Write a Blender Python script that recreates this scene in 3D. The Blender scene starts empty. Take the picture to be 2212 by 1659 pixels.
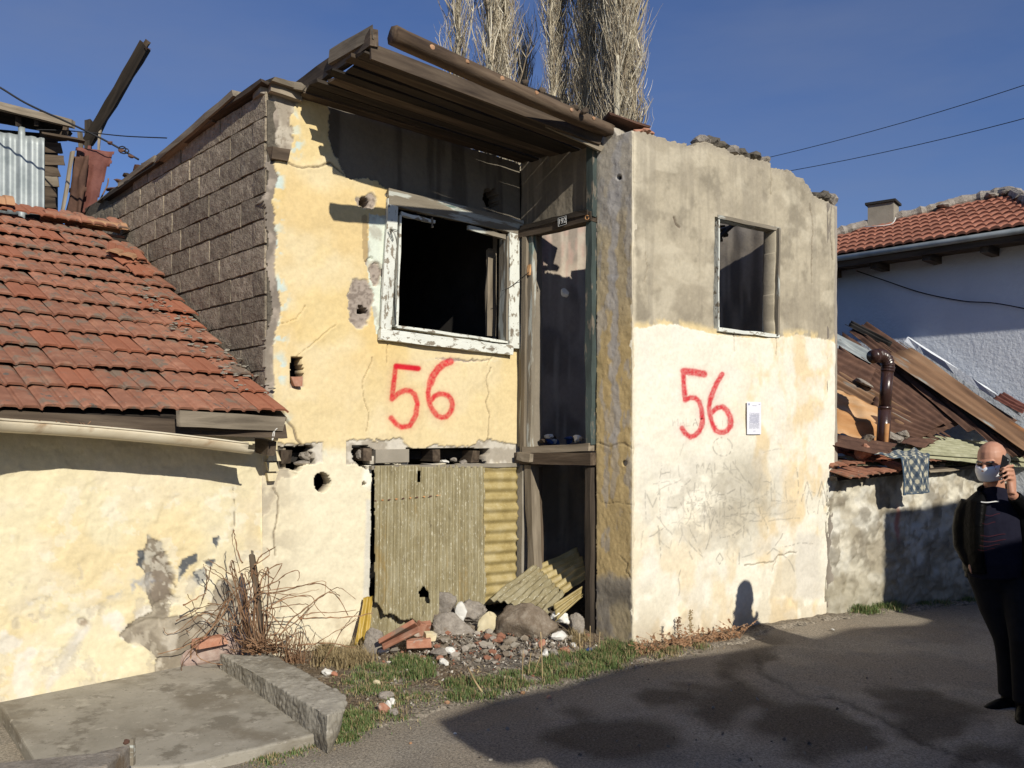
import bpy, bmesh, math, random
import numpy as np
from mathutils import Vector, Matrix, noise as mnoise
from mathutils.geometry import tessellate_polygon
R = math.radians
# ------------------------------------------------------------------ camera, world, sun, exposure
scene = bpy.context.scene
F, CX, YH, H = 1850.0, 1106.0, 930.0, 1.7      # focal length in pixels of a 2212 px wide picture, eye level, eye height (m)
cam_d = bpy.data.cameras.new('camera'); cam = bpy.data.objects.new('camera', cam_d)
scene.collection.objects.link(cam); scene.camera = cam
cam.location = (0, 0, H); cam.rotation_euler = (R(90), 0, 0)
cam_d.sensor_width = 36; cam_d.lens = 36*F/2212; cam_d.shift_y = (YH-829.5)/2212
cam_d.clip_start = .05; cam_d.clip_end = 1500
SAZ, SEL = R(27.5), R(29.0)
SUN = Vector((math.sin(SAZ)*math.cos(SEL), -math.cos(SAZ)*math.cos(SEL), math.sin(SEL)))   # towards the sun
w = bpy.data.worlds.new('World'); scene.world = w; w.use_nodes = True
nt = w.node_tree; nt.nodes.clear()
wo = nt.nodes.new('ShaderNodeOutputWorld'); bg = nt.nodes.new('ShaderNodeBackground')
sky = nt.nodes.new('ShaderNodeTexSky'); sky.sky_type = 'NISHITA'; sky.sun_disc = False
sky.sun_elevation = SEL; sky.sun_rotation = math.atan2(SUN.x, SUN.y)
sky.air_density = 1.25; sky.dust_density = .05; sky.ozone_density = 2.0; sky.altitude = 900
bg.inputs['Strength'].default_value = .08
tc = nt.nodes.new('ShaderNodeTexCoord'); mp = nt.nodes.new('ShaderNodeMapping'); mp.inputs['Scale'].default_value = (1.2, 2.0, 5.0)
mp.inputs['Rotation'].default_value = (.2, .35, .3)
cn = nt.nodes.new('ShaderNodeTexNoise'); cn.inputs['Scale'].default_value = 1.3; cn.inputs['Detail'].default_value = 6; cn.inputs['Roughness'].default_value = .55
cr = nt.nodes.new('ShaderNodeValToRGB'); cr.color_ramp.elements[0].position = .40; cr.color_ramp.elements[1].position = .82
cr.color_ramp.elements[0].color = (0, 0, 0, 1); cr.color_ramp.elements[1].color = (.5, .5, .5, 1)
mx = nt.nodes.new('ShaderNodeMix'); mx.data_type = 'RGBA'
nt.links.new(tc.outputs['Generated'], mp.inputs['Vector']); nt.links.new(mp.outputs['Vector'], cn.inputs['Vector'])
nt.links.new(cn.outputs['Fac'], cr.inputs['Fac']); nt.links.new(cr.outputs['Color'], mx.inputs['Factor'])
tint = nt.nodes.new('ShaderNodeMix'); tint.data_type = 'RGBA'; tint.blend_type = 'MULTIPLY'; tint.inputs['Factor'].default_value = 1
tint.inputs[7].default_value = (.55, .69, 1.06, 1)
nt.links.new(sky.outputs['Color'], tint.inputs[6])
nt.links.new(tint.outputs[2], mx.inputs[6]); mx.inputs[7].default_value = (2.6, 3.1, 4.5, 1)
nt.links.new(mx.outputs[2], bg.inputs['Color']); nt.links.new(bg.outputs['Background'], wo.inputs['Surface'])
sl = bpy.data.lights.new('sun', 'SUN'); sl.energy = 4.8; sl.angle = R(.53); sl.color = (1, .945, .83)
so = bpy.data.objects.new('sun', sl); scene.collection.objects.link(so)
so.rotation_euler = SUN.to_track_quat('Z', 'Y').to_euler(); so.location = (10, -15, 15)
vs = scene.view_settings; vs.view_transform = 'Standard'; vs.look = 'None'; vs.exposure = 0.0; vs.gamma = 1; vs.use_curve_mapping = False

# ------------------------------------------------------------------ small helpers
rnd = random.Random(56)
C = scene.collection
WM = {}
def P(x, y, Y):
    "point of the place seen at picture position x, y at a distance Y"
    return Vector(((x-CX)/F*Y, Y, H+(YH-y)/F*Y))
def G(x, y, z=0.0):
    return P(x, y, (H-z)*F/(y-YH))
class Wall:
    "vertical plane through o with horizontal direction d; n faces the street"
    def __init__(s, o, d, flip=1):
        s.o = Vector((o[0], o[1], 0)); s.d = Vector((d[0], d[1], 0)).normalized()
        s.n = Vector((s.d.y, -s.d.x, 0))*flip
    def hit(s, x, y, w=0.0):
        r = Vector(((x-CX)/F, 1, (YH-y)/F)); o = s.o+s.n*w
        t = o.dot(s.n)/r.dot(s.n)
        return Vector((r.x*t, t, H+r.z*t))
    def uv(s, x, y, w=0.0):
        p = s.hit(x, y, w); return ((p-s.o).dot(s.d), p.z)
    def at(s, u, v, w=0.0):
        p = s.o+s.d*u+s.n*w; return Vector((p.x, p.y, v))
class Plane3:
    def __init__(s, p, a, b):
        s.p = Vector(p); s.n = Vector(a).cross(Vector(b)).normalized()
        if s.n.z < 0: s.n = -s.n
    def hit(s, x, y, w=0.0):
        r = Vector(((x-CX)/F, 1, (YH-y)/F)); c = Vector((0, 0, H))
        t = (s.p+s.n*w-c).dot(s.n)/r.dot(s.n)
        return c+r*t
def tag(o, label=None, cat=None, group=None, kind=None):
    if label: o['label'] = label
    if cat: o['category'] = cat
    if group: o['group'] = group
    if kind: o['kind'] = kind
    return o
def place(o, parent, M):
    WM[o.name] = M.copy()
    if parent is not None:
        o.parent = parent; o.matrix_basis = WM[parent.name].inverted() @ M
    else: o.matrix_basis = M
    return o
def empty(name, loc, label=None, cat=None, group=None, parent=None):
    o = bpy.data.objects.new(name, None); C.objects.link(o); o.empty_display_size = .1
    place(o, parent, Matrix.Translation(Vector(loc))); return tag(o, label, cat, group)
def mesh_np(name, V, Q, cols=None, smooth=False):
    me = bpy.data.meshes.new(name)
    V = np.asarray(V, dtype=np.float32); Q = np.asarray(Q, dtype=np.int32)
    k = Q.shape[1]
    me.vertices.add(len(V)); me.vertices.foreach_set('co', V.ravel())
    me.loops.add(Q.size); me.loops.foreach_set('vertex_index', Q.ravel())
    me.polygons.add(len(Q)); me.polygons.foreach_set('loop_start', np.arange(0, Q.size, k, dtype=np.int32))
    me.polygons.foreach_set('loop_total', np.full(len(Q), k, dtype=np.int32))
    if smooth: me.polygons.foreach_set('use_smooth', np.ones(len(Q), dtype=bool))
    me.update(calc_edges=True); me.validate()
    if cols is not None:
        a = me.color_attributes.new('Col', 'FLOAT_COLOR', 'POINT')
        c4 = np.ones((len(V), 4), dtype=np.float32); c4[:, :3] = cols
        a.data.foreach_set('color', c4.ravel())
    return me
def mk(name, V, Fc, mat, parent=None, M=None, cols=None, smooth=False, me=None):
    if me is None:
        me = bpy.data.meshes.new(name); me.from_pydata([tuple(v) for v in V], [], Fc); me.update()
        if smooth: me.polygons.foreach_set('use_smooth', [True]*len(me.polygons))
        if cols is not None:
            a = me.color_attributes.new('Col', 'FLOAT_COLOR', 'POINT')
            for i, c in enumerate(cols): a.data[i].color = (c[0], c[1], c[2], 1)
    if mat is not None and not me.materials: me.materials.append(mat)
    o = bpy.data.objects.new(name, me); C.objects.link(o)
    place(o, parent, M if M is not None else Matrix.Identity(4)); return o
class Bag:
    "collects shapes that belong to one mesh"
    def __init__(s): s.V = []; s.F = []; s.c = []
    def add(s, V, Fc, col=None):
        b = len(s.V); s.V += [Vector(v) for v in V]; s.F += [tuple(i+b for i in f) for f in Fc]
        if col is not None: s.c += [col]*len(V)
    def build(s, name, mat, parent=None, M=None, smooth=False):
        return mk(name, s.V, s.F, mat, parent, M, s.c or None, smooth)
BOXF = [(0, 3, 2, 1), (4, 5, 6, 7), (0, 1, 5, 4), (1, 2, 6, 5), (2, 3, 7, 6), (3, 0, 4, 7)]
def boxv(x0, x1, y0, y1, z0, z1):
    return [(x0, y0, z0), (x1, y0, z0), (x1, y1, z0), (x0, y1, z0), (x0, y0, z1), (x1, y0, z1), (x1, y1, z1), (x0, y1, z1)]
def frame(p0, p1, up=(0, 0, 1)):
    x = (Vector(p1)-Vector(p0)).normalized(); u = Vector(up); y = u.cross(x).normalized(); z = x.cross(y)
    M = Matrix((x, y, z)).transposed().to_4x4(); M.translation = Vector(p0); return M
def board(name, p0, p1, wy, tz, mat, parent=None, up=(0, 0, 1), jit=.006, segs=5, rag=.02, sag=0.0, seed=None, label=None):
    "sawn board from p0 to p1, width wy across, thickness tz along up, rough edges and uneven ends"
    rr = random.Random(seed if seed is not None else rnd.random())
    L = (Vector(p1)-Vector(p0)).length; V = []; Fc = []
    for i in range(segs+1):
        x = L*i/segs; dz = -sag*4*(i/segs)*(1-i/segs)
        for (a, b) in ((-1, -1), (1, -1), (1, 1), (-1, 1)):
            xx = x+(rr.uniform(-rag, rag) if i in (0, segs) else 0)
            V.append((xx, a*wy/2+rr.uniform(-jit, jit), b*tz/2+dz+rr.uniform(-jit, jit)*.6))
    for i in range(segs):
        b = 4*i
        for k in range(4):
            Fc.append((b+k, b+(k+1) % 4, b+4+(k+1) % 4, b+4+k))
    Fc.append((3, 2, 1, 0)); e = 4*segs; Fc.append((e, e+1, e+2, e+3))
    o = mk(name, V, Fc, mat, parent, frame(p0, p1, up))
    if label: o['label'] = label
    return o
def tube(pts, rad, n=6, cap=True):
    V = []; Fc = []; pts = [Vector(p) for p in pts]
    if not hasattr(rad, '__len__'): rad = [rad]*len(pts)
    ref = Vector((.3, .5, .81)).normalized(); N = None
    for i, p in enumerate(pts):
        t = (pts[min(i+1, len(pts)-1)]-pts[max(i-1, 0)]).normalized()
        if N is None: N = t.cross(ref)
        N = (N-t*N.dot(t))
        if N.length < 1e-5: N = t.orthogonal()
        N.normalize(); B = t.cross(N)
        for k in range(n):
            a = 2*math.pi*k/n; V.append(p+(N*math.cos(a)+B*math.sin(a))*rad[i])
    for i in range(len(pts)-1):
        for k in range(n): Fc.append((i*n+k, i*n+(k+1) % n, (i+1)*n+(k+1) % n, (i+1)*n+k))
    if cap: Fc.append(tuple(range(n-1, -1, -1))); Fc.append(tuple(range((len(pts)-1)*n, len(pts)*n)))
    return V, Fc
def tube_obj(name, pts, rad, mat, parent=None, n=6, smooth=True):
    V, Fc = tube(pts, rad, n); return mk(name, V, Fc, mat, parent, smooth=smooth)
def spline(pts, k=6):
    pts = [Vector(p) for p in pts]; out = []
    for i in range(len(pts)-1):
        p0 = pts[max(i-1, 0)]; p1 = pts[i]; p2 = pts[i+1]; p3 = pts[min(i+2, len(pts)-1)]
        for j in range(k):
            t = j/k; out.append(.5*((2*p1)+(p2-p0)*t+(2*p0-5*p1+4*p2-p3)*t*t+(3*p1-p0-3*p2+p3)*t**3))
    out.append(pts[-1]); return out
# ------------------------------------------------------------------ array noise and distance helpers
def vnoise(x, y, seed=0):
    xi = np.floor(x).astype(np.int64); yi = np.floor(y).astype(np.int64); fx = x-xi; fy = y-yi
    fx = fx*fx*(3-2*fx); fy = fy*fy*(3-2*fy)
    def h(a, b):
        k = (a*374761393+b*668265263+seed*974634777) & 0xffffffff
        k = ((k ^ (k >> 13))*1274126177) & 0xffffffff
        return ((k ^ (k >> 16)) & 0xffff)/65535.0
    return (h(xi, yi)*(1-fx)+h(xi+1, yi)*fx)*(1-fy)+(h(xi, yi+1)*(1-fx)+h(xi+1, yi+1)*fx)*fy
def fbm(x, y, o=4, seed=0, g=.5):
    s = 0; a = 1; t = 0
    for i in range(o):
        s = s+a*vnoise(x*2**i+i*7.3, y*2**i-i*3.1, seed+i*17); t += a; a *= g
    return s/t
def sd_seg(X, Y, pts):
    D = np.full(X.shape, 1e9)
    for (a, b) in zip(pts[:-1], pts[1:]):
        dx, dy = b[0]-a[0], b[1]-a[1]; L = dx*dx+dy*dy+1e-9
        t = np.clip(((X-a[0])*dx+(Y-a[1])*dy)/L, 0, 1)
        D = np.minimum(D, np.hypot(X-a[0]-t*dx, Y-a[1]-t*dy))
    return D
def sd_poly(X, Y, pts):
    D = sd_seg(X, Y, list(pts)+[pts[0]]); ins = np.zeros(X.shape, bool); n = len(pts)
    for i in range(n):
        x1, y1 = pts[i]; x2, y2 = pts[(i+1) % n]
        if y1 == y2: continue
        c = ((y1 > Y) != (y2 > Y)) & (X < (x2-x1)*(Y-y1)/(y2-y1)+x1); ins ^= c
    return np.where(ins, -D, D)
def ell(X, Y, cx, cy, rx, ry): return (np.hypot((X-cx)/rx, (Y-cy)/ry)-1)*min(rx, ry)
def sst(a, b, x):
    t = np.clip((x-a)/(b-a+1e-12), 0, 1); return t*t*(3-2*t)
def mixc(c, col, m): return c*(1-m[..., None])+np.asarray(col, float)*m[..., None]
def interp_y(X, pts): return np.interp(X, [p[0] for p in pts], [p[1] for p in pts])
def grid_wall(name, wall, u0, u1, v0, v1, res, fn, mat, parent, thick=.05, edge=(.33, .29, .24)):
    nu = int((u1-u0)/res)+1; nv = int((v1-v0)/res)+1
    U, V = np.meshgrid(np.linspace(u0, u1, nu), np.linspace(v0, v1, nv), indexing='ij')
    o, d, n = wall.o, wall.d, wall.n
    wx, wy = o.x+d.x*U, o.y+d.y*U
    PX = CX+F*wx/wy; PY = YH-F*(V-H)/wy
    keep, W, col = fn(U, V, PX, PY)
    X = np.stack([wx+n.x*W, wy+n.y*W, V], -1).reshape(-1, 3); col = col.reshape(-1, 3); keep = keep.ravel()
    idx = np.arange(nu*nv).reshape(nu, nv)
    Q = np.stack([idx[:-1, :-1], idx[1:, :-1], idx[1:, 1:], idx[:-1, 1:]], -1).reshape(-1, 4)
    Q = Q[keep[Q].all(1)]
    E = np.concatenate([Q[:, [0, 1]], Q[:, [1, 2]], Q[:, [2, 3]], Q[:, [3, 0]]])
    key = np.sort(E, 1); key = key[:, 0].astype(np.int64)*len(X)+key[:, 1]
    _, inv, cnt = np.unique(key, return_inverse=True, return_counts=True)
    B = E[cnt[inv] == 1]
    used = np.unique(B); mp_ = -np.ones(len(X), int); mp_[used] = np.arange(len(used))+len(X)
    back = X[used].copy(); back[:, 0] -= n.x*thick; back[:, 1] -= n.y*thick
    S = np.stack([B[:, 1], B[:, 0], mp_[B[:, 0]], mp_[B[:, 1]]], 1)
    ce = np.tile(np.asarray(edge), (len(used), 1))
    X = np.concatenate([X, back]); col = np.concatenate([col, ce]); Q = np.concatenate([Q, S])
    u_, inv = np.unique(Q.ravel(), return_inverse=True)
    me = mesh_np(name, X[u_], inv.reshape(-1, 4), col[u_], smooth=True)
    me.polygons.foreach_set('use_smooth', np.ones(len(me.polygons), dtype=bool))
    return mk(name, None, None, mat, parent, me=me)
def ground_z(x, y):
    return -.035*np.clip(np.asarray(x)-1.0, 0, 6)-.02*np.clip(4.5-np.asarray(y), 0, 4)
def gz(x, y): return float(ground_z(x, y))
def GR(x, y, dz=0.0):
    z = 0.0
    for _ in range(6):
        p = G(x, y, z); z = gz(p.x, p.y)+dz
    return G(x, y, z)
# ------------------------------------------------------------------ materials
def mat(name, cols, scale=4, stretch=(1, 1, 1), detail=6, rough=.9, bump=.3, bscale=None, layers=(), var=.25, metal=0, attr=False,
        bdist=.01, dist=0.0, trans=0, spec=.3, nrough=.6, shift=20, steep=(.25, .75)):
    m = bpy.data.materials.new(name); m.use_nodes = True; t = m.node_tree; N = t.nodes; L = t.links
    b = N['Principled BSDF']; b.inputs['Roughness'].default_value = rough; b.inputs['Metallic'].default_value = metal
    b.inputs['Specular IOR Level'].default_value = spec
    tc = N.new('ShaderNodeTexCoord'); oi = N.new('ShaderNodeObjectInfo')
    mu = N.new('ShaderNodeMath'); mu.operation = 'MULTIPLY'; mu.inputs[1].default_value = shift; L.new(oi.outputs['Random'], mu.inputs[0])
    ad = N.new('ShaderNodeVectorMath'); ad.operation = 'ADD'; L.new(tc.outputs['Object'], ad.inputs[0]); L.new(mu.outputs[0], ad.inputs[1])
    mp = N.new('ShaderNodeMapping'); mp.inputs['Scale'].default_value = stretch; L.new(ad.outputs[0], mp.inputs['Vector'])
    def nz(sc, det=detail, off=0.0):
        n = N.new('ShaderNodeTexNoise'); n.inputs['Scale'].default_value = sc; n.inputs['Detail'].default_value = det
        n.inputs['Roughness'].default_value = nrough; n.inputs['Distortion'].default_value = dist
        if off:
            o = N.new('ShaderNodeVectorMath'); o.operation = 'ADD'; o.inputs[1].default_value = (off, off*.7, off*1.3); L.new(mp.outputs[0], o.inputs[0]); L.new(o.outputs[0], n.inputs['Vector'])
        else: L.new(mp.outputs[0], n.inputs['Vector'])
        return n.outputs['Fac']
    if attr:
        a = N.new('ShaderNodeAttribute'); a.attribute_name = 'Col'; cur = a.outputs['Color']
        f = N.new('ShaderNodeMapRange'); f.inputs['From Min'].default_value = steep[0]; f.inputs['From Max'].default_value = steep[1]
        f.inputs['To Min'].default_value = 1-var; f.inputs['To Max'].default_value = 1+var; L.new(nz(scale), f.inputs['Value'])
        mm = N.new('ShaderNodeMix'); mm.data_type = 'RGBA'; mm.blend_type = 'MULTIPLY'; mm.inputs['Factor'].default_value = 1
        L.new(cur, mm.inputs[6]); L.new(f.outputs[0], mm.inputs[7]); cur = mm.outputs[2]
    else:
        r = N.new('ShaderNodeValToRGB'); cs = list(cols); e = r.color_ramp.elements
        while len(e) < len(cs): e.new(.5)
        for i, c in enumerate(cs):
            e[i].position = .28+.44*i/max(1, len(cs)-1); e[i].color = (c[0], c[1], c[2], 1)
        L.new(nz(scale), r.inputs['Fac']); cur = r.outputs['Color']
        if var:
            hs = N.new('ShaderNodeHueSaturation'); mr = N.new('ShaderNodeMapRange'); mr.inputs['To Min'].default_value = 1-var; mr.inputs['To Max'].default_value = 1+var
            L.new(oi.outputs['Random'], mr.inputs['Value']); L.new(mr.outputs[0], hs.inputs['Value']); L.new(cur, hs.inputs['Color']); cur = hs.outputs['Color']
    for i, (sc, lo, hi, c) in enumerate(layers):
        f = N.new('ShaderNodeMapRange'); f.inputs['From Min'].default_value = lo; f.inputs['From Max'].default_value = hi
        L.new(nz(sc, 5, 3.7*(i+1)), f.inputs['Value'])
        mm = N.new('ShaderNodeMix'); mm.data_type = 'RGBA'; L.new(f.outputs[0], mm.inputs['Factor']); L.new(cur, mm.inputs[6]); mm.inputs[7].default_value = (c[0], c[1], c[2], 1); cur = mm.outputs[2]
    L.new(cur, b.inputs['Base Color'])
    if bump:
        bn = N.new('ShaderNodeBump'); bn.inputs['Strength'].default_value = bump; bn.inputs['Distance'].default_value = bdist
        L.new(nz(bscale or scale*4, 5, 1.9), bn.inputs['Height']); L.new(bn.outputs['Normal'], b.inputs['Normal'])
    if trans:
        b.inputs['Transmission Weight'].default_value = trans
    return m
MT = {}
MT['plaster'] = mat('plaster', None, 30, attr=True, var=.10, bump=.55, bscale=55, bdist=.004, rough=.95, spec=.15, shift=0)
MT['concrete'] = mat('concrete', [(.19, .165, .13), (.27, .24, .19), (.34, .30, .24)], 3, bump=.5, bscale=60, bdist=.004, var=.08, detail=9)
MT['slab'] = mat('slab_concrete', [(.21, .19, .15), (.30, .275, .225), (.37, .34, .285)], 1.6, stretch=(1, 1, 2), bump=.35, bscale=90, bdist=.003, var=.0, detail=10, nrough=.68,
                 layers=[(1.6, .50, .62, (.19, .165, .125)), (4, .54, .62, (.18, .16, .125)), (9, .58, .66, (.36, .33, .27)), (6, .62, .70, (.43, .40, .345)), (45, .62, .68, (.15, .13, .105)), (90, .64, .70, (.46, .43, .37))])
MT['block'] = mat('pumice_block', [(.15, .122, .088), (.26, .216, .158), (.37, .312, .235)], 18, bump=1.0, bscale=48, bdist=.016, var=.22, detail=8, layers=[(60, .60, .68, (.05, .042, .036)), (3, .62, .8, (.21, .185, .15))])
MT['mortar'] = mat('mortar', [(.07, .06, .048), (.15, .13, .10)], 30, bump=1, bscale=70, bdist=.01, var=0)
MT['wood'] = mat('weathered_wood', [(.03, .021, .015), (.08, .058, .04), (.15, .115, .08)], 14, stretch=(.09, 1, 1), bump=.6, bscale=40, bdist=.006, var=.3, detail=9, dist=.6)
MT['wood_grey'] = mat('grey_wood', [(.10, .08, .058), (.20, .165, .12), (.31, .26, .195)], 14, stretch=(.09, 1, 1), bump=.6, bscale=40, bdist=.006, var=.25, detail=9, dist=.6)
MT['wood_dark'] = mat('dark_wood', [(.014, .011, .009), (.035, .027, .02), (.065, .05, .037)], 14, stretch=(.09, 1, 1), bump=.6, bscale=40, bdist=.006, var=.35, detail=9, dist=.6)  # darkest wood, lowered in tone to deepen the shade under the porch
MT['log'] = mat('split_log', [(.035, .022, .014), (.09, .06, .038), (.16, .115, .075)], 10, stretch=(.12, 1, 1), bump=.6, bscale=30, bdist=.008, var=.0, detail=9, dist=.8, layers=[(5, .70, .74, (.33, .19, .10))])
MT['white_paint'] = mat('peeling_white_paint', [(.60, .61, .55), (.72, .73, .66)], 8, stretch=(.5, 1, 1), bump=.9, bscale=28, bdist=.006, var=.05,
                        layers=[(30, .56, .60, (.25, .215, .165)), (9, .62, .66, (.20, .17, .13)), (7, .68, .72, (.28, .47, .42))])
MT['worn_paint'] = mat('worn_green_paint', [(.16, .135, .10), (.27, .235, .18)], 10, stretch=(.15, 1, 1), bump=.9, bscale=28, bdist=.006, var=.05,
                       layers=[(12, .53, .58, (.46, .47, .42)), (9, .64, .68, (.13, .19, .17)), (7, .72, .75, (.28, .36, .37))])
MT['dark_green'] = mat('dark_green_paint', [(.035, .045, .042), (.07, .095, .088)], 6, stretch=(.3, 1, 1), bump=.7, bscale=30, bdist=.005, var=.05, layers=[(16, .56, .62, (.16, .14, .11))])
MT['tile'] = mat('clay_tile', [(.215, .095, .058), (.30, .135, .083), (.38, .19, .12)], 9, bump=.35, bscale=50, bdist=.003, var=.17, detail=7,
                 layers=[(7, .54, .62, (.20, .145, .105)), (14, .61, .67, (.13, .11, .09)), (30, .70, .74, (.40, .35, .28)), (3, .60, .72, (.36, .175, .105))])
MT['tile_new'] = mat('bright_clay_tile', [(.27, .10, .055), (.35, .14, .08)], 8, bump=.3, bscale=50, bdist=.003, var=.12, layers=[(9, .64, .72, (.22, .14, .10))])
MT['tile_tan'] = mat('tan_clay', [(.34, .18, .095), (.43, .25, .14)], 8, bump=.3, bscale=50, bdist=.003, var=.12, layers=[(9, .62, .72, (.25, .16, .11))])
MT['lichen'] = mat('grey_mortar_crumbs', [(.20, .175, .135), (.34, .31, .25)], 25, bump=1, bscale=90, bdist=.01, var=.1)
MT['zinc'] = mat('galvanised_sheet', [(.22, .25, .25), (.33, .36, .355), (.42, .45, .44)], 5, stretch=(1, 1, .3), bump=.1, bscale=20, bdist=.004, var=.05, rough=.55, metal=.35, layers=[(30, .70, .75, (.18, .14, .11)), (4, .70, .75, (.22, .13, .09))])
MT['rust_dark'] = mat('dark_rust', [(.055, .028, .020), (.10, .052, .035), (.15, .08, .052)], 7, bump=.4, bscale=60, bdist=.003, var=.2, rough=.85, detail=9, layers=[(3, .66, .74, (.20, .10, .055)), (50, .72, .76, (.40, .34, .28))])
MT['rust_light'] = mat('streaked_rust', [(.11, .06, .035), (.22, .125, .07), (.32, .20, .12)], 6, stretch=(.15, 1, 1), bump=.3, bscale=40, bdist=.003, var=.12, rough=.8, detail=9, layers=[(8, .60, .70, (.30, .34, .33)), (3.5, .64, .72, (.36, .15, .05))])
MT['rust_orange'] = mat('orange_rust', [(.36, .15, .05), (.52, .28, .12), (.60, .42, .26)], 5, stretch=(.3, 1, 1), bump=.4, bscale=25, bdist=.006, var=.12, detail=8)
MT['maroon'] = mat('maroon_rusty_sheet', [(.10, .035, .028), (.15, .055, .042), (.20, .08, .06)], 4, bump=.5, bscale=10, bdist=.02, var=.1, rough=.75, layers=[(22, .66, .70, (.05, .03, .025))])
MT['fiber'] = mat('grey_yellow_fibreglass', [(.15, .12, .06), (.27, .23, .13), (.37, .335, .23)], 9, stretch=(.35, 1, 1), bump=.7, bscale=90, bdist=.004, var=.06, detail=10, nrough=.75, rough=.6, spec=.4,
                  layers=[(70, .57, .64, (.52, .485, .36)), (4, .56, .70, (.26, .18, .06)), (25, .62, .68, (.14, .11, .06))])
MT['fiber_y'] = mat('yellow_fibreglass', [(.24, .18, .07), (.34, .265, .11), (.42, .35, .19)], 8, stretch=(1, 1, 1), bump=.4, bscale=70, bdist=.003, var=.08, detail=8, rough=.5, spec=.45, layers=[(90, .62, .68, (.55, .48, .28))])
MT['fiber_m'] = mat('mustard_fibreglass', [(.34, .22, .03), (.48, .33, .06)], 8, bump=.4, bscale=70, bdist=.003, var=.0, rough=.45, spec=.45)  # mustard lifted to carry the glow of sunlight through the strip
MT['fiber_g'] = mat('pale_green_fibreglass', [(.24, .235, .14), (.35, .345, .22), (.43, .42, .29)], 9, bump=.4, bscale=70, bdist=.003, var=.1, detail=8, rough=.6, layers=[(4, .60, .72, (.20, .18, .11))])
MT['gutter'] = mat('gutter_plastic', [(.45, .36, .23), (.62, .54, .39), (.70, .63, .48)], 3, stretch=(.2, 1, 1), bump=.1, var=0, rough=.5, spec=.4, layers=[(5, .60, .72, (.34, .22, .12))])
MT['rock'] = mat('concrete_rubble', [(.17, .145, .12), (.29, .255, .215), (.42, .375, .32)], 16, bump=1, bscale=45, bdist=.014, var=.18, detail=10, nrough=.72, layers=[(5, .56, .68, (.20, .15, .10)), (40, .62, .68, (.12, .10, .08)), (50, .66, .70, (.50, .46, .40))])
MT['rock_brown'] = mat('earthy_stone', [(.12, .088, .06), (.21, .165, .12), (.36, .31, .245)], 14, nrough=.72, bump=1, bscale=40, bdist=.014, var=.15, detail=9)
MT['pinkstone'] = mat('pinkish_stone', [(.24, .165, .14), (.33, .24, .20), (.40, .32, .27)], 14, bump=.8, bscale=60, bdist=.006, var=.08)
MT['creamchunk'] = mat('cream_plaster_chunk', [(.55, .46, .28), (.70, .62, .42)], 9, bump=.5, bscale=50, bdist=.005, var=.08, layers=[(5, .62, .68, (.36, .31, .25))])
MT['brick'] = mat('clay_brick', [(.30, .12, .07), (.40, .19, .12), (.46, .27, .19)], 12, bump=.6, bscale=60, bdist=.004, var=.2, layers=[(8, .60, .68, (.44, .38, .31))])
MT['whitestuff'] = mat('white_debris', [(.6, .58, .52), (.78, .76, .71)], 9, bump=.4, bscale=40, var=.1)
MT['blue'] = mat('blue_plastic', [(.03, .07, .22), (.05, .12, .32)], 9, bump=.2, var=.1, rough=.4)
MT['dust'] = mat('ash_dirt', None, 45, attr=True, var=.5, steep=(.38, .62), bump=.9, bscale=110, bdist=.012, rough=.97, spec=.1, shift=0, detail=8, layers=[(60, .60, .66, (.40, .36, .29)), (45, .60, .67, (.07, .05, .035)), (30, .68, .72, (.27, .13, .08))])
MT['asphalt'] = mat('asphalt', None, 70, attr=True, var=.55, steep=(.40, .62), bump=.9, bscale=80, bdist=.009, rough=.93, spec=.2, shift=0, detail=6, nrough=.9, layers=[(75, .60, .66, (.46, .42, .35)), (60, .61, .68, (.07, .056, .042)), (14, .66, .72, (.12, .10, .075))])
MT['vary'] = mat('debris', None, 30, attr=True, var=.15, bump=.4, bscale=60, bdist=.004, rough=.9, shift=0)
MT['soil'] = mat('distant_ground', [(.10, .085, .06), (.16, .14, .10)], .5, var=0, bump=.2)
MT['white_wall'] = mat('bluish_white_render', [(.60, .63, .68), (.68, .71, .755)], 2.5, bump=.9, bscale=22, bdist=.012, var=0, detail=7, rough=.95, spec=.1, layers=[(3, .70, .80, (.46, .47, .48))])
MT['dark'] = mat('near_black', [(.02, .018, .016), (.045, .04, .036)], 5, bump=.3, var=.1)  # near black; gives the inner rooms their darkness through colour
MT['bark'] = mat('pale_bark', [(.30, .27, .20), (.45, .41, .31), (.55, .51, .41)], 6, stretch=(1, 1, .3), bump=.3, bscale=30, var=0)
MT['twig'] = mat('poplar_twigs', None, 4, attr=True, var=.1, bump=0, rough=.85)
MT['cane'] = mat('vine_cane', [(.13, .07, .035), (.25, .14, .075), (.36, .24, .15)], 14, bump=.4, bscale=60, var=.3, bdist=.003)
MT['straw'] = mat('dry_stalks', [(.30, .21, .10), (.48, .37, .21)], 10, bump=0, var=.3)
MT['grass'] = mat('grass_blades', None, 5, attr=True, var=.1, bump=0, rough=.6, spec=.3)
MT['cable'] = mat('black_cable', [(.012, .012, .013), (.02, .02, .022)], 5, bump=0, var=0, rough=.6)
MT['pipe'] = mat('brown_enamel_pipe', [(.038, .018, .014), (.06, .03, .024)], 5, bump=.15, bscale=40, var=0, rough=.28, spec=.6, layers=[(25, .72, .78, (.20, .09, .04))])
MT['skin'] = mat('skin', [(.42, .20, .125), (.50, .26, .17)], 8, bump=.15, bscale=60, bdist=.002, var=0, rough=.5, spec=.4)
MT['leather'] = mat('black_leather', [(.003, .003, .003), (.006, .006, .006)], 8, bump=.7, bscale=12, bdist=.016, var=0, rough=.42, spec=.05)
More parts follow.
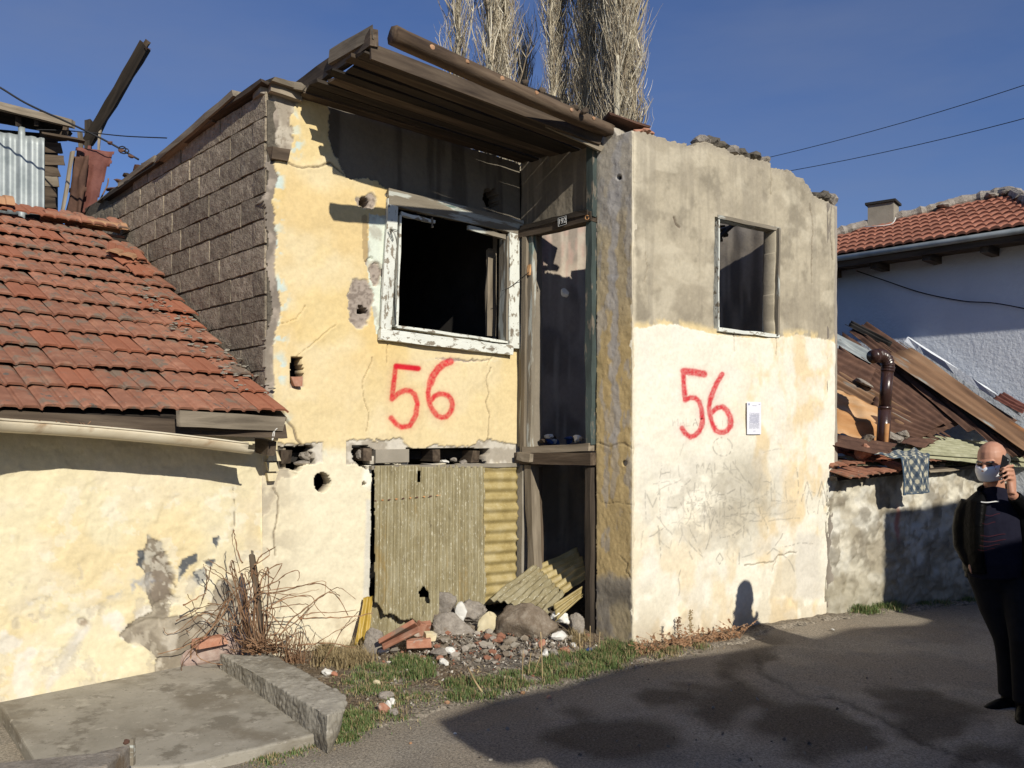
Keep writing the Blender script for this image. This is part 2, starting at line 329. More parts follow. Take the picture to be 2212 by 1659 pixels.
MT['cloth_black'] = mat('black_cloth', [(.006, .006, .007), (.010, .010, .012)], 20, bump=.3, bscale=12, bdist=.01, var=0, rough=.9, spec=.15)
MT['navy'] = mat('navy_wool', [(.008, .008, .016), (.013, .013, .024)], 20, bump=.3, bscale=60, bdist=.003, var=0, rough=.95, spec=.1)
MT['stripe_red'] = mat('dark_red_yarn', [(.045, .005, .008), (.07, .007, .011)], 20, bump=0, var=0)
MT['stripe_white'] = mat('white_yarn', [(.6, .6, .58), (.7, .7, .68)], 20, bump=0, var=0)
MT['mask'] = mat('mask_fabric', [(.72, .73, .76), (.80, .81, .83)], 20, bump=.2, bscale=20, bdist=.004, var=0, rough=.8)
MT['hair'] = mat('grey_hair', [(.05, .048, .045), (.16, .15, .14)], 60, bump=.8, bscale=90, bdist=.004, var=0)
MT['screen'] = mat('phone_black', [(.01, .01, .011), (.012, .012, .013)], 5, bump=0, var=0, rough=.2)
MT['paper'] = mat('paper', None, 20, attr=True, var=.02, bump=.1, rough=.8)
MT['blanket'] = mat('checked_blanket', None, 90, attr=True, var=.2, bump=.8, bscale=160, bdist=.006, rough=.95, spec=.1)
MT['interior'] = mat('stained_plaster', None, 12, stretch=(1, 1, .3), attr=True, var=.2, bump=.5, bscale=40, bdist=.006, shift=0)
# ------------------------------------------------------------------ the planes of the place
D_F = (.8043, .5943)
C0, C1, C2, C3 = (.944, 6.691), (3.031, 8.233), (.0785, 7.619), (-1.790, 6.238)
WA, WB = Wall(C3, D_F), Wall(C0, D_F)
WD = Wall(C2, (.682, -.731)); WK = Wall(C3, (-.682, .731), -1)
WW = Wall(C3, (-.7133, -.7009), -1); WS = Wall(C1, (-.682, .731), -1)
WG = Wall(C1, (.883, .469))
# ------------------------------------------------------------------ ground
def build_ground():
    global VH
    me = mesh_np('ground', [(-400, -300, -.45), (400, -300, -.45), (400, 700, -.45), (-400, 700, -.45)], [[0, 1, 2, 3]])
    tag(mk('ground', None, None, MT['soil'], me=me), kind='structure')
    res = .04
    xs = np.arange(-6, 7.5, res); ys = np.arange(-4.0, 12, res)
    X, Y = np.meshgrid(xs, ys, indexing='ij'); Z = ground_z(X, Y)
    Yc = np.maximum(Y, .8)
    PX = CX+F*X/Yc; PY = YH+F*(H-Z)/Yc
    Xw = PX+40*(fbm(X*3, Y*3, 3, 5)-.5); Yw = PY+30*(fbm(X*3, Y*3, 3, 9)-.5)
    # asphalt
    n1 = fbm(X*1.3, Y*1.3, 4, 1); n2 = fbm(X*4, Y*4, 2, 2); n3 = vnoise(X*9, Y*9, 3)
    col = np.empty(X.shape+(3,)); col[:] = (.36, .315, .25)
    col = mixc(col, (.24, .20, .155), sst(.45, .62, n1)*.6)
    col = mixc(col, (.25, .225, .19), sst(.55, .75, n2)*.5)
    col = mixc(col, (.30, .28, .24), sst(.82, .95, n3)*.5)
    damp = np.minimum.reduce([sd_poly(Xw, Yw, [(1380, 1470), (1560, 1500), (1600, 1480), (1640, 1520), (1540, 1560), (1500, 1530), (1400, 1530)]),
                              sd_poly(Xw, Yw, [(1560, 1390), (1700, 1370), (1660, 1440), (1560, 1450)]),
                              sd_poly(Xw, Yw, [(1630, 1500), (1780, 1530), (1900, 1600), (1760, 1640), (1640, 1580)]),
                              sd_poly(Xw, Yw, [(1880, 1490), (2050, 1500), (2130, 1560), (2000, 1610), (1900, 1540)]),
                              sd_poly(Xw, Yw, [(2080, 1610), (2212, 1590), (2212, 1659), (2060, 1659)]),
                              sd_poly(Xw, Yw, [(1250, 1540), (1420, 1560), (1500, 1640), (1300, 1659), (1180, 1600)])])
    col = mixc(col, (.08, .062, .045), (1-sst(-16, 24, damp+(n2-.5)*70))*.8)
    crack = sd_seg(Xw, Yw, [(1600, 1390), (1650, 1450), (1760, 1515), (1800, 1505), (1900, 1555), (2000, 1600), (2120, 1640)])
    col = mixc(col, (.05, .04, .03), (1-sst(1, 7, crack))*.6); pale = sd_poly(Xw, Yw, [(1660, 1440), (1740, 1500), (1800, 1500), (1770, 1520), (1690, 1480)])
    col = mixc(col, (.26, .235, .20), (1-sst(-6, 8, pale))*.6)
    edge_d = sd_seg(Xw, Yw, [(300, 1690), (730, 1610), (900, 1540), (1130, 1500), (1367, 1440), (1620, 1380), (1900, 1330), (2100, 1300)])
    col = mixc(col, (.26, .215, .16), (1-sst(10, 70, edge_d))*.5)
    Z2 = Z+(n3-.5)*.004+(n2-.5)*.012-.008*(1-sst(1, 5, crack))
    idx = np.arange(X.size).reshape(X.shape); Q = np.stack([idx[:-1, :-1], idx[1:, :-1], idx[1:, 1:], idx[:-1, 1:]], -1).reshape(-1, 4)
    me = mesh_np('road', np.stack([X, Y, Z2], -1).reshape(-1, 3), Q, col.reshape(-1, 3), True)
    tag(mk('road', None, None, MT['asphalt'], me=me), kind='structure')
    # earth strip along the houses
    res = .02
    X, Y = np.meshgrid(np.arange(-2.6, 5.4, res), np.arange(4.2, 10.2, res), indexing='ij'); Z = ground_z(X, Y)
    PX = CX+F*X/Y; PY = YH+F*(H-Z)/Y
    Xw = PX+34*(fbm(X*7, Y*7, 4, 5)-.5); Yw = PY+24*(fbm(X*7, Y*7, 4, 9)-.5)
    V = [(560, 1480), (700, 1600), (745, 1602), (850, 1566), (950, 1538), (1067, 1516), (1208, 1487), (1363, 1444), (1500, 1420), (1610, 1385), (1750, 1345), (1900, 1330), (2110, 1302), (2160, 1260), (2100, 1200), (1750, 1200), (1200, 1150), (500, 1150)]
    s = sd_poly(Xw, Yw, V)
    n1 = fbm(X*4, Y*4, 3, 11); n2 = fbm(X*11, Y*11, 2, 12); n3 = vnoise(X*21, Y*21, 13)
    Z2 = Z+.012+np.clip(-s/90, 0, 1)*.03+(n1-.5)*.035+(n2-.5)*.02+(n3-.5)*.006-.03*sst(-6, 4, s)
    rub = sd_poly(PX, PY, [(800, 1420), (830, 1350), (1000, 1320), (1150, 1290), (1290, 1300), (1290, 1400), (1150, 1440), (900, 1440)])
    Z2 = Z2+.09*(1-sst(-60, 10, rub))
    VH = np.where(s < 2, Z2, Z)
    col = np.empty(X.shape+(3,)); col[:] = (.165, .125, .085)
    col = mixc(col, (.235, .20, .155), sst(.42, .62, n1)*.8); col = mixc(col, (.09, .07, .05), sst(.55, .7, n2)*.55)
    col = mixc(col, (.40, .37, .31), sst(.86, .97, n3)*.7)
    grey = sd_poly(Xw, Yw, [(1030, 1300), (1150, 1330), (1200, 1400), (1230, 1440), (1120, 1470), (1000, 1430)]); col = mixc(col, (.19, .17, .145), (1-sst(-10, 30, grey))*.85)
    col = mixc(col, (.27, .235, .185), sst(-30, 0, s)*.8)
    keep = (s < 2)
    idx = np.arange(X.size).reshape(X.shape); Q = np.stack([idx[:-1, :-1], idx[1:, :-1], idx[1:, 1:], idx[:-1, 1:]], -1).reshape(-1, 4)
    Q = Q[keep.ravel()[Q].all(1)]; u_, inv = np.unique(Q.ravel(), return_inverse=True)
    me = mesh_np('earth_verge', np.stack([X, Y, Z2], -1).reshape(-1, 3)[u_], inv.reshape(-1, 4), col.reshape(-1, 3)[u_], True)
    tag(mk('earth_verge', None, None, MT['dust'], me=me), kind='structure')
build_ground()
VPOLY = [(560, 1480), (700, 1600), (745, 1602), (850, 1566), (950, 1538), (1067, 1516), (1208, 1487), (1363, 1444), (1500, 1420), (1610, 1385), (1750, 1345), (1900, 1330), (2110, 1302), (2160, 1260), (2100, 1200), (1750, 1200), (1200, 1150), (500, 1150)]
def vz(x, y):
    i, j = int(round((x+2.6)/.02)), int(round((y-4.2)/.02))
    if 0 <= i < VH.shape[0] and 0 <= j < VH.shape[1]: return max(float(VH[i, j]), gz(x, y))
    return gz(x, y)
def GV(x, y):
    z = 0.0
    for _ in range(3): p = G(x, y, z); z = vz(p.x, p.y)
    return G(x, y, z)

# ------------------------------------------------------------------ ruined house
house = empty('ruined_house', (WA.at(1.1, 0).x, WA.at(1.1, 0).y, 0), 'roofless two storey house with 56 sprayed in red on its yellow plaster', 'house')
GREY = (.33, .285, .225); DGREY = (.20, .17, .135)
RED = (.56, .010, .026)
N56L = [[(905, 796), (880, 794), (854, 791), (850, 826), (847, 862), (860, 850), (875, 843), (887, 845), (895, 852), (901, 871), (897, 897), (884, 920), (867, 923), (855, 916), (845, 903)],
        [(974, 781), (960, 786), (948, 796), (936, 812), (929, 828), (924, 848), (925, 862), (929, 878), (935, 888), (943, 898), (953, 902), (964, 900), (972, 892), (976, 883), (977, 873), (974, 862), (968, 855), (958, 851), (948, 851), (938, 856), (931, 864)]]
N56R = [[(1520, 808), (1500, 804), (1477, 802), (1477, 833), (1479, 864), (1490, 859), (1502, 860), (1510, 868), (1515, 881), (1519, 906), (1516, 922), (1510, 932), (1501, 941), (1491, 944), (1480, 937), (1472, 925)],
        [(1561, 808), (1550, 827), (1541, 847), (1536, 864), (1534, 881), (1535, 894), (1538, 906), (1542, 920), (1547, 930), (1554, 934), (1562, 934), (1570, 930), (1576, 922), (1578, 912), (1576, 900), (1571, 887), (1563, 879), (1552, 881), (1541, 891)]]
def spray(col, PX, PY, strokes, halo, bold):
    n = fbm(PX*.25, PY*.25, 3, 71); fine = vnoise(PX*.9, PY*.9, 72)
    d = np.minimum.reduce([sd_seg(PX, PY, s) for s in strokes]); b = sd_seg(PX, PY, bold)
    d = np.minimum(d, b-2.2)
    a = np.clip(1-sst(3.6, 7.8, d+(n-.5)*3), 0, 1)*np.clip(.80+.5*(n-.4)+.15*(fine-.5), .55, .96)
    h = np.exp(-np.maximum(d-3, 0)/halo)*.30*(.6+.8*fine)
    return mixc(col, RED, np.maximum(a, np.clip(h, 0, .5)))
def fa(U, V, PX, PY):
    n1 = fbm(U*2.1, V*2.1, 5, 21); n2 = fbm(U*9, V*9, 5, 22); n3 = fbm(U*40, V*40, 3, 23); big = fbm(U*.9, V*1.1, 3, 24)
    X = PX+(n2-.5)*26+(n3-.5)*8; Y = PY+(fbm(U*9, V*9, 5, 32)-.5)*26+(fbm(U*40, V*40, 3, 33)-.5)*8
    W = (n1-.5)*.035+(n2-.5)*.009+(fbm(U*5, V*5, 3, 419)-.5)*.012
    col = np.empty(U.shape+(3,)); col[:] = (.67, .53, .275)
    sat = np.clip((1-sst(560, 720, PX)*0)*sst(.38, .62, n1), 0, 1)
    col = mixc(col, (.68, .57, .36), sst(.40, .60, fbm(U*3.1, V*2.3, 4, 27))*.75)
    col = mixc(col, (.64, .45, .18), (1-sst(20, 110, ell(PX, PY, 745, 560, 120, 190)))*.55*sst(.3, .6, n1))
    low = sst(700, 960, PY)
    col = mixc(col, (.69, .57, .35), low*.55)
    streak = fbm(U*14, V*.8, 4, 41); col = mixc(col, (.62, .50, .28), sst(.55, .75, streak)*.35*sst(760, 830, PY))
    pier = sst(960, 985, PY)
    col = mixc(col, (.71, .645, .48), pier*.93); col = mixc(col, (.62, .53, .36), pier*sst(.5, .7, n1)*.35)
    col = mixc(col, (.50, .42, .29), pier*sst(1200, 1420, PY)*sst(.35, .6, n2)*.7)
    for (cx, cy, rx, ry) in ((640, 312, 12, 28), (640, 262, 9, 20), (598, 398, 22, 34), (596, 520, 22, 30), (602, 640, 22, 40), (600, 800, 18, 34), (606, 905, 22, 14), (600, 470, 16, 20), (600, 720, 20, 30), (1112, 600, 10, 40), (745, 980, 30, 6)):
        m = (1-sst(-10, 8, ell(X, Y, cx, cy, rx, ry)))*sst(.46, .56, fbm(U*16, V*16, 4, 44)); col = mixc(col, (.48, .62, .62), m*.8)
    # grey plaster bared at the upper right, its colour darkened for shade towards the roof
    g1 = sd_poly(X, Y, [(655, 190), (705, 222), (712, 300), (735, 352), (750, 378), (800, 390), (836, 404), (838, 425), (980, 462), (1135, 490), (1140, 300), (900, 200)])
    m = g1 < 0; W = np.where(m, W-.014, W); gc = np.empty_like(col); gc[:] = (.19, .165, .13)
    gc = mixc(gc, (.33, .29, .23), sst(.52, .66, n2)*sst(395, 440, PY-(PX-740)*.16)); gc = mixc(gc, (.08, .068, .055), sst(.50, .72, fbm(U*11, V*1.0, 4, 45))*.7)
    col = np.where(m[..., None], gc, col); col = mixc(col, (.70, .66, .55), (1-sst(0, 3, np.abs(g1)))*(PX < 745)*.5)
    # corner column
    g2 = sd_poly(X, Y, [(560, 150), (668, 150), (662, 205), (640, 232), (628, 262), (638, 300), (620, 346), (560, 346)])
    m = g2 < 0; W = np.where(m, W-.012, W); col = np.where(m[..., None], mixc(mixc(np.broadcast_to(np.array(GREY), col.shape), (.46, .41, .33), sst(.45, .6, n2)), (.2, .16, .12), sst(.6, .7, n3)*.6), col)
    # ragged left edge where the plaster has come off
    le = PX-(583+18*(fbm(V*5, V*0+3, 4, 46)-.5)*2+(n3-.5)*6)
    m = (le < 12) & (PY < 880); W = np.where(m, W-.014, W); col = np.where(m[..., None], mixc(np.broadcast_to(np.array((.33, .28, .23)), col.shape), (.20, .17, .14), sst(.45, .6, n2)), col)
    keep = (le > -6) | (PY > 880) | (PY < 200)
    # peeled patch with the broken socket, small patches
    for (cx, cy, rx, ry) in ((777, 655, 27, 55), (790, 435, 26, 20), (812, 590, 14, 28), (800, 560, 6, 10), (1000, 775, 60, 3)):
        e = ell(X, Y, cx, cy, rx, ry); m = e < 0; W = np.where(m, -.016+(n3-.5)*.012, W)
        col = np.where(m[..., None], mixc(np.broadcast_to(np.array((.34, .285, .24)), col.shape), (.22, .18, .15), sst(.5, .65, n3)), col)
        col = mixc(col, (.70, .62, .45), (1-sst(0, 2.5, np.abs(e)))*.4)
    # mint coloured strip beside the window
    ms = sd_poly(PX+(n3-.5)*4, PY+(n3-.5)*6, [(796, 462), (842, 470), (838, 735), (828, 735), (812, 720), (800, 640), (793, 560)])
    pc = (ms < 0) & (ell(X, Y, 777, 655, 27, 55) > 0) & (ell(X, Y, 812, 590, 14, 28) > 0)
    col = np.where(pc[..., None], mixc(np.broadcast_to(np.array((.62, .66, .56)), col.shape), (.40, .38, .31), sst(.5, .62, n2)*.8), col)
    ms2 = sd_poly(X, Y, [(1100, 500), (1140, 500), (1140, 760), (1112, 745), (1105, 700)]); col = np.where(((ms2 < 0) & (PY < 765))[..., None], mixc(np.broadcast_to(np.array((.44, .60, .64)), col.shape), (.62, .56, .40), sst(.45, .55, n2)), col)
    col = np.where((sd_seg(PX, PY, [(786, 470), (790, 560)]) < 4+4*n3)[..., None], mixc(col, (.25, .17, .09), .6+0*n3), col)
    # ragged concrete edge above the beam pockets
    be = sd_poly(X, Y*1.0, [(590, 955), (680, 962), (765, 952), (860, 950), (885, 964), (1010, 966), (1050, 952), (1130, 958), (1130, 1004), (590, 1004)])
    m = (be < 0) & ((PX > 1050) | (PX < 700) | (PX > 750)); W = np.where(m, W-.018, W)
    col = np.where(m[..., None], mixc(np.broadcast_to(np.array((.36, .32, .26)), col.shape), (.62, .58, .50), sst(.45, .6, fbm(U*12, V*12, 3, 47))*.7), col)
    side = sd_poly(X, Y, [(600, 1000), (640, 1016), (600, 1050), (585, 1110), (560, 1130), (560, 960), (600, 960)])
    col = np.where((side < 0)[..., None], mixc(np.broadcast_to(np.array((.60, .53, .39)), col.shape), (.36, .31, .24), sst(.42, .58, n2)), col); W = np.where(side < 0, W-.012, W)
    sm = (1-sst(-20, 60, ell(X, Y, 590, 1180, 30, 190)))*sst(.4, .6, n2); col = mixc(col, (.48, .42, .31), sm*.6)
    e = ell(PX, PY, 800, 1030, 14, 24); col = mixc(col, (.80, .77, .68), (1-sst(-4, 8, e))*.8)
    rg = sd_poly(PX, PY, [(793, 1080), (806, 1080), (806, 1300), (786, 1300)]); col = mixc(col, (.55, .54, .50), (1-sst(-3, 5, rg))*.75)
    # cracks
    for pts, wd in (([(612, 345), (625, 352), (655, 363), (690, 362), (715, 352), (730, 365), (745, 378)], 1.6), ([(596, 878), (612, 890), (616, 905), (634, 925), (640, 948), (652, 962)], 2.2),
                    ([(803, 772), (795, 800), (783, 830), (786, 862), (796, 890), (790, 930)], .9), ([(838, 745), (836, 790)], .8), ([(1060, 795), (1050, 822), (1055, 850), (1050, 870), (1058, 900), (1052, 950)], 1.1),
                    ([(600, 700), (640, 690), (660, 660)], .7), ([(640, 770), (670, 745), (700, 720), (728, 700)], .8), ([(590, 1055), (602, 1075), (598, 1110), (590, 1150), (594, 1200)], 1.6), ([(1052, 790), (1060, 770)], .7)):
        s = sd_seg(PX+(n2-.5)*9+(n3-.5)*2, PY+(n2-.5)*9, pts); k = 1-sst(wd*.5, wd*1.5, s); col = mixc(col, (.14, .11, .08), k*min(.85, .3+wd*.3)); W = W-.012*k
        W = W+.004*(1-sst(1, 14, s))*(1-k)
    col = spray(col, PX, PY, N56L, 5.0, [(974, 781), (960, 786), (948, 796), (936, 812), (930, 828)]); col = mixc(col, RED, (1-sst(4, 8, sd_seg(PX, PY, [(903, 796), (856, 791)])))*.9)
    # openings
    hole = np.full(U.shape, 1e9)
    for h in (sd_poly(PX, PY, [(850, 438), (1105, 492), (1102, 752), (838, 722)]),
              sd_poly(X, Y, [(626, 775), (655, 775), (655, 818), (626, 830)]), ell(PX+(n3-.5)*3, PY, 697, 1042, 18, 21),
              ell(X, Y, 785, 668, 13, 8), ell(PX+(n3-.5)*6, PY, 788, 436, 10, 11), ell(X, Y, 1062, 428, 15, 26),
              sd_poly(X, Y, [(594, 967), (684, 967), (680, 1000), (640, 1010), (594, 1004)]), sd_poly(X, Y, [(764, 966), (806, 966), (806, 1000), (790, 1010), (768, 996)]),
              sd_poly(X, PY, [(884, 969), (1054, 969), (1054, 1001), (884, 1001)]), ell(PX, PY, 787, 1045, 4, 4)):
        hole = np.minimum(hole, h)
    low = sd_poly(PX+(n3-.5)*5, PY, [(805, 1004), (1140, 1004), (1140, 1700), (796, 1700)])
    hole = np.minimum(hole, low)
    keep = keep & (hole > 0) & (V < 4.27-.075*U-.04*n2)
    patchy = sd_poly(PX, PY, [(626, 815), (655, 815), (655, 838), (626, 838)]); col = np.where((patchy < 0)[..., None], np.array((.45, .38, .30)), col)
    W = np.where(patchy < 0, W-.02, W)
    return keep, W, np.clip(col, .01, .9)
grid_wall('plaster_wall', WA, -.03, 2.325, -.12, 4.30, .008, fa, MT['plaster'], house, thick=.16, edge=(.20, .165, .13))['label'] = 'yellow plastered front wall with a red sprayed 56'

GLY = {'M': [[(0, 1), (0, 0), (.5, .6), (1, 0), (1, 1)]], 'A': [[(0, 1), (.5, 0), (1, 1)], [(.2, .6), (.8, .6)]], 'L': [[(0, 0), (0, 1), (.8, 1)]], 'U': [[(0, 0), (0, .8), (.5, 1), (1, .8), (1, 0)]],
       'O': [[(.5, 0), (0, .5), (.5, 1), (1, .5), (.5, 0)]], 'N': [[(0, 1), (0, 0), (1, 1), (1, 0)]], 'E': [[(.8, 0), (0, 0), (0, 1), (.8, 1)], [(0, .5), (.6, .5)]], 'R': [[(0, 1), (0, 0), (.8, .25), (0, .5), (.9, 1)]],
       'T': [[(0, 0), (1, 0)], [(.5, 0), (.5, 1)]], 'I': [[(.5, 0), (.5, 1)]], 'C': [[(1, .1), (.3, 0), (0, .5), (.3, 1), (1, .9)]], 'Y': [[(0, 0), (.5, .5), (1, 0)], [(.5, .5), (.5, 1)]]}
def text_strokes(s, x, y, w, h, slope=0):
    out = []
    for i, ch in enumerate(s):
        for st in GLY.get(ch, []): out.append([(x+i*w*1.35+a*w, y+b*h+slope*i*w) for a, b in st])
    return out
def fb(U, V, PX, PY):
    n1 = fbm(U*2.1, V*2.1, 5, 51); n2 = fbm(U*8, V*8, 5, 52); n3 = fbm(U*40, V*40, 3, 53)
    X = PX+(n2-.5)*22+(n3-.5)*7; Y = PY+(fbm(U*8, V*8, 5, 54)-.5)*22
    W = (n1-.5)*.04+(n2-.5)*.010+(fbm(U*5, V*5, 3, 419)-.5)*.014; W = W-.05*(V-1.2)*sst(0, 1, (V-1.2)/3)*0
    col = np.empty(U.shape+(3,)); col[:] = (.43, .375, .275)
    col = mixc(col, (.33, .285, .21), sst(.38, .66, fbm(U*4, V*5, 6, 55, .6))*.7); col = mixc(col, (.22, .19, .14), sst(.52, .72, fbm(U*6, V*5, 6, 56, .62))*.6)
    col = mixc(col, (.55, .49, .37), sst(.52, .7, fbm(U*3, V*6, 4, 57))*.5)
    col = mixc(col, (.25, .215, .16), (1-sst(-60, 60, np.abs(PY-675)))*sst(.35, .55, n2)*.75)
    col = mixc(col, (.27, .235, .18), sst(.5, .7, fbm(U*18, V*1.1, 4, 66))*.35)
    bnd = interp_y(PX, [(1360, 705), (1391, 709), (1425, 699), (1455, 701), (1498, 709), (1537, 718), (1588, 729), (1674, 729), (1722, 724), (1773, 733), (1830, 742)])+(n2-.5)*14+(n3-.5)*4
    m = sst(-1.5, 1.5, PY-bnd)
    cr_ = np.empty_like(col); cr_[:] = (.77, .725, .60)
    ry = sst(1540, 1720, PX+(n1-.5)*260)*.75; ry = np.maximum(ry, sst(1000, 1300, PY)*.5)
    och = sst(.40, .62, fbm(U*5, V*3.2, 5, 58)); cr_ = mixc(cr_, (.70, .51, .25), np.clip(och*ry, 0, 1)*.85)
    cr_ = mixc(cr_, (.74, .70, .61), sst(.5, .7, fbm(U*6, V*6, 4, 59))*.5)
    smudge = (1-sst(-90, 50, ell(PX, PY, 1560, 1100, 190, 120)))*sst(.42, .62, fbm(U*6, V*8, 5, 60)); cr_ = mixc(cr_, (.46, .42, .34), smudge*.65)
    g2 = (1-sst(-10, 45, ell(X, Y, 1605, 1070, 40, 70))); cr_ = mixc(cr_, (.36, .32, .24), g2*.55)
    low = sst(1190, 1370, PY+(n1-.5)*160); cr_ = mixc(cr_, (.46, .385, .265), low*.55*sst(.3, .55, n2)); cr_ = mixc(cr_, (.38, .32, .24), sst(1330, 1400, PY)*sst(.35, .6, n2)*.6)
    cr_ = mixc(cr_, (.62, .58, .50), (1-sst(-8, 14, sd_poly(X, Y, [(1722, 1170), (1740, 1150), (1768, 1160), (1772, 1290), (1715, 1290), (1718, 1220)])))*.9)
    pt = sd_poly(X, Y, [(1686, 1210), (1722, 1200), (1716, 1290), (1660, 1290), (1672, 1240)]); cr_ = mixc(cr_, (.60, .53, .40), (1-sst(-4, 4, pt))*.8)
    col = mixc(col, (.74, .58, .30), (1-sst(0, 16, np.abs(PY-bnd+4)))*sst(.4, .55, n2)*.8)
    col = col*(1-m[..., None])+cr_*m[..., None]; W = W+.004*m
    # pencil scrawls
    rr = random.Random(7); g = np.zeros(U.shape)
    S = text_strokes('MALAUILIN', 1452, 905, 11, 15)+text_strokes('MALN', 1505, 1000, 14, 22)+text_strokes('ONI', 1546, 1195, 16, 24)
    S += text_strokes('LLAA', 1665, 1040, 24, 42)+text_strokes('TE', 1500, 1080, 40, 80)+text_strokes('MALA', 1395, 1060, 30, 60)+text_strokes('CA', 1740, 1060, 18, 50)
    for _ in range(120):
        x, y = rr.gauss(1545, 85), rr.gauss(1085, 62)
        if not (1385 < x < 1760 and 940 < y < 1230): continue
        a = rr.choice([0, 0, 1.4, 1.6, 1.5, .4, 2.6, -.4]); L = rr.uniform(12, 75); p = [(x, y)]
        for k in range(5):
            a += rr.uniform(-.35, .35); x += math.cos(a)*L/5; y += math.sin(a)*L/5; p.append((x, y))
        S.append(p)
    S.append([(1560+20*math.cos(t*.4), 965+20*math.sin(t*.4)) for t in range(17)])
    for s in S:
        x0, x1 = min(p[0] for p in s)-6, max(p[0] for p in s)+6; y0, y1 = min(p[1] for p in s)-6, max(p[1] for p in s)+6
        sel = (PX > x0) & (PX < x1) & (PY > y0) & (PY < y1)
        if sel.any(): g[sel] = np.maximum(g[sel], (1-sst(.5, 2.0, sd_seg(PX[sel], PY[sel], s)))*rr.uniform(.25, .75))
    col = mixc(col, (.22, .20, .17), g*sst(.3, .5, n3)*.8)
    for pts, wd in (([(1752, 440), (1757, 470), (1752, 520), (1750, 560), (1752, 610)], 1.0), ([(1800, 420), (1798, 450), (1794, 500), (1796, 560)], 1.4), ([(1365, 300), (1368, 500)], .6), ([(1785, 1130), (1788, 1200), (1784, 1300)], 1.8),
                    ([(1610, 1222), (1640, 1216), (1672, 1214), (1680, 1200), (1720, 1194)], 1.3), ([(1680, 1204), (1668, 1235)], 1.0), ([(1665, 330), (1666, 420)], .8), ([(1585, 720), (1588, 760)], .7), ([(1674, 730), (1676, 770)], .9), ([(1456, 469), (1460, 483), (1468, 490)], 2.0), ([(1395, 545), (1400, 580), (1392, 610)], .6)):
        s = sd_seg(PX+(n2-.5)*9+(n3-.5)*2, PY+(n2-.5)*9, pts); k = 1-sst(wd*.5, wd*1.5, s); col = mixc(col, (.14, .11, .08), k*min(.85, .3+wd*.3)); W = W-.012*k
    edge = (1-sst(1, 6+8*n3, PX-1367)); col = mixc(col, (.70, .62, .46), edge*.5); W = W-.010*(1-sst(0, 4, PX-1367))*n3
    col = spray(col, PX, PY, N56R, 5.5, [(1522, 808), (1500, 804), (1478, 802)])
    top = interp_y(PX, [(1360, 280), (1391, 284), (1434, 299), (1464, 307), (1498, 315), (1507, 306), (1528, 308), (1563, 318), (1588, 333), (1606, 336), (1640, 345), (1664, 350), (1668, 363), (1705, 368), (1735, 387), (1752, 409), (1760, 420), (1780, 432), (1801, 443), (1816, 450), (1840, 452)])
    right = np.interp(PY, [440, 600, 692, 932, 1033, 1127, 1320], [1817, 1814, 1812, 1808, 1802, 1790, 1786])
    keep = (PY > top+(n3-.5)*10) & (PX < right+(n3-.5)*5)
    keep &= sd_poly(PX, PY, [(1543, 470), (1672, 497), (1669, 726), (1543, 708)]) > 0
    keep &= ell(PX, PY, 1517, 906, 2, 2) > 0
    tb = (1-sst(2, 14+22*n2, PY-top)); col = mixc(col, (.30, .26, .20), tb*.6); W = W-.008*tb*n3
    return keep, W, np.clip(col, .01, .9)
grid_wall('plaster_wall', WB, 0, 2.72, -.16, 4.35, .008, fb, MT['plaster'], house, thick=.11, edge=(.19, .165, .13))['label'] = 'bare grey plaster above cream paint with a red sprayed 56 and pencil scrawls'
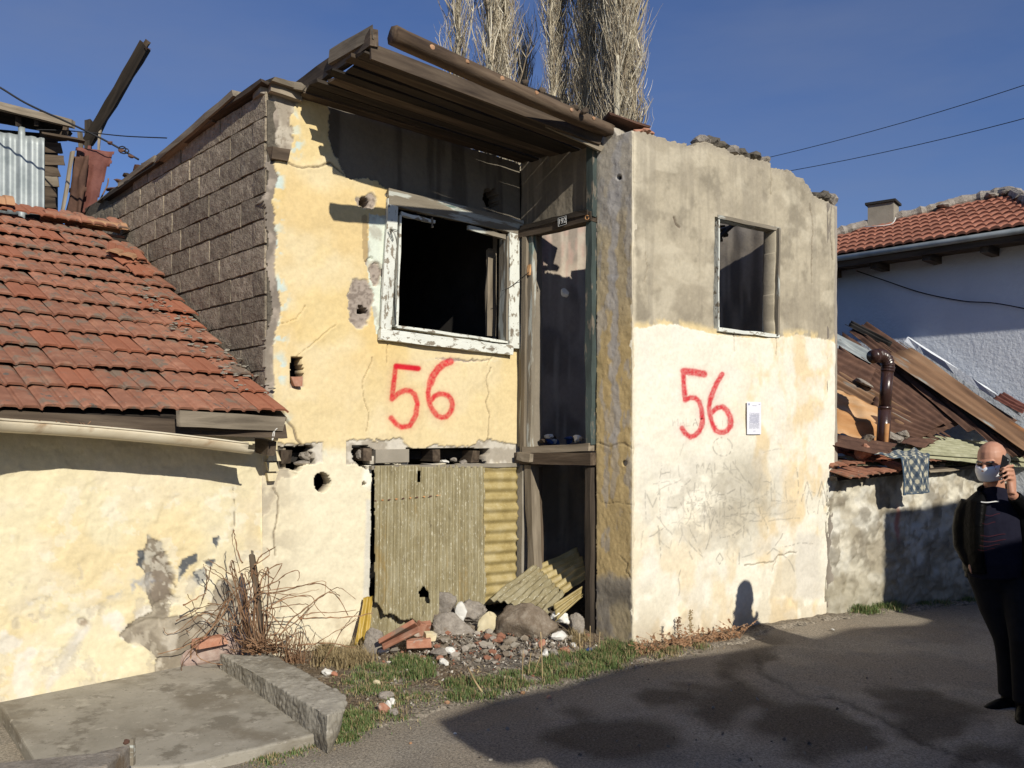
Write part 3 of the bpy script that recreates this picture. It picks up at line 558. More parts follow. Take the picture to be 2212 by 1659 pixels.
def fd(U, V, PX, PY):
    n1 = fbm(U*3, V*2.1, 5, 81); n2 = fbm(U*10, V*8, 5, 82); n3 = fbm(U*40, V*30, 3, 83)
    W = (n1-.5)*.02+(n2-.5)*.010+(n3-.5)*.004
    col = np.empty(U.shape+(3,)); col[:] = (.25, .215, .165)
    col = mixc(col, (.15, .13, .10), sst(.42, .6, fbm(U*12, V*1.2, 4, 84))*.8); col = mixc(col, (.42, .36, .25), sst(.6, .72, fbm(U*16, V*.9, 4, 85))*.6)
    pil = PX > 1284
    pc = np.empty_like(col); pc[:] = (.50, .41, .26)
    yl = sst(560, 760, PY+(n1-.5)*150); pc = mixc(pc, (.58, .43, .20), yl*.85)
    pc = mixc(pc, (.46, .43, .38), (1-sst(380, 560, PY+(n2-.5)*120))*.75)
    for (a, b) in ((310, 420), (420, 600), (600, 950), (960, 1070)):
        st = sd_seg(PX+(n2-.5)*26, PY, [(1330+(a*7 % 13)-8, a), (1327+(b*5 % 11)-6, b)]); pc = mixc(pc, (.47, .45, .43), (1-sst(6, 11, st))*(.75 if b < 960 else .45))
    pc = mixc(pc, (.42, .40, .38), sst(.57, .66, fbm(U*13, V*5, 4, 86))*.55)
    pc = mixc(pc, (.36, .315, .25), sst(1235, 1262, PY+(n2-.5)*50)); pc = mixc(pc, (.17, .15, .12), sst(1240, 1290, PY)*(1-sst(1340, 1400, PY))*sst(.45, .6, n1)*.8)
    pc = mixc(pc, (.50, .40, .22), sst(1280, 1330, PY)*sst(.45, .6, fbm(U*9, V*6, 3, 88))*.6)
    pc = mixc(pc, (.74, .66, .50), (1-sst(0, 5, 1366-PX+(n3-.5)*8))*.8)
    col = np.where(pil[..., None], pc, col)
    for pts, wd in (([(1290, 958), (1320, 965), (1345, 958), (1366, 968)], 1.6), ([(1300, 1085), (1366, 1092)], .7), ([(1340, 1200), (1355, 1215), (1352, 1230), (1362, 1250)], 1.2)):
        s = sd_seg(PX+(n3-.5)*8, PY+(n2-.5)*8, pts); k = 1-sst(wd*.4, wd*1.5, s); col = mixc(col, (.17, .13, .08), k*.5); W = W-.004*k
    for (cx, cy) in ((1350, 1000), (1337, 383)):
        e = ell(PX, PY, cx, cy, 4, 4.5); W = np.where(e < 1, W-.03, W); col = mixc(col, (.02, .02, .02), 1-sst(-1, 2, e))
    top = np.interp(PX, [1120, 1286, 1300, 1312, 1325, 1335, 1345, 1370], [330, 290, 285, 268, 272, 292, 288, 280])
    keep = (PY > top+(n3-.5)*8)
    ul = np.interp(PX, [1120, 1285], [508, 468])
    keep &= ~((PX > 1140) & (PX < 1287+(n3-.5)*4) & (PY > ul) & (PY < 1420) )
    return keep, W, np.clip(col, .01, .9)
grid_wall('plaster_wall', WD, 0, 1.268, -.12, 4.35, .008, fd, MT['plaster'], house, thick=.18, edge=(.22, .19, .15))['label'] = 'doorway wall with an ochre pillar'
# hidden masonry behind: inner faces, floors, back walls
def slabbox(name, wall, u0, u1, v0, v1, w0, w1, m, parent=house):
    b = Bag(); v = []
    for ww in (w0, w1):
        for (u, vv) in ((u0, v0), (u1, v0), (u1, v1), (u0, v1)): v.append(wall.at(u, vv, ww))
    b.add(v, [(0, 1, 2, 3), (7, 6, 5, 4), (0, 4, 5, 1), (1, 5, 6, 2), (2, 6, 7, 3), (3, 7, 4, 0)])
    return b.build(name, m, parent)
def fi(seed, top=None, base=(.33, .29, .24), pink=False):
    def f(U, V, PX, PY):
        n1 = fbm(U*2, V*2, 5, seed); n2 = fbm(U*9, V*7, 4, seed+1); st = fbm(U*13, V*.9, 4, seed+2)
        col = np.empty(U.shape+(3,)); col[:] = base
        col = mixc(col, (.13, .115, .10), sst(.45, .65, n1)*.6); col = mixc(col, (.48, .42, .34), sst(.5, .68, st)*.6)
        if pink:
            col = col*1.15; col = mixc(col, (.44, .30, .25), sst(.52, .6, fbm(U*24, V*4, 4, seed+3))*.6*sst(3.0, 3.3, V))
        W = (n1-.5)*.03+(n2-.5)*.02
        t = top if top is not None else 4.1
        keep = V < t+(fbm(U*6, V*0, 4, seed+5)-.5)*.25
        return keep, W, np.clip(col, .01, .9)
    return f
WI = Wall((C0[0]+.8043*.0-.5943*1.6, C0[1]+.5943*.0+.8043*1.6), D_F)
grid_wall('inner_wall', WI, -.17, 1.4, 0, 4.1, .03, fi(301, 4.0, (.36, .30, .24), True), MT['plaster'], house, thick=.15)
grid_wall('inner_wall', WS, .0, 1.9, 0, 4.1, .03, fi(311, 3.95, (.22, .19, .155)), MT['plaster'], house, thick=.2)
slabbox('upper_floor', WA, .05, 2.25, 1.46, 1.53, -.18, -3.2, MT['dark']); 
slabbox('upper_floor', WB, .02, 2.5, 1.45, 1.52, -.21, -1.45, MT['concrete'])
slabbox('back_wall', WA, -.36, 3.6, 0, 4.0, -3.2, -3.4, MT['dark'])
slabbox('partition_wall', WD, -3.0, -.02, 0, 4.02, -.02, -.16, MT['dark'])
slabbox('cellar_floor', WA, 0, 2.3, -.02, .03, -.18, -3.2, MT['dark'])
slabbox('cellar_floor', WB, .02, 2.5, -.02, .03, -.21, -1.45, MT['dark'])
# ceiling over the old room (seen only from below, coloured near black for the darkness inside)
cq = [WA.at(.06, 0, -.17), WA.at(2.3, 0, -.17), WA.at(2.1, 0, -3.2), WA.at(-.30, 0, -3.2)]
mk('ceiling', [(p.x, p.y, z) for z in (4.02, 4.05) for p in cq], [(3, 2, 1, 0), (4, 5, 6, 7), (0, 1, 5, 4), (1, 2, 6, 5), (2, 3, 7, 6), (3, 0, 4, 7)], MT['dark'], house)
# rubble concrete cap on the broken top of the right wall and brick shards
def rock_mesh(size, seed, sub=2, planes=9, rough=.06):
    rr = random.Random(seed); bm = bmesh.new(); bmesh.ops.create_icosphere(bm, subdivisions=sub, radius=1)
    pl = [(Vector((rr.gauss(0, 1), rr.gauss(0, 1), rr.gauss(0, 1))).normalized(), rr.uniform(.62, .95)) for _ in range(planes)]
    for v in bm.verts:
        n = v.co.normalized(); r = 1.15
        for p, dd in pl:
            c = n.dot(p)
            if c > .05: r = min(r, dd/c)
        r *= 1+rough*(mnoise.noise(n*2.3+Vector((seed % 97, 0, 0)))*1.6+mnoise.noise(n*6+Vector((seed % 97, 3, 0))))
        v.co = Vector((n.x*r*size[0], n.y*r*size[1], n.z*r*size[2]))
    V = [v.co.copy() for v in bm.verts]; Fc = [tuple(v.index for v in f.verts) for f in bm.faces]; bm.free(); return V, Fc
def rock(name, loc, size, seed, m, parent=None, rot=(0, 0, 0), sub=2, rough=.06, planes=9, smooth=False):
    V, Fc = rock_mesh(size, seed, sub, planes, rough)
    M = Matrix.Translation(Vector(loc)) @ Matrix.Rotation(rot[2], 4, 'Z') @ Matrix.Rotation(rot[1], 4, 'Y') @ Matrix.Rotation(rot[0], 4, 'X')
    return mk(name, V, Fc, m, parent, M, smooth=smooth)
for i, (x, y, sx, sz) in enumerate(((1512, 300, .05, .035), (1532, 302, .06, .04), (1555, 312, .07, .035), (1578, 322, .06, .04), (1600, 330, .055, .05), (1622, 336, .06, .04), (1648, 343, .05, .03), (1766, 420, .04, .03), (1778, 422, .05, .035), (1792, 426, .045, .045))):
    rock('broken_coping', WB.hit(x, y, -.09)+Vector((0, 0, -.02)), (sx*1.7, .09, sz*1.5), 900+i, MT['mortar'] if i % 3 else MT['rock'], house, (0, 0, .64), rough=.16)
for i, (x, y) in enumerate(((1378, 285), (1392, 284), (1404, 288))):
    rock('brick_shard', WB.hit(x, y, -.10), (.05, .05, .022), 930+i, MT['brick'], house, (0, 0, .6))
# ------------------------------------------------------------------ block gable wall: every block a sub-part
bw = empty('block_wall', WK.at(0, 1.2), parent=house)
def block_me(seed, L, Hh):
    rr = random.Random(seed); nx, nz = 5, 3; b = Bag(); V = []; Fc = []
    for i in range(nx+1):
        for k in range(nz+1):
            e = (i in (0, nx)) or (k in (0, nz))
            V.append((i*L/nx+rr.uniform(-.003, .003), (rr.uniform(-.006, .0) if e else rr.uniform(-.003, .003)), k*Hh/nz+rr.uniform(-.004, .004)))
    idx = lambda i, k: i*(nz+1)+k
    for i in range(nx):
        for k in range(nz): Fc.append((idx(i, k), idx(i, k+1), idx(i+1, k+1), idx(i+1, k)))
    n0 = len(V); ring = [idx(i, 0) for i in range(nx+1)]+[idx(nx, k) for k in range(1, nz+1)]+[idx(i, nz) for i in range(nx-1, -1, -1)]+[idx(0, k) for k in range(nz-1, 0, -1)]
    for r_ in ring: v = V[r_]; V.append((v[0], -.17, v[2]))
    for j in range(len(ring)):
        Fc.append((ring[j], ring[(j+1) % len(ring)], n0+(j+1) % len(ring), n0+j))
    Fc.append(tuple(n0+j for j in range(len(ring))))
    me = bpy.data.meshes.new('block'); me.from_pydata(V, [], Fc); me.update()
    bm = bmesh.new(); bm.from_mesh(me); bmesh.ops.recalc_face_normals(bm, faces=bm.faces); bm.to_mesh(me); bm.free(); me.materials.append(MT['block']); return me
BL, BH = .385, .186
full = [block_me(i, BL-.010, BH-.015) for i in range(6)]; half = [block_me(20+i, BL/2-.008, BH-.012) for i in range(2)]
def wall_top(u): return 4.20-.020*u
Mk = Matrix((WK.d, WK.n, Vector((0, 0, 1)))).transposed().to_4x4()
row = 0; v = 1.40
while v < 4.2:
    u = .03 if row % 2 == 0 else .03+BL/2
    if row % 2: 
        M = Mk.copy(); M.translation = WK.at(.03, v, .0); 
        if v+BH < wall_top(0)+.03: mk('block', None, None, None, bw, M, me=half[row % 2])
    while u < 4.6:
        zt = wall_top(u)
        if v+BH < zt+.04:
            M = Mk.copy(); M.translation = WK.at(u, v+rnd.uniform(-.003, .003), rnd.uniform(-.005, .004)); mk('block', None, None, None, bw, M @ Matrix.Rotation(rnd.uniform(-.008, .008), 4, 'Y'), me=full[rnd.randrange(6)])
        u += BL
    v += BH; row += 1
slabbox('mortar_core', WK, .02, 4.7, 0, 4.12, -.020, -.14, MT['mortar'], bw)
# wooden plates and planks along the top of the gable wall
pk = lambda x, y, w=0: WK.hit(x, y, w)
for k_, (a, b, wv_, m_) in enumerate((((584, 181), (470, 262), .16, 'wood'), ((474, 262), (362, 344), .13, 'wood'), ((366, 345), (240, 430), .14, 'wood_dark'), ((300, 380), (222, 436), .10, 'wood_grey'))):
    board('wall_plate', pk(a[0], a[1], -.03), pk(b[0], b[1], -.03), wv_, .035 if k_ < 3 else .02, MT[m_], house, segs=6, jit=.007, rag=.04)
board('loose_plank', pk(517, 212, .02)+Vector((0, 0, .03)), pk(352, 348, .02)+Vector((0, 0, .02)), .10, .055, MT['wood_grey'], house, segs=6)
board('loose_plank', pk(348, 345, -.02), pk(270, 402, -.02), .13, .05, MT['wood_grey'], house, segs=4)
board('loose_plank', pk(375, 322, .03), pk(340, 348, .03), .05, .03, MT['wood_grey'], house, segs=3)
board('corner_plate', WA.hit(580, 176, .02), WA.hit(652, 200, .02), .16, .035, MT['wood_grey'], house, segs=3)
board('corner_block', WA.hit(582, 188, .0)+Vector((0, 0, -.01)), WA.hit(648, 210, .0)+Vector((0, 0, -.01)), .10, .06, MT['wood_grey'], house, segs=3)
board('embedded_timber', WA.hit(582, 330, .01), WA.hit(621, 337, .01), .05, .085, MT['wood'], house, segs=2)
for i, (x, y) in enumerate(((262, 400), (280, 388), (300, 372), (318, 362), (246, 415))):
    rock('roof_scrap', pk(x, y, -.02)+Vector((0, 0, .03)), (.07, .06, .025), 950+i, MT['wood'] if i % 2 else MT['rust_dark'], house, (0, .2, i), rough=.1)
# ------------------------------------------------------------------ porch roof: rafter, soffit planks, front plank, log
porch = empty('porch_roof', WA.at(1.2, 4.1, .5), parent=house)
rt0, rt1 = WA.hit(650, 186, -.1), P(808, 80, 5.72)
board('rafter', WA.hit(640, 200, -.25), rt1, .05, .12, MT['wood'], porch, segs=6, jit=.008)
board('rafter_splint', P(720, 132, 6.1)+Vector((-.02, 0, .03)), rt1+Vector((-.01, 0, .03)), .03, .10, MT['wood_grey'], porch, segs=3, jit=.008)
board('purlin_end', WA.hit(612, 182, .0), WA.hit(655, 190, .12), .06, .05, MT['wood_grey'], porch, segs=2)
P1, P2 = P(800, 112, 5.74), P(1298, 308, 6.90)
A1, A2 = WA.hit(652, 212, .0), WA.at(2.33, WA.uv(1128, 352)[1], 0)
NP = 8
for k in range(NP):
    f0, f1 = (k+.5)/NP, (k+.5)/NP
    a = A1.lerp(P1, f0); b = A2.lerp(P2, f1); a += (a-b).normalized()*(.03+rnd.uniform(-.05, .04)); b += (b-a).normalized()*.03
    wd = (A1-P1).length/NP*rnd.uniform(.90, .99); a.z += rnd.uniform(-.008, .008); b.z += rnd.uniform(-.008, .008)
    M = board('plank', a, b, wd, .022, MT['wood_dark' if k % 3 else 'wood'], porch, segs=6, jit=.006, sag=.0)
board('front_plank', P1+Vector((.0, -.01, .0)), P2+Vector((0, -.02, .02)), .025, .105, MT['wood'], porch, segs=7, jit=.004, sag=.0)
board('front_rail', P(1180, 268, 6.62), P(1300, 322, 6.9), .02, .05, MT['wood_grey'], porch, segs=3)
la0, la1 = P(850, 74, 5.30), P(1318, 282, 6.88); prof = [(-.052, -.05), (.045, -.052), (.056, -.01), (.046, .034), (.014, .052), (-.022, .052), (-.052, .03), (-.056, -.01)]
rr = random.Random(12); V = []; Fc = []; Ll = (la1-la0).length
for i in range(25):
    x = Ll*i/24
    for (a, b) in prof: V.append((x+(rr.uniform(-.01, .01) if i == 0 else 0), a*(1-.08*i/24)+rr.uniform(-.0015, .0015), b*(1-.08*i/24)+rr.uniform(-.0015, .0015)-.012*math.sin(i/24*math.pi)))
for i in range(24):
    for k in range(8): Fc.append((i*8+k, i*8+(k+1) % 8, (i+1)*8+(k+1) % 8, (i+1)*8+k))
Fc += [tuple(range(7, -1, -1)), tuple(range(24*8, 25*8))]
lo = mk('log_beam', V, Fc, MT['log'], porch, frame(la0, la1), smooth=True)
for i, t in enumerate((.13, .27, .42, .58, .76, .88)):
    rock('knot', la0.lerp(la1, t)+Vector((.028, -.050, -.004+.01*(i % 2))), (.020, .006, .016), 1500+i, MT['tile_tan'], porch, (0, 0, .78), sub=2, rough=.05)
for i, (x, y) in enumerate(((1133, 178), (1170, 196), (1242, 232), (1262, 240))):
    rock('nail_block', P(x, y, 6.5), (.03, .03, .03), 970+i, MT['wood'], porch)
board('roof_sheet', P(1300, 262, 6.95), P(1385, 290, 7.05), .35, .015, MT['rust_dark'], porch, segs=3)
rk = board('cross_lath', P(925, 163, 6.0), P(978, 195, 6.2), .04, .03, MT['wood_grey'], porch, segs=2)
board('deck_plank', P(1020, 150, 7.1)+Vector((0, 0, -.05)), P(1200, 225, 7.5), .2, .03, MT['wood_dark'], porch, segs=3)
# ------------------------------------------------------------------ timber window frame in the yellow wall
win = empty('window', WA.hit(970, 600, .02), parent=house); win['label'] = 'unglazed window with a peeling white frame'
def wb(name, a, b, wd, tk, m, w=.03, parent=win, wall=WA, segs=6, jit=.004, seed=None):
    p, q = wall.hit(a[0], a[1], w), wall.hit(b[0], b[1], w)
    return board(name, p, q, wd, tk, m, parent, up=wall.n, segs=segs, jit=jit, rag=.004, seed=seed)
wb('side_casing', (848, 432), (832, 722), .095, .03, MT['white_paint'])
wb('side_casing', (1110, 492), (1108, 752), .11, .03, MT['white_paint'])
wb('top_casing', (838, 425), (1128, 493), .13, .036, MT['worn_paint'])
wb('bottom_casing', (820, 722), (1106, 757), .085, .04, MT['white_paint'], w=.036)
wb('inner_lining', (858, 468), (850, 706), .02, .12, MT['white_paint'], w=-.02)
wb('inner_lining', (1089, 512), (1087, 735), .02, .12, MT['worn_paint'], w=-.02)
wb('inner_lining', (852, 706), (1090, 740), .02, .10, MT['white_paint'], w=-.01)
wb('top_lath', (865, 462), (938, 480), .03, .03, MT['white_paint'], w=.01)
wb('top_lath', (1010, 492), (1090, 512), .035, .03, MT['worn_paint'], w=.012)
wb('hanging_splinter', (932, 470), (934, 492), .014, .012, MT['wood_grey'], w=.02, segs=3)
board('inner_post', WA.hit(1062, 540, -.22), WA.hit(1060, 722, -.22), .10, .035, MT['wood_grey'], win, up=WA.n, segs=4)
tube_obj('wire', spline([WA.hit(1085, 628, .03), WA.hit(1102, 620, .05), WA.hit(1120, 606, .07), WD.hit(1142, 588, .06)], 4), .003, MT['cable'], win, 4)
tube_obj('wire', spline([WA.hit(842, 492, .06), WA.hit(852, 500, .06), WA.hit(858, 530, .05), WA.hit(856, 600, .04), WA.hit(856, 700, .05)], 4), .003, MT['worn_paint'], win, 4)
tube_obj('wire', spline([WA.hit(838, 500, .055), WA.hit(850, 520, .06), WA.hit(845, 496, .06), WA.hit(860, 498, .06)], 4), .003, MT['dark_green'], win, 4)
# beam pockets under the upper floor
pock = empty('beam_pockets', WA.hit(850, 985, -.05), parent=house)
for (x, y, ww, wd) in ((618, 987, .0, .085), (793, 982, -.01, .07), (943, 984, .0, .085), (1028, 986, -.02, .08)):
    a = WA.hit(x, y, ww); board('beam_end', a, a-WA.n*1.2, wd, .10, MT['wood'], pock, segs=2, jit=.004)
for i, (x, y, sx, sz) in enumerate(((662, 985, .05, .045), (655, 1000, .07, .02), (778, 980, .035, .05), (960, 998, .05, .018), (1000, 998, .04, .02), (980, 994, .03, .02), (1045, 992, .04, .035))):
    rock('loose_rubble', WA.hit(x, y, -.09), (sx, .05, sz), 990+i, MT['rock'] if i != 3 else MT['whitestuff'], pock, rough=.15)
v0, v1 = WA.uv(810, 1000), WA.uv(882, 970)
slabbox('concrete_lintel', WA, v0[0], v1[0], v0[1], v1[1]-.0, .012, -.12, MT['concrete'], pock)
wb('ledge_strip', (800, 1010), (1120, 1004), .03, .05, MT['concrete'], w=.03, parent=pock)
board('socket_brick', WA.hit(628, 824, .0), WA.hit(653, 824, .0), .08, .07, MT['brick'], house, up=(0, 0, 1), segs=2)
# ------------------------------------------------------------------ doorway: timber frame, sill and lower opening
door = empty('doorway', WD.hit(1205, 1000, 0), parent=house); door['label'] = 'empty upper doorway above a second opening'
def db(name, a, b, wd, tk, m, w=.0, segs=6, jit=.005): return wb(name, a, b, wd, tk, m, w, door, WD, segs, jit)
db('door_jamb', (1142, 500), (1136, 965), .16, .05, MT['worn_paint'], .012, 8)
db('jamb_strip', (1135, 505), (1130, 990), .05, .03, MT['wood_grey'], .05, 8)
db('door_lintel', (1127, 506), (1284, 468), .085, .09, MT['wood'], .02)
db('lintel_lath', (1127, 494), (1272, 458), .04, .05, MT['wood_dark'], .05)
db('right_jamb', (1279, 300), (1277, 470), .07, .05, MT['dark_green'], .03, 6)
db('right_jamb', (1277, 468), (1276, 960), .062, .06, MT['dark_green'], .02, 12, .010)
db('sill_board', (1140, 972), (1284, 966), .06, .14, MT['wood_grey'], .0)
db('sill_beam', (1122, 990), (1286, 992), .10, .12, MT['wood'], .01)
db('beam_stub', (1122, 985), (1150, 990), .07, .06, MT['wood_grey'], .08, 2)
db('lower_jamb', (1128, 1004), (1126, 1290), .07, .06, MT['concrete'], .03, 6)
db('lower_jamb', (1148, 1004), (1158, 1282), .075, .10, MT['wood_grey'], .0, 6, .008)
db('lower_jamb', (1160, 1010), (1164, 1260), .05, .08, MT['wood'], -.06, 6, .01)
db('lower_jamb', (1278, 1010), (1278, 1380), .06, .10, MT['wood_dark'], .0, 6)
db('jamb_scrap', (1144, 572), (1143, 594), .03, .02, MT['rust_orange'], .045, 2)
tube_obj('bent_nail', [WD.hit(1268+4*math.cos(a), 470+5*math.sin(a), .10) for a in [i*.7 for i in range(9)]], .004, MT['rust_orange'], door, 4)
for i in range(16):
    x = rnd.uniform(1165, 1268); rock('floor_debris', WD.hit(x, 955-rnd.uniform(0, 12), -.12-rnd.uniform(0, .5)), (rnd.uniform(.02, .07), .04, rnd.uniform(.015, .04)), 1100+i, MT[rnd.choice(['rock', 'rock', 'blue', 'whitestuff', 'dark', 'wood'])], door, (0, 0, i), rough=.2)
rock('white_flake', WI.hit(1220, 632, .01)*.9+Vector((0, 0, .17)), (.035, .02, .045), 1130, MT['whitestuff'], door)
# right hand window
win2 = empty('window', WB.hit(1605, 595, 0), parent=house); win2['label'] = 'small bare window opening with a thin wooden frame'
def w2(name, a, b, wd, tk, m, w, segs=5): return wb(name, a, b, wd, tk, m, w, win2, WB, segs, .004)
w2('frame_side', (1543, 468), (1543, 712), .014, .10, MT['white_paint'], -.045)
w2('frame_side', (1668, 496), (1665, 726), .022, .17, MT['worn_paint'], -.045)
w2('inner_post', (1662, 500), (1660, 722), .06, .03, MT['wood_grey'], -.15)
w2('frame_top', (1541, 470), (1676, 498), .03, .10, MT['worn_paint'], -.035)
w2('frame_bottom', (1540, 713), (1672, 727), .03, .13, MT['white_paint'], -.04)
for i, (a, b) in enumerate((((1545, 520), (1590, 478)), ((1545, 500), (1600, 482)), ((1560, 490), (1568, 510)), ((1548, 505), (1556, 520)))):
    board('hanging_lath', WB.hit(*a, -.4-.1*i), WB.hit(*b, -.55-.1*i), .05, .02, MT['wood_grey'] if i % 2 else MT['wood'], win2, segs=3)
b = board('fallen_rafter', WB.at(.55, 3.95, -.3), WS.at(1.3, 3.75, .05), .08, .06, MT['wood'], house, segs=3)
# number plate 192
plate = empty('number_plate', WD.hit(1215, 478, .08), parent=house)
pc_ = WD.hit(1215, 478, .085)
Mp = Matrix((WD.d, WD.n, Vector((0, 0, 1)))).transposed().to_4x4(); Mp.translation = pc_
Mp = Mp @ Matrix.Rotation(-.05, 4, 'Y')
mk('plate_panel', boxv(-.052, .052, -.003, .003, -.04, .04), BOXF, MT['screen'], plate, Mp)
def flat_text(name, s, size, m, parent, M, bold=.0):
    cu = bpy.data.curves.new(name, 'FONT'); cu.body = s; cu.size = size; cu.align_x = 'CENTER'; cu.align_y = 'CENTER'; cu.extrude = .0006; cu.offset = bold
    t_ = bpy.data.objects.new('tmp', cu); C.objects.link(t_); dg = bpy.context.evaluated_depsgraph_get(); me = bpy.data.meshes.new_from_object(t_.evaluated_get(dg)); bpy.data.objects.remove(t_)
    me.materials.clear(); return mk(name, None, None, m, parent, M, me=me)
tm = Matrix(((1, 0, 0), (0, 0, -1), (0, 1, 0))).to_4x4()   # text lies in the xz plane, reads from +n
# WD.d runs to the viewer's right, n towards the viewer: local axes are (d, n, z)
rot = Matrix(((1, 0, 0, 0), (0, 0, 1, .0045), (0, 1, 0, 0), (0, 0, 0, 1)))
flat_text('plate_number', '192', .062, MT['paper_white'] if 'paper_white' in MT else MT['stripe_white'], plate, Mp @ rot, .001)
bb = Bag()
for (x0, x1, z0, z1) in ((-.048, .048, .033, .036), (-.048, .048, -.036, -.033), (-.048, -.045, -.033, .033), (.045, .048, -.033, .033)): bb.add(boxv(x0, x1, .003, .0045, z0, z1), BOXF)
bb.build('plate_border', MT['stripe_white'], plate, Mp)
# the paper notice
nx_, nv_ = WB.uv(1608, 868), WB.uv(1643, 938)
un, vn = np.meshgrid(np.linspace(nx_[0], nx_[0]+.195, 60), np.linspace(nv_[1], nv_[1]+.285, 90), indexing='ij')
a_, b_ = (un-un.min())/.195, (vn-vn.min())/.285
pcx = np.full(un.shape+(3,), .74); pcx[..., 2] = .80
line = ((b_*44) % 1 > .45) & (a_ > .14) & (a_ < .86) & (b_ < .66) & (b_ > .16) & (vnoise(a_*38, np.floor(b_*44), 5) > .25)
pcx = mixc(pcx, (.12, .13, .20), line*.75)
pcx = mixc(pcx, (.25, .26, .38), ((a_ > .18) & (a_ < .82) & (b_ > .34) & (b_ < .60))*.28)
pcx = mixc(pcx, (.12, .15, .30), (np.hypot(a_-.13, (b_-.92)*1.4) < .05)*.8)
pcx = mixc(pcx, (.15, .15, .2), ((np.abs(b_-.93) < .012) & (a_ > .8) & (a_ < .92))*.7+((np.abs(b_-.88) < .008) & (a_ > .35) & (a_ < .65))*.5)
pcx = mixc(pcx, (.3, .3, .4), ((np.abs(a_-.5) < .10) & (np.abs(b_-.1) < .022) & (vnoise(a_*60, b_*60, 8) > .5))*.6)
wv = .028+.004*np.sin(a_*3)+.006*b_*0
pt = np.stack([WB.o.x+WB.d.x*un+WB.n.x*wv, WB.o.y+WB.d.y*un+WB.n.y*wv, vn], -1).reshape(-1, 3)
ix = np.arange(un.size).reshape(un.shape); Qn = np.stack([ix[:-1, :-1], ix[1:, :-1], ix[1:, 1:], ix[:-1, 1:]], -1).reshape(-1, 4)
tag(mk('notice', None, None, MT['paper'], me=mesh_np('notice', pt, Qn, pcx.reshape(-1, 3))), 'white printed paper notice pasted beside the red 56 on the cream wall', 'notice')
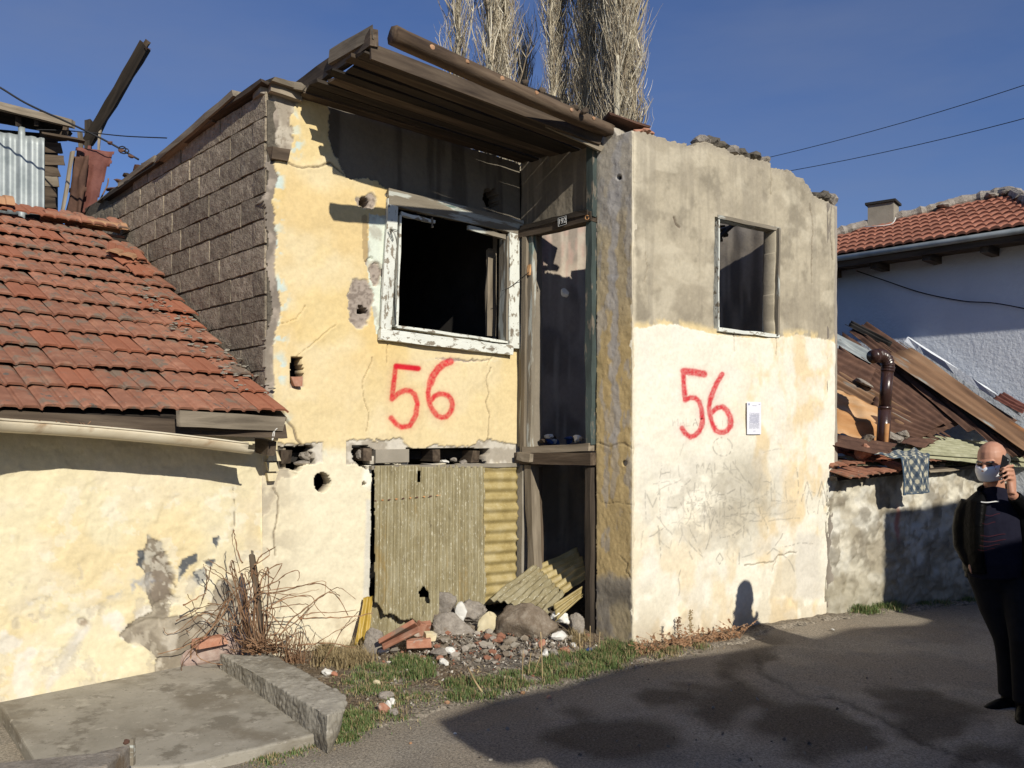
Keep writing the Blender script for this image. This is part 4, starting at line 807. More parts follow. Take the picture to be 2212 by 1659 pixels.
# ------------------------------------------------------------------ low house with the tiled roof
low = empty('low_house', WW.at(1.2, 0).to_tuple()[:2]+(0,), 'low cream house with a red tiled roof and a sagging gutter at the left', 'house')
def fw(U, V, PX, PY):
    n1 = fbm(U*2.1, V*2.1, 5, 401); n2 = fbm(U*8, V*8, 5, 402); n3 = fbm(U*40, V*40, 3, 403)
    X = PX+(n2-.5)*30+(n3-.5)*9; Y = PY+(fbm(U*8, V*8, 5, 404)-.5)*30
    W = (n1-.5)*.055+(n2-.5)*.014+(fbm(U*5, V*5, 3, 419)-.5)*.02
    pl = fbm(U*6, V*6, 5, 420); W = W-.004*sst(.52, .54, pl)
    col = np.empty(U.shape+(3,)); col[:] = (.69, .61, .41)
    col = mixc(col, (.68, .55, .31), sst(.42, .62, fbm(U*3, V*2.4, 5, 405))*.7*sst(1020, 1160, PY)); col = mixc(col, (.70, .62, .46), sst(.5, .66, fbm(U*4, V*4, 5, 406))*.6)
    col = mixc(col, (.60, .49, .29), (1-sst(-30, 60, ell(PX, PY, 350, 1130, 60, 60)))*.3*sst(.4, .6, n2))
    right = sst(470, 520, PX+(n1-.5)*50)*(1-sst(0, 40, np.abs(PX-535))*0); col = mixc(col, (.62, .53, .36), right*sst(.35, .6, n2)*.6)
    col = mixc(col, (.70, .66, .58), sst(.60, .68, fbm(U*7, V*7, 5, 407))*.8*sst(1230, 1330, PY))
    for p in ([(330, 1150), (352, 1170), (372, 1250), (378, 1300), (330, 1320), (318, 1280), (312, 1200)], [(340, 1300), (372, 1300), (345, 1420), (300, 1400), (260, 1380), (290, 1350), (330, 1330)],
              [(270, 1370), (330, 1340), (520, 1330), (560, 1390), (560, 1450), (330, 1470), (345, 1400)], [(470, 1250), (520, 1250), (520, 1330), (440, 1340)]):
        m = sd_poly(X, Y, p); k = m < 0; W = np.where(k, W-.014, W)
        col = np.where(k[..., None], mixc(np.broadcast_to(np.array((.35, .305, .235)), col.shape), (.235, .20, .15), sst(.42, .56, n2)), col)
    mid = sd_poly(X, Y, [(335, 1200), (362, 1195), (382, 1250), (375, 1295), (345, 1305), (322, 1270)]); col = mixc(col, (.215, .175, .135), (1-sst(-3, 3, mid))*.8); W = np.where(mid < 0, W-.012, W)
    m = sd_poly(X, Y, [(350, 1385), (385, 1368), (392, 1400), (370, 1425)]); col = mixc(col, (.58, .53, .44), (1-sst(-6, 6, m+(n2-.5)*60))*.6)
    for p in ([(462, 1160), (478, 1152), (474, 1170), (466, 1185), (460, 1172)], [(297, 1192), (312, 1190), (316, 1208), (306, 1232), (296, 1222)], [(395, 1210), (425, 1196), (428, 1212), (410, 1220), (402, 1232), (388, 1260), (384, 1236)], [(420, 1232), (446, 1224), (446, 1252), (430, 1268), (416, 1252)], [(440, 1210), (470, 1208), (455, 1224)]):
        m = sd_poly(PX+(n3-.5)*14, PY+(n2-.5)*14, p); col = mixc(col, (.11, .115, .118), 1-sst(-1, 1.5, m)); W = np.where(m < 0, W-.006, W)
    bl = sst(.55, .63, fbm(U*13, V*13, 4, 408))*(1-sst(-20, 20, sd_seg(PX, PY, [(180, 1295), (260, 1270), (300, 1262), (330, 1255)])-14)); col = mixc(col, (.36, .38, .42), bl*.8)
    m = sd_poly(X, Y, [(100, 1480), (150, 1405), (165, 1360), (200, 1345), (170, 1400), (130, 1470), (105, 1500)]); col = mixc(col, (.60, .58, .56), (1-sst(-6, 6, m))*.6)
    m = ell(X, Y, 185, 1345, 14, 7); col = mixc(col, (.33, .27, .20), 1-sst(-1, 2, m)); W = np.where(m < 0, W-.015, W)
    chips = sst(.60, .615, fbm(U*7.5, V*7.5, 6, 431, .6)); col = mixc(col, (.74, .70, .58), chips*.4*(PY > 1050)); ch2 = sst(.64, .65, fbm(U*11, V*9, 6, 432, .6))*sst(1150, 1260, PY); col = mixc(col, (.47, .42, .33), ch2*.5); W = W-.004*ch2
    for pts, wd in (([(341, 1210), (360, 1225), (378, 1262), (384, 1270)], 1.7), ([(505, 1050), (510, 1100), (500, 1160)], .7)):
        s = sd_seg(PX+(n2-.5)*10+(n3-.5)*2, PY+(n2-.5)*10, pts); k = 1-sst(wd*.6, wd*1.7, s); col = mixc(col, (.14, .11, .08), k*.8); W = W-.012*k
    col = mixc(col, (.05, .08, .22), 1-sst(3, 5, PX-0) if False else (1-sst(4, 6, PX))*sst(1030, 1050, PY)*0)
    keep = V < 1.95
    st = sst(1400, 1500, PY+(n2-.5)*40); col = mixc(col, (.58, .50, .36), st*.25)
    return keep, W, np.clip(col, .01, .9)
grid_wall('plaster_wall', WW, -.02, 4.2, -.05, 1.95, .010, fw, MT['plaster'], low, thick=.2)
slabbox('core_wall', WW, -.0, 6.0, -.1, 1.8, -.22, -.3, MT['dark'], low)
slabbox('side_wall', WW, 5.9, 6.0, -.1, 1.8, -.02, -3.3, MT['concrete'], low)
board('blue_pipe', P(1, 1040, 4.95), P(1, 1260, 4.95), .02, .02, MT['blue'], low, segs=2, jit=0)
stone = rock('footing_stone', WW.hit(470, 1412, .02), (.28, .07, .12), 41, MT['pinkstone'], low, (0, 0, .78), sub=3, rough=.05)
bq = board('footing_brick', WW.hit(420, 1392, .08), WW.hit(482, 1380, .08), .10, .055, MT['brick'], low, segs=3, jit=.003)
# roof
E0 = Vector((-1.616, 5.989, 1.80)); TR = Vector((-3.785, 8.376, 3.60))
ed = Vector((.7133, .7009, 0)); su = (TR-E0); su = (su-ed*su.dot(ed)*1.0)
sv = (TR-E0); SL = sv.length; svn = sv.normalized(); rn = ed.cross(svn).normalized()
# tiles follow the verge line, courses follow the eaves
roof = empty('roof', E0, parent=low)
def tile_me(seed, w=.232, L=.335):
    prof = [(0, 0), (.05, .004), (.09, .014), (.13, .018), (.38, .018), (.43, .014), (.47, .004), (.53, .004), (.55, .014), (.59, .018), (.86, .018), (.91, .014), (.96, .003), (1, .0)]
    rr = random.Random(seed); V = []; Fc = []; n = len(prof)
    for j, (y, k, dz) in enumerate(((0, .85, .0), (.03, 1.0, .001), (L*.5, 1, 0), (L, .9, 0))):
        for (x, z) in prof: V.append((x*w, y+(rr.uniform(-.002, .002)), z*k+dz+.016))
    b0 = len(V)
    for (x, z) in prof: V.append((x*w, .003, .002+z*.8))
    for j in range(3):
        for i in range(n-1): Fc.append((j*n+i, j*n+i+1, (j+1)*n+i+1, (j+1)*n+i))
    for i in range(n-1): Fc.append((b0+i, b0+i+1, i+1, i))
    Fc.append((0, n, 2*n, 3*n, b0)); Fc.append((n-1, b0+n-1, 4*n-1, 3*n-1, 2*n-1))
    me = bpy.data.meshes.new('roof_tile'); me.from_pydata(V, [], Fc); me.update(); return me
tm0 = [tile_me(i) for i in range(3)]
tmats = ['tile', 'tile', 'tile', 'tile_new']
tms = []
for mname in ('tile', 'tile_new'):
    for t0 in tm0:
        c = t0.copy(); c.materials.append(MT[mname]); c.name = 'roof_tile'; tms.append(c)
NR = 13; EX = SL/NR
# shear basis: the courses run along ed, the verge along svn; each tile is squared to the slope
up_dir = rn.cross(ed).normalized()
rise = svn.dot(up_dir); slip = svn.dot(ed)
cnt = 0
for r in range(NR):
    base = E0+svn*(EX*r)
    ncol = 13 if r < 8 else 15
    off = rnd.uniform(-.03, .03)+(.0 if r > 1 else .01 if r == 1 else .03)
    for c in range(ncol+4):
        if r == NR-1 and c < 1: continue
        p = base-ed*(.225*(c+1)-off)+rn*(.028+rnd.uniform(-.003, .004))
        X_ = ed; Y_ = up_dir; tilt = math.radians(6.8+rnd.uniform(-.8, .8))
        M = Matrix((X_, Y_, rn)).transposed().to_4x4(); M.translation = p+up_dir*rnd.uniform(-.008, .008)
        M = M @ Matrix.Rotation(-tilt, 4, 'X') @ Matrix.Rotation(rnd.uniform(-.014, .014), 4, 'Z') @ Matrix.Rotation(.035+rnd.uniform(-.012, .012), 4, 'Y')
        if rnd.random() < .10: M = M @ Matrix.Translation((rnd.uniform(-.012, .012), rnd.uniform(-.035, .01), .006)) @ Matrix.Rotation(rnd.uniform(-.07, .07), 4, 'Z') @ Matrix.Rotation(rnd.uniform(-.03, .05), 4, 'Y')
        k = rnd.randrange(3)+(3 if rnd.random() < .16 or (r < 2 and c < 1) else 0)
        mk('roof_tile', None, None, None, roof, M, me=tms[k]); cnt += 1
# broken verge tiles, mortar crumbs on the verge
for i, (x, y, a) in enumerate(((472, 962-450, 0), )): pass
RP = Plane3(E0, ed, svn)
for i, (x, y, sx) in enumerate(((262, 560, .10), (285, 575, .09), (300, 590, .07), (312, 598, .05), (250, 545, .09), (297, 563, .08))):
    M = Matrix((ed, up_dir, rn)).transposed().to_4x4(); M.translation = RP.hit(x, y, .05)-ed*.08; M = M @ Matrix.Rotation(rnd.uniform(-.6, .6), 4, 'Z') @ Matrix.Rotation(rnd.uniform(-.25, .25), 4, 'Y') @ Matrix.Scale(.7, 4)
    mk('broken_tile', None, None, None, roof, M, me=tms[3+i % 3])
cr_b = Bag(); rr = random.Random(5)
for i in range(120):
    t = rr.random(); x = 310+t*300+rr.gauss(0, 9)-6; y = 612+t*245+rr.gauss(0, 4)
    if rr.random() < .5: t = rr.uniform(.1, .95); x = 310+t*270-30+rr.gauss(0, 10); y = 612+t*245
    s = rr.uniform(.006, .02); V, Fc = rock_mesh((s*1.4, s, s*.5), i, 1, 5, .2); p = RP.hit(x, y, .055)
    cr_b.add([v+p for v in V], Fc)
o = cr_b.build('verge_mortar', MT['lichen'], roof); o['kind'] = 'stuff'
def half_tile(name, p, q, r, m, parent, up, lip=True):
    M = frame(p, q, up); L = (Vector(q)-Vector(p)).length; V = []; Fc = []; n = 9
    xs = [0, L*.5, L*.86, L*.87, L] if lip else [0, L*.5, L]
    for x in xs:
        k = 1.16 if lip and x > L*.865 else 1
        for i in range(n):
            a = math.pi*i/(n-1); V.append((x, r*k*math.cos(a), r*k*math.sin(a)*.8-.02))
    for j in range(len(xs)-1):
        for i in range(n-1): Fc.append((j*n+i, (j+1)*n+i, (j+1)*n+i+1, j*n+i+1))
    o = mk(name, V, Fc, m, parent, M, smooth=False); md = o.modifiers.new('solid', 'SOLIDIFY'); md.thickness = .014; md.offset = -1; return o
RG = lambda x, y: RP.hit(x, y, .04)
rz = TR+rn*.06
def ridge(t0, t1): return rz-ed*t0+Vector((0, 0, 0)), rz-ed*t1
for i, (a, b, m, dz, rr_) in enumerate(((1.45, 1.0, 'tile_tan', .05, .105), (.02+.36, .02, 'tile_tan', .0, .08), (.74, .38, 'tile', .01, .08), (1.9, 1.45, 'tile_new', .02, .10), (2.35, 1.9, 'tile', .0, .10))):
    p, q = rz-ed*a+Vector((0, 0, dz)), rz-ed*b+Vector((0, 0, dz)); half_tile('ridge_tile', p, q, rr_, MT[m], roof, (0, 0, 1))
for c in range(9):
    M = Matrix((ed, up_dir, rn)).transposed().to_4x4(); M.translation = E0+svn*(EX*(NR-.35))-ed*(.22*(c+1)-.1)+rn*.09; M = M @ Matrix.Rotation(-.10+rnd.uniform(-.05, .05), 4, 'X') @ Matrix.Rotation(rnd.uniform(-.05, .05), 4, 'Z')
    mk('roof_tile', None, None, None, roof, M, me=tms[c % 6])
M = Matrix((ed, up_dir, rn)).transposed().to_4x4(); M.translation = RP.hit(228, 545, .10); M = M @ Matrix.Rotation(-.5, 4, 'Z') @ Matrix.Rotation(-.2, 4, 'X')
ct = tms[0].copy(); ct.materials.clear(); ct.materials.append(MT['tile_tan']); mk('slipped_tile', None, None, None, roof, M, me=ct)
# boarding below the tiles
V = [E0+ed*.06-rn*.02+svn*.02, E0-ed*4.6-rn*.02+svn*.02, TR-ed*4.6-rn*.02, TR+ed*.0-rn*.02]; V += [v-rn*.03 for v in V]
mk('roof_boarding', V, [(0, 1, 2, 3), (7, 6, 5, 4), (0, 4, 5, 1), (1, 5, 6, 2), (2, 6, 7, 3), (3, 7, 4, 0)], MT['wood_dark'], roof)
V = [TR+rn*.0, TR-ed*4.2, TR-ed*4.2+Vector((-1.4, 1.4, -1.0)), TR+Vector((-1.4, 1.4, -1.0))]
mk('rear_slope', V+[v-Vector((0, 0, .04)) for v in V], [(0, 1, 2, 3), (7, 6, 5, 4), (0, 4, 5, 1), (1, 5, 6, 2), (2, 6, 7, 3), (3, 7, 4, 0)], MT['tile'], roof)
# fascia, beam and gutter
board('eaves_beam', P(614, 932, 5.98), P(-60, 902, 4.74), .09, .095, MT['wood'], low, segs=10, jit=.006)
be_ = P(-60, 902, 4.74); board('eaves_beam', be_, be_-ed*2.2, .09, .095, MT['wood'], low, segs=5, jit=.006)
board('fascia_board', P(612, 916, 5.93), P(385, 904, 5.36), .03, .10, MT['wood_grey'], low, segs=5, jit=.004)
board('rafter_end', P(560, 962, 6.1), P(560, 962, 6.1)+Vector((.12, -.12, -.02)), .06, .10, MT['wood'], low, segs=2)
tube_obj('tie_wire', spline([P(600, 912, 5.9), P(594, 925, 5.88), P(592, 940, 5.88), P(588, 952, 5.88), P(590, 935, 5.87), P(599, 925, 5.87)], 4), .004, MT['whitestuff'], low, 4)
gp = [P(-160, 905, 4.30)-ed*1.8+Vector((0, 0, .03)), P(-160, 905, 4.30), P(0, 915, 4.68), P(150, 925, 4.98), P(300, 938, 5.26), P(430, 952, 5.52), P(541, 966, 5.74)]
gp = spline(gp, 5); V = []; Fc = []; n = 11
gdir = (gp[-1]-gp[0]).normalized(); gout = Vector((gdir.y, -gdir.x, 0)).normalized()
for j, p in enumerate(gp):
    for i in range(n):
        a = math.pi*(i/(n-1)); V.append(p+gout*(math.cos(a)*.062)+Vector((0, 0, -math.sin(a)*.068+.02+(.012*max(0, -math.cos(a))))))
for j in range(len(gp)-1):
    for i in range(n-1):
        if j == len(gp)-2 and i < 2: continue
        Fc.append((j*n+i, j*n+i+1, (j+1)*n+i+1, (j+1)*n+i))
g = mk('gutter', V, Fc, MT['gutter'], low, smooth=True); md = g.modifiers.new('solid', 'SOLIDIFY'); md.thickness = .005
tube_obj('gutter_lip', [V[j*n] for j in range(len(gp)-1)], .006, MT['gutter'], low, 5)
for i in range(26):
    t = rnd.uniform(.42, .62); p = gp[int(t*len(gp))]+gout*rnd.uniform(.0, .06)+Vector((0, 0, .02)); tube_obj('gutter_leaf', [p, p+Vector((rnd.uniform(-.05, .05), rnd.uniform(-.03, .03), rnd.uniform(-.02, .03)))], .003, MT['cane'], g, 3) if i < 12 else None
# brick strip where the two houses meet
for i, (y, h) in enumerate(((962, 20), (985, 22), (1008, 20), (1030, 18))):
    board('edge_brick', WA.hit(576, y, .02), WA.hit(598+rnd.uniform(-4, 3), y, .02), .07, h*.0032, MT['creamchunk'], low, segs=2, jit=.004)

# ------------------------------------------------------------------ paving in front of the low house
ZS = .105
def prism(name, pts, z0, z1, m, parent=None, jit=.0, sub=1, bevel=0, zf=None):
    V = []; n = len(pts)
    for z in (z0, z1):
        for i, p in enumerate(pts): V.append((p[0], p[1], z if zf is None or z == z0 else zf(i)))
    Fc = [tuple(range(n-1, -1, -1)), tuple(range(n, 2*n))]+[(i, (i+1) % n, n+(i+1) % n, n+i) for i in range(n)]
    o = mk(name, V, Fc, m, parent)
    if bevel:
        b = o.modifiers.new('bevel', 'BEVEL'); b.width = bevel; b.segments = 2
    return o
def g2(x, y, z): p = G(x, y, z); return (p.x, p.y)
wl = WW.at(4.2, 0)
ZF = .062
sp = [g2(703, 1580, ZF)]
for t in np.linspace(.1, 1, 10):
    a, b = Vector(g2(703, 1580, ZF)), Vector(g2(385, 1654, ZF)); q = a.lerp(b, t); sp.append((q.x+rnd.uniform(-.008, .008), q.y+rnd.uniform(-.008, .008)))
la_, lb_ = G(5, 1527, ZS), G(75, 1640, ZF+.01)
sp.append((lb_.x+(lb_.x-la_.x)*.15, lb_.y+(lb_.y-la_.y)*.15))
wq = WW.at(WW.uv(2, 1515)[0]+.03, 0)
pts = sp+[(la_.x, la_.y), (wq.x, wq.y), (WW.at(-.0, 0).x, WW.at(0, 0).y), g2(640, 1440, ZS)]
tag(prism('concrete_pavement', pts, -.3, ZS, MT['slab'], bevel=.012, zf=lambda i: ZF if i < len(sp) else ZS), kind='structure')
tag(prism('lower_pavement', [(-6, -.5), (-1.3, -.5), (-1.9, 3.9), (lb_.x+.05, lb_.y), (wq.x+.1, wq.y+.05), (WW.at(4.4, 0).x, WW.at(4.4, 0).y)], -.3, -.035, MT['slab']), kind='structure')
kp = [G(474, 1410, .215), G(606, 1419, .215), G(750, 1500, .205), G(748, 1532, .18), G(707, 1545, .205)]
kb = Bag(); nA = 44
la, lb, ra, rb = Vector(kp[0]), Vector(kp[4]), Vector(kp[1]), Vector(kp[2])
V = []; Fc = []; rr = random.Random(3)
for i in range(nA+1):
    t = i/nA; l = la.lerp(lb, t); r_ = ra.lerp(rb, t); cut = .0
    e = rr.uniform(-.003, .003)+.006*math.sin(i*.5)+.004*math.sin(i*1.3)
    if i == nA: l = l+Vector((.015, .02, -.02))
    V += [Vector((l.x+e, l.y, -.1)), Vector((l.x-.012+e, l.y, l.z-.02+rr.uniform(-.003, .003))), Vector((l.x+.006+e, l.y, l.z)), l.lerp(r_, .35)+Vector((0, 0, .003*math.sin(i*.4))), l.lerp(r_, .7)+Vector((0, 0, .003*math.sin(i*.3+1))), Vector((r_.x-.01, r_.y, r_.z-.002)), Vector((r_.x+.012, r_.y, r_.z-.022+rr.uniform(-.006, .006))), Vector((r_.x+rr.uniform(-.01, .015), r_.y, -.1))]
m8 = 8
for i in range(nA):
    for k in range(m8-1): Fc.append((i*m8+k, (i+1)*m8+k, (i+1)*m8+k+1, i*m8+k+1))
Fc.append(tuple(range(m8))); Fc.append(tuple(nA*m8+k for k in range(m8-1, -1, -1)))
KZ = [Vector(p) for p in kp]; Vk = [KZ[0], KZ[1], KZ[2], KZ[3]+Vector((0, 0, .0)), KZ[4]]; Vb_ = [Vector((p.x, p.y, -.02)) for p in Vk]; Vb_[2] = Vb_[2]+Vector((-.05, .03, 0)); Vb_[3] = Vb_[3]+Vector((-.05, .05, .02))
kerb = tag(mk('concrete_kerb', Vk+Vb_, [(0, 4, 3, 2, 1), (5, 6, 7, 8, 9)]+[(i, (i+1) % 5, 5+(i+1) % 5, 5+i) for i in range(5)], MT['slab']), 'long concrete block lying on the paving with a crumbling front end', 'concrete block')
bm = bmesh.new(); bm.from_mesh(kerb.data); bmesh.ops.recalc_face_normals(bm, faces=bm.faces); bm.to_mesh(kerb.data); bm.free()
def crumble(o, vox, specs):
    if vox: r_ = o.modifiers.new('remesh', 'REMESH'); r_.mode = 'VOXEL'; r_.voxel_size = vox; r_.use_smooth_shade = True
    for k, (sc_, st_) in enumerate(specs):
        tx = bpy.data.textures.new('clouds', 'CLOUDS'); tx.noise_scale = sc_; tx.noise_depth = 3; tx.noise_type = 'HARD_NOISE' if k else 'SOFT_NOISE'
        dm = o.modifiers.new('displace', 'DISPLACE'); dm.texture = tx; dm.strength = st_; dm.mid_level = .5; dm.texture_coords = 'GLOBAL'
crumble(kerb, .010, ((.16, .030), (.035, .014)))
for i, (x, y, s) in enumerate(((733, 1552, .07), (742, 1530, .06), (722, 1566, .05))):
    pass
# low step and wall stub in the near left corner
st = empty('low_wall_stub', G(150, 1640, .15), 'low concrete wall stub with a rusty corner post in the near left corner', 'wall')
zt = .28
a, b = G(205, 1625, zt), G(282, 1606, zt)
aa = G(-60, 1652, zt)
prism('wall_body', [(aa.x, aa.y), (a.x, a.y), (b.x, b.y), (b.x+.01, b.y-.25), (aa.x-.2, aa.y-.25)], 0, zt, MT['rock'], st, bevel=.012)
mk('corner_post', boxv(-.008, .008, -.012, .012, 0, .12), BOXF, MT['worn_paint'], st, Matrix.Translation((b.x+.012, b.y-.005, zt-.095)))
rock('rust_lump', (b.x-.02, b.y+.005, zt+.005), (.02, .01, .012), 77, MT['rust_dark'], st)

# ------------------------------------------------------------------ shed wall and metal things behind the low house
shack = empty('timber_shack', P(40, 700, 9.2)*1.0, 'timber shack clad with a corrugated zinc sheet behind the tiled roof', 'shack')
def corr(name, c, nu, nv, amp, waves, m, parent=None, rag=0.0, cut=None, along='u', thick=.004, seed=0, curl=0.0, ragn=9):
    "corrugated sheet on four corners c: u runs c0-c1, v runs c0-c3; waves ripple along u"
    c = [Vector(p) for p in c]; rr = random.Random(seed)
    Nn = (c[1]-c[0]).cross(c[3]-c[0]).normalized(); V = np.zeros((nu+1, nv+1, 3)); us = np.linspace(0, 1, nu+1); vv = np.linspace(0, 1, nv+1)
    U_, V_ = np.meshgrid(us, vv, indexing='ij'); A = [np.array(p) for p in c]
    Ps = (A[0]*(1-U_[..., None])+A[1]*U_[..., None])*(1-V_[..., None])+(A[3]*(1-U_[..., None])+A[2]*U_[..., None])*V_[..., None]
    nn = fbm(U_*3+seed, V_*3, 3, seed+9)-.5
    Ps = Ps+np.array(Nn)*((amp*np.sin(U_*waves*2*math.pi)+nn*curl)[..., None])
    if rag:
        Lv = (c[3]-c[0]).length; Lu = (c[1]-c[0]).length
        d0 = np.minimum(V_*Lv, (1-V_)*Lv); d1 = np.minimum(U_*Lu, (1-U_)*Lu)
        keep = (d0 > rag*(fbm(U_*ragn+seed, V_*0, 4, seed)*1.6-.5)) & (d1 > rag*.6*(fbm(V_*ragn*2, U_*0+seed, 4, seed+3)*1.6-.6))
    else: keep = np.ones(U_.shape, bool)
    if cut is not None: keep &= cut(U_, V_, Ps)
    ix = np.arange(U_.size).reshape(U_.shape); Q = np.stack([ix[:-1, :-1], ix[1:, :-1], ix[1:, 1:], ix[:-1, 1:]], -1).reshape(-1, 4); Q = Q[keep.ravel()[Q].all(1)]
    u_, inv = np.unique(Q.ravel(), return_inverse=True)
    # local frame so that the material follows the sheet
    M = frame(c[0], c[3], Nn); Mi = np.array(M.inverted()); pts = Ps.reshape(-1, 3)[u_]; pts = pts@Mi[:3, :3].T+Mi[:3, 3]
    me = mesh_np(name, pts, inv.reshape(-1, 4), None, True); o = mk(name, None, None, m, parent, M, me=me)
    if thick: md = o.modifiers.new('solid', 'SOLIDIFY'); md.thickness = thick; md.offset = 0
    return o
zs = lambda x, y, Y=8.95: P(x, y, Y)
corr('zinc_sheet', [zs(-120, 250, 8.75), zs(99, 282, 9.0), zs(99, 480, 9.0), zs(-120, 480, 8.75)], 90, 12, .012, 9, MT['zinc'], shack, rag=.006)
for i in range(8):
    y = 295+i*24; board('wall_plank', zs(88, y+rnd.uniform(-2, 2), 9.06), zs(148-rnd.uniform(0, 14)-(i*3.2), y+rnd.uniform(-2, 4), 9.2), .02, .105, MT['wood'] if i != 4 else MT['wood_grey'], shack, segs=3, jit=.006)
slabv = [zs(-200, 262, 9.3), zs(120, 290, 9.4), zs(120, 620, 9.4), zs(-200, 620, 9.3)]
mk('back_panel', slabv+[v+Vector((0, .05, 0)) for v in slabv], [(0, 1, 2, 3), (7, 6, 5, 4), (0, 4, 5, 1), (1, 5, 6, 2), (2, 6, 7, 3), (3, 7, 4, 0)], MT['dark'], shack)
board('roof_edge_board', zs(-100, 205, 8.7), zs(158, 268, 8.95), .06, .075, MT['wood_grey'], shack, segs=7, jit=.005)
board('roof_plank', zs(-100, 232, 9.0), zs(140, 275, 9.2), .5, .03, MT['wood_dark'], shack, segs=5)
for i, x in enumerate((38, 78)):
    board('roof_joist', zs(x, 262, 8.9), zs(x+14, 250, 9.6), .05, .10, MT['wood_dark'], shack, segs=2)
board('post_stub', zs(138, 300, 9.1), zs(146, 262, 9.1), .05, .04, MT['wood'], shack, segs=2)
board('ledge_plank', zs(95, 290, 8.98), zs(182, 305, 9.1), .10, .02, MT['wood'], shack, segs=4)
board('slanting_batten', zs(131, 480, 9.0), zs(157, 326, 9.1), .035, .03, MT['wood_grey'], shack, segs=4)
# rusty sheet and posts between
sheet = empty('rusty_sheet_fence', P(195, 500, 9.2), 'torn maroon rusty sheet standing between the shack and the block wall', 'sheet metal')
sc = [P(146, 500, 9.3), P(214, 520, 9.35), P(248, 322, 9.4), P(172, 318, 9.25)]
corr('torn_sheet', [P(140, 520, 9.3), P(206, 520, 9.35), P(250, 322, 9.4), P(166, 312, 9.25)], 24, 30, .012, 2.2, MT['maroon'], sheet, rag=.03, curl=.10, seed=3,
     cut=lambda U_, V_, Q: ~((U_ > .72+.25*V_) & (V_ < .8)) | (V_ > .93))
corr('dark_sheet', [P(132, 520, 9.2), P(170, 520, 9.2), P(196, 325, 9.2), P(160, 330, 9.2)], 12, 20, .01, 1.5, MT['rust_dark'], sheet, rag=.02, curl=.08, seed=5)
board('splintered_post', P(176, 345, 9.35), P(172, 285, 9.35), .03, .055, MT['wood_grey'], sheet, up=(0, -1, 0), segs=3)
board('splintered_post', P(213, 330, 9.4), P(218, 270, 9.4), .02, .02, MT['wood_grey'], sheet, up=(0, -1, 0), segs=3)
board('dark_post', P(190, 340, 9.45), P(192, 262, 9.45), .06, .06, MT['wood_dark'], sheet, up=(0, -1, 0), segs=3)
bm_ = empty('leaning_beam', P(192, 300, 9.5), 'long dark beam leaning against the sky above the block wall', 'beam')
board('beam_shaft', P(186, 315, 9.5), P(314, 98, 9.1), .10, .115, MT['wood_dark'], bm_, up=(.5, -.8, .3), segs=7, jit=.008, rag=.04)
board('broken_tip', P(306, 112, 9.1), P(318, 92, 9.07), .04, .05, MT['wood'], bm_, up=(.5, -.8, .3), segs=2, rag=.03)
tube_obj('nail', [P(312, 103, 9.05), P(326, 106, 9.0)], .004, MT['rust_dark'], bm_, 4)
tube_obj('bare_twig', spline([P(212, 440, 9.9), P(222, 420, 9.9), P(232, 400, 9.9), P(234, 385, 9.9)], 3), .008, MT['cane'], sheet, 4)
# cables at the left
def cable(name, pts, r, label):
    return tag(tube_obj(name, spline(pts, 8), r, MT['cable'], None, 5), label, 'cable')
cb = cable('power_cable', [P(-60, 155, 8.2), P(0, 189, 8.3), P(60, 225, 8.35), P(150, 266, 8.4), P(230, 305, 8.45), P(300, 345, 8.55)], .010, 'thick black cable running down from the left edge to the block wall')
for i, (x, y) in enumerate(((232, 306), (250, 318), (262, 326), (278, 334))):
    pass
cb2 = empty('cable_joint', P(268, 325, 8.5), 'knotted cable joint wrapped round an insulator near the roof plank', 'cable joint')
for i in range(2):
    pts = [P(240+i*4+16*math.cos(a)*(.5+.15*i)+24, 322+i*4+6*math.sin(a), 8.45) for a in [k*.8 for k in range(9)]]; tube_obj('cable_loop', pts, .006, MT['cable'], cb2, 4)
for (x, y) in ((238, 308), (262, 325), (283, 338)): rock('clamp', P(x, y, 8.45), (.03, .02, .02), 61+x, MT['rust_dark'], cb2)
cable('thin_wire', [P(78, 280, 8.9), P(140, 282, 9.0), P(200, 287, 9.1), P(270, 294, 9.0), P(360, 298, 8.0)], .006, 'thin wire crossing behind the leaning beam to the roof plank')
# ------------------------------------------------------------------ white house at the right
whs = empty('white_house', P(2000, 930, 10.5)*1.0, 'white rendered house with a red tiled roof behind the rusty shed', 'house')
WH = Wall((5.68, 9.5), (-.682, .731), -1)
slabbox('rendered_wall', WH, -2.6, 3.4, -.4, 3.86, 0, -.3, MT['white_wall'], whs)
slabbox('end_wall', WH, 3.4, 3.1, -.4, 3.8, -.32, -4, MT['white_wall'], whs)
slabbox('front_wall', WH, -2.6, -2.3, -.4, 3.8, -.32, -4, MT['white_wall'], whs)
OV = .42
e0 = WH.at(-2.9, 3.86, OV); ev = WH.d; nin = -WH.n; pitch = R(22)
rup = (nin*math.cos(pitch)+Vector((0, 0, math.sin(pitch)))); rnn = ev.cross(rup).normalized()
if rnn.z < 0: rnn = -rnn
RW = Plane3(e0, ev, rup)
wroof = empty('roof', e0, parent=whs)
def wt_me():
    prof = [(0, 0), (.12, .022), (.30, .03), (.42, .022), (.5, .002), (.62, .022), (.80, .03), (.92, .022), (1, .0)]; w_, L = .235, .34; V = []; n = len(prof); Fc = []
    for (y, k) in ((0, 1), (L, .9)):
        for (x, z) in prof: V.append((x*w_, y, z*k+.012))
    for (x, z) in prof: V.append((x*w_, 0, z*.6-.008))
    for i in range(n-1): Fc += [(i, i+1, n+i+1, n+i), (2*n+i, 2*n+i+1, i+1, i)]
    me = bpy.data.meshes.new('roof_tile'); me.from_pydata(V, [], Fc); me.update(); me.materials.append(MT['tile_w']); return me
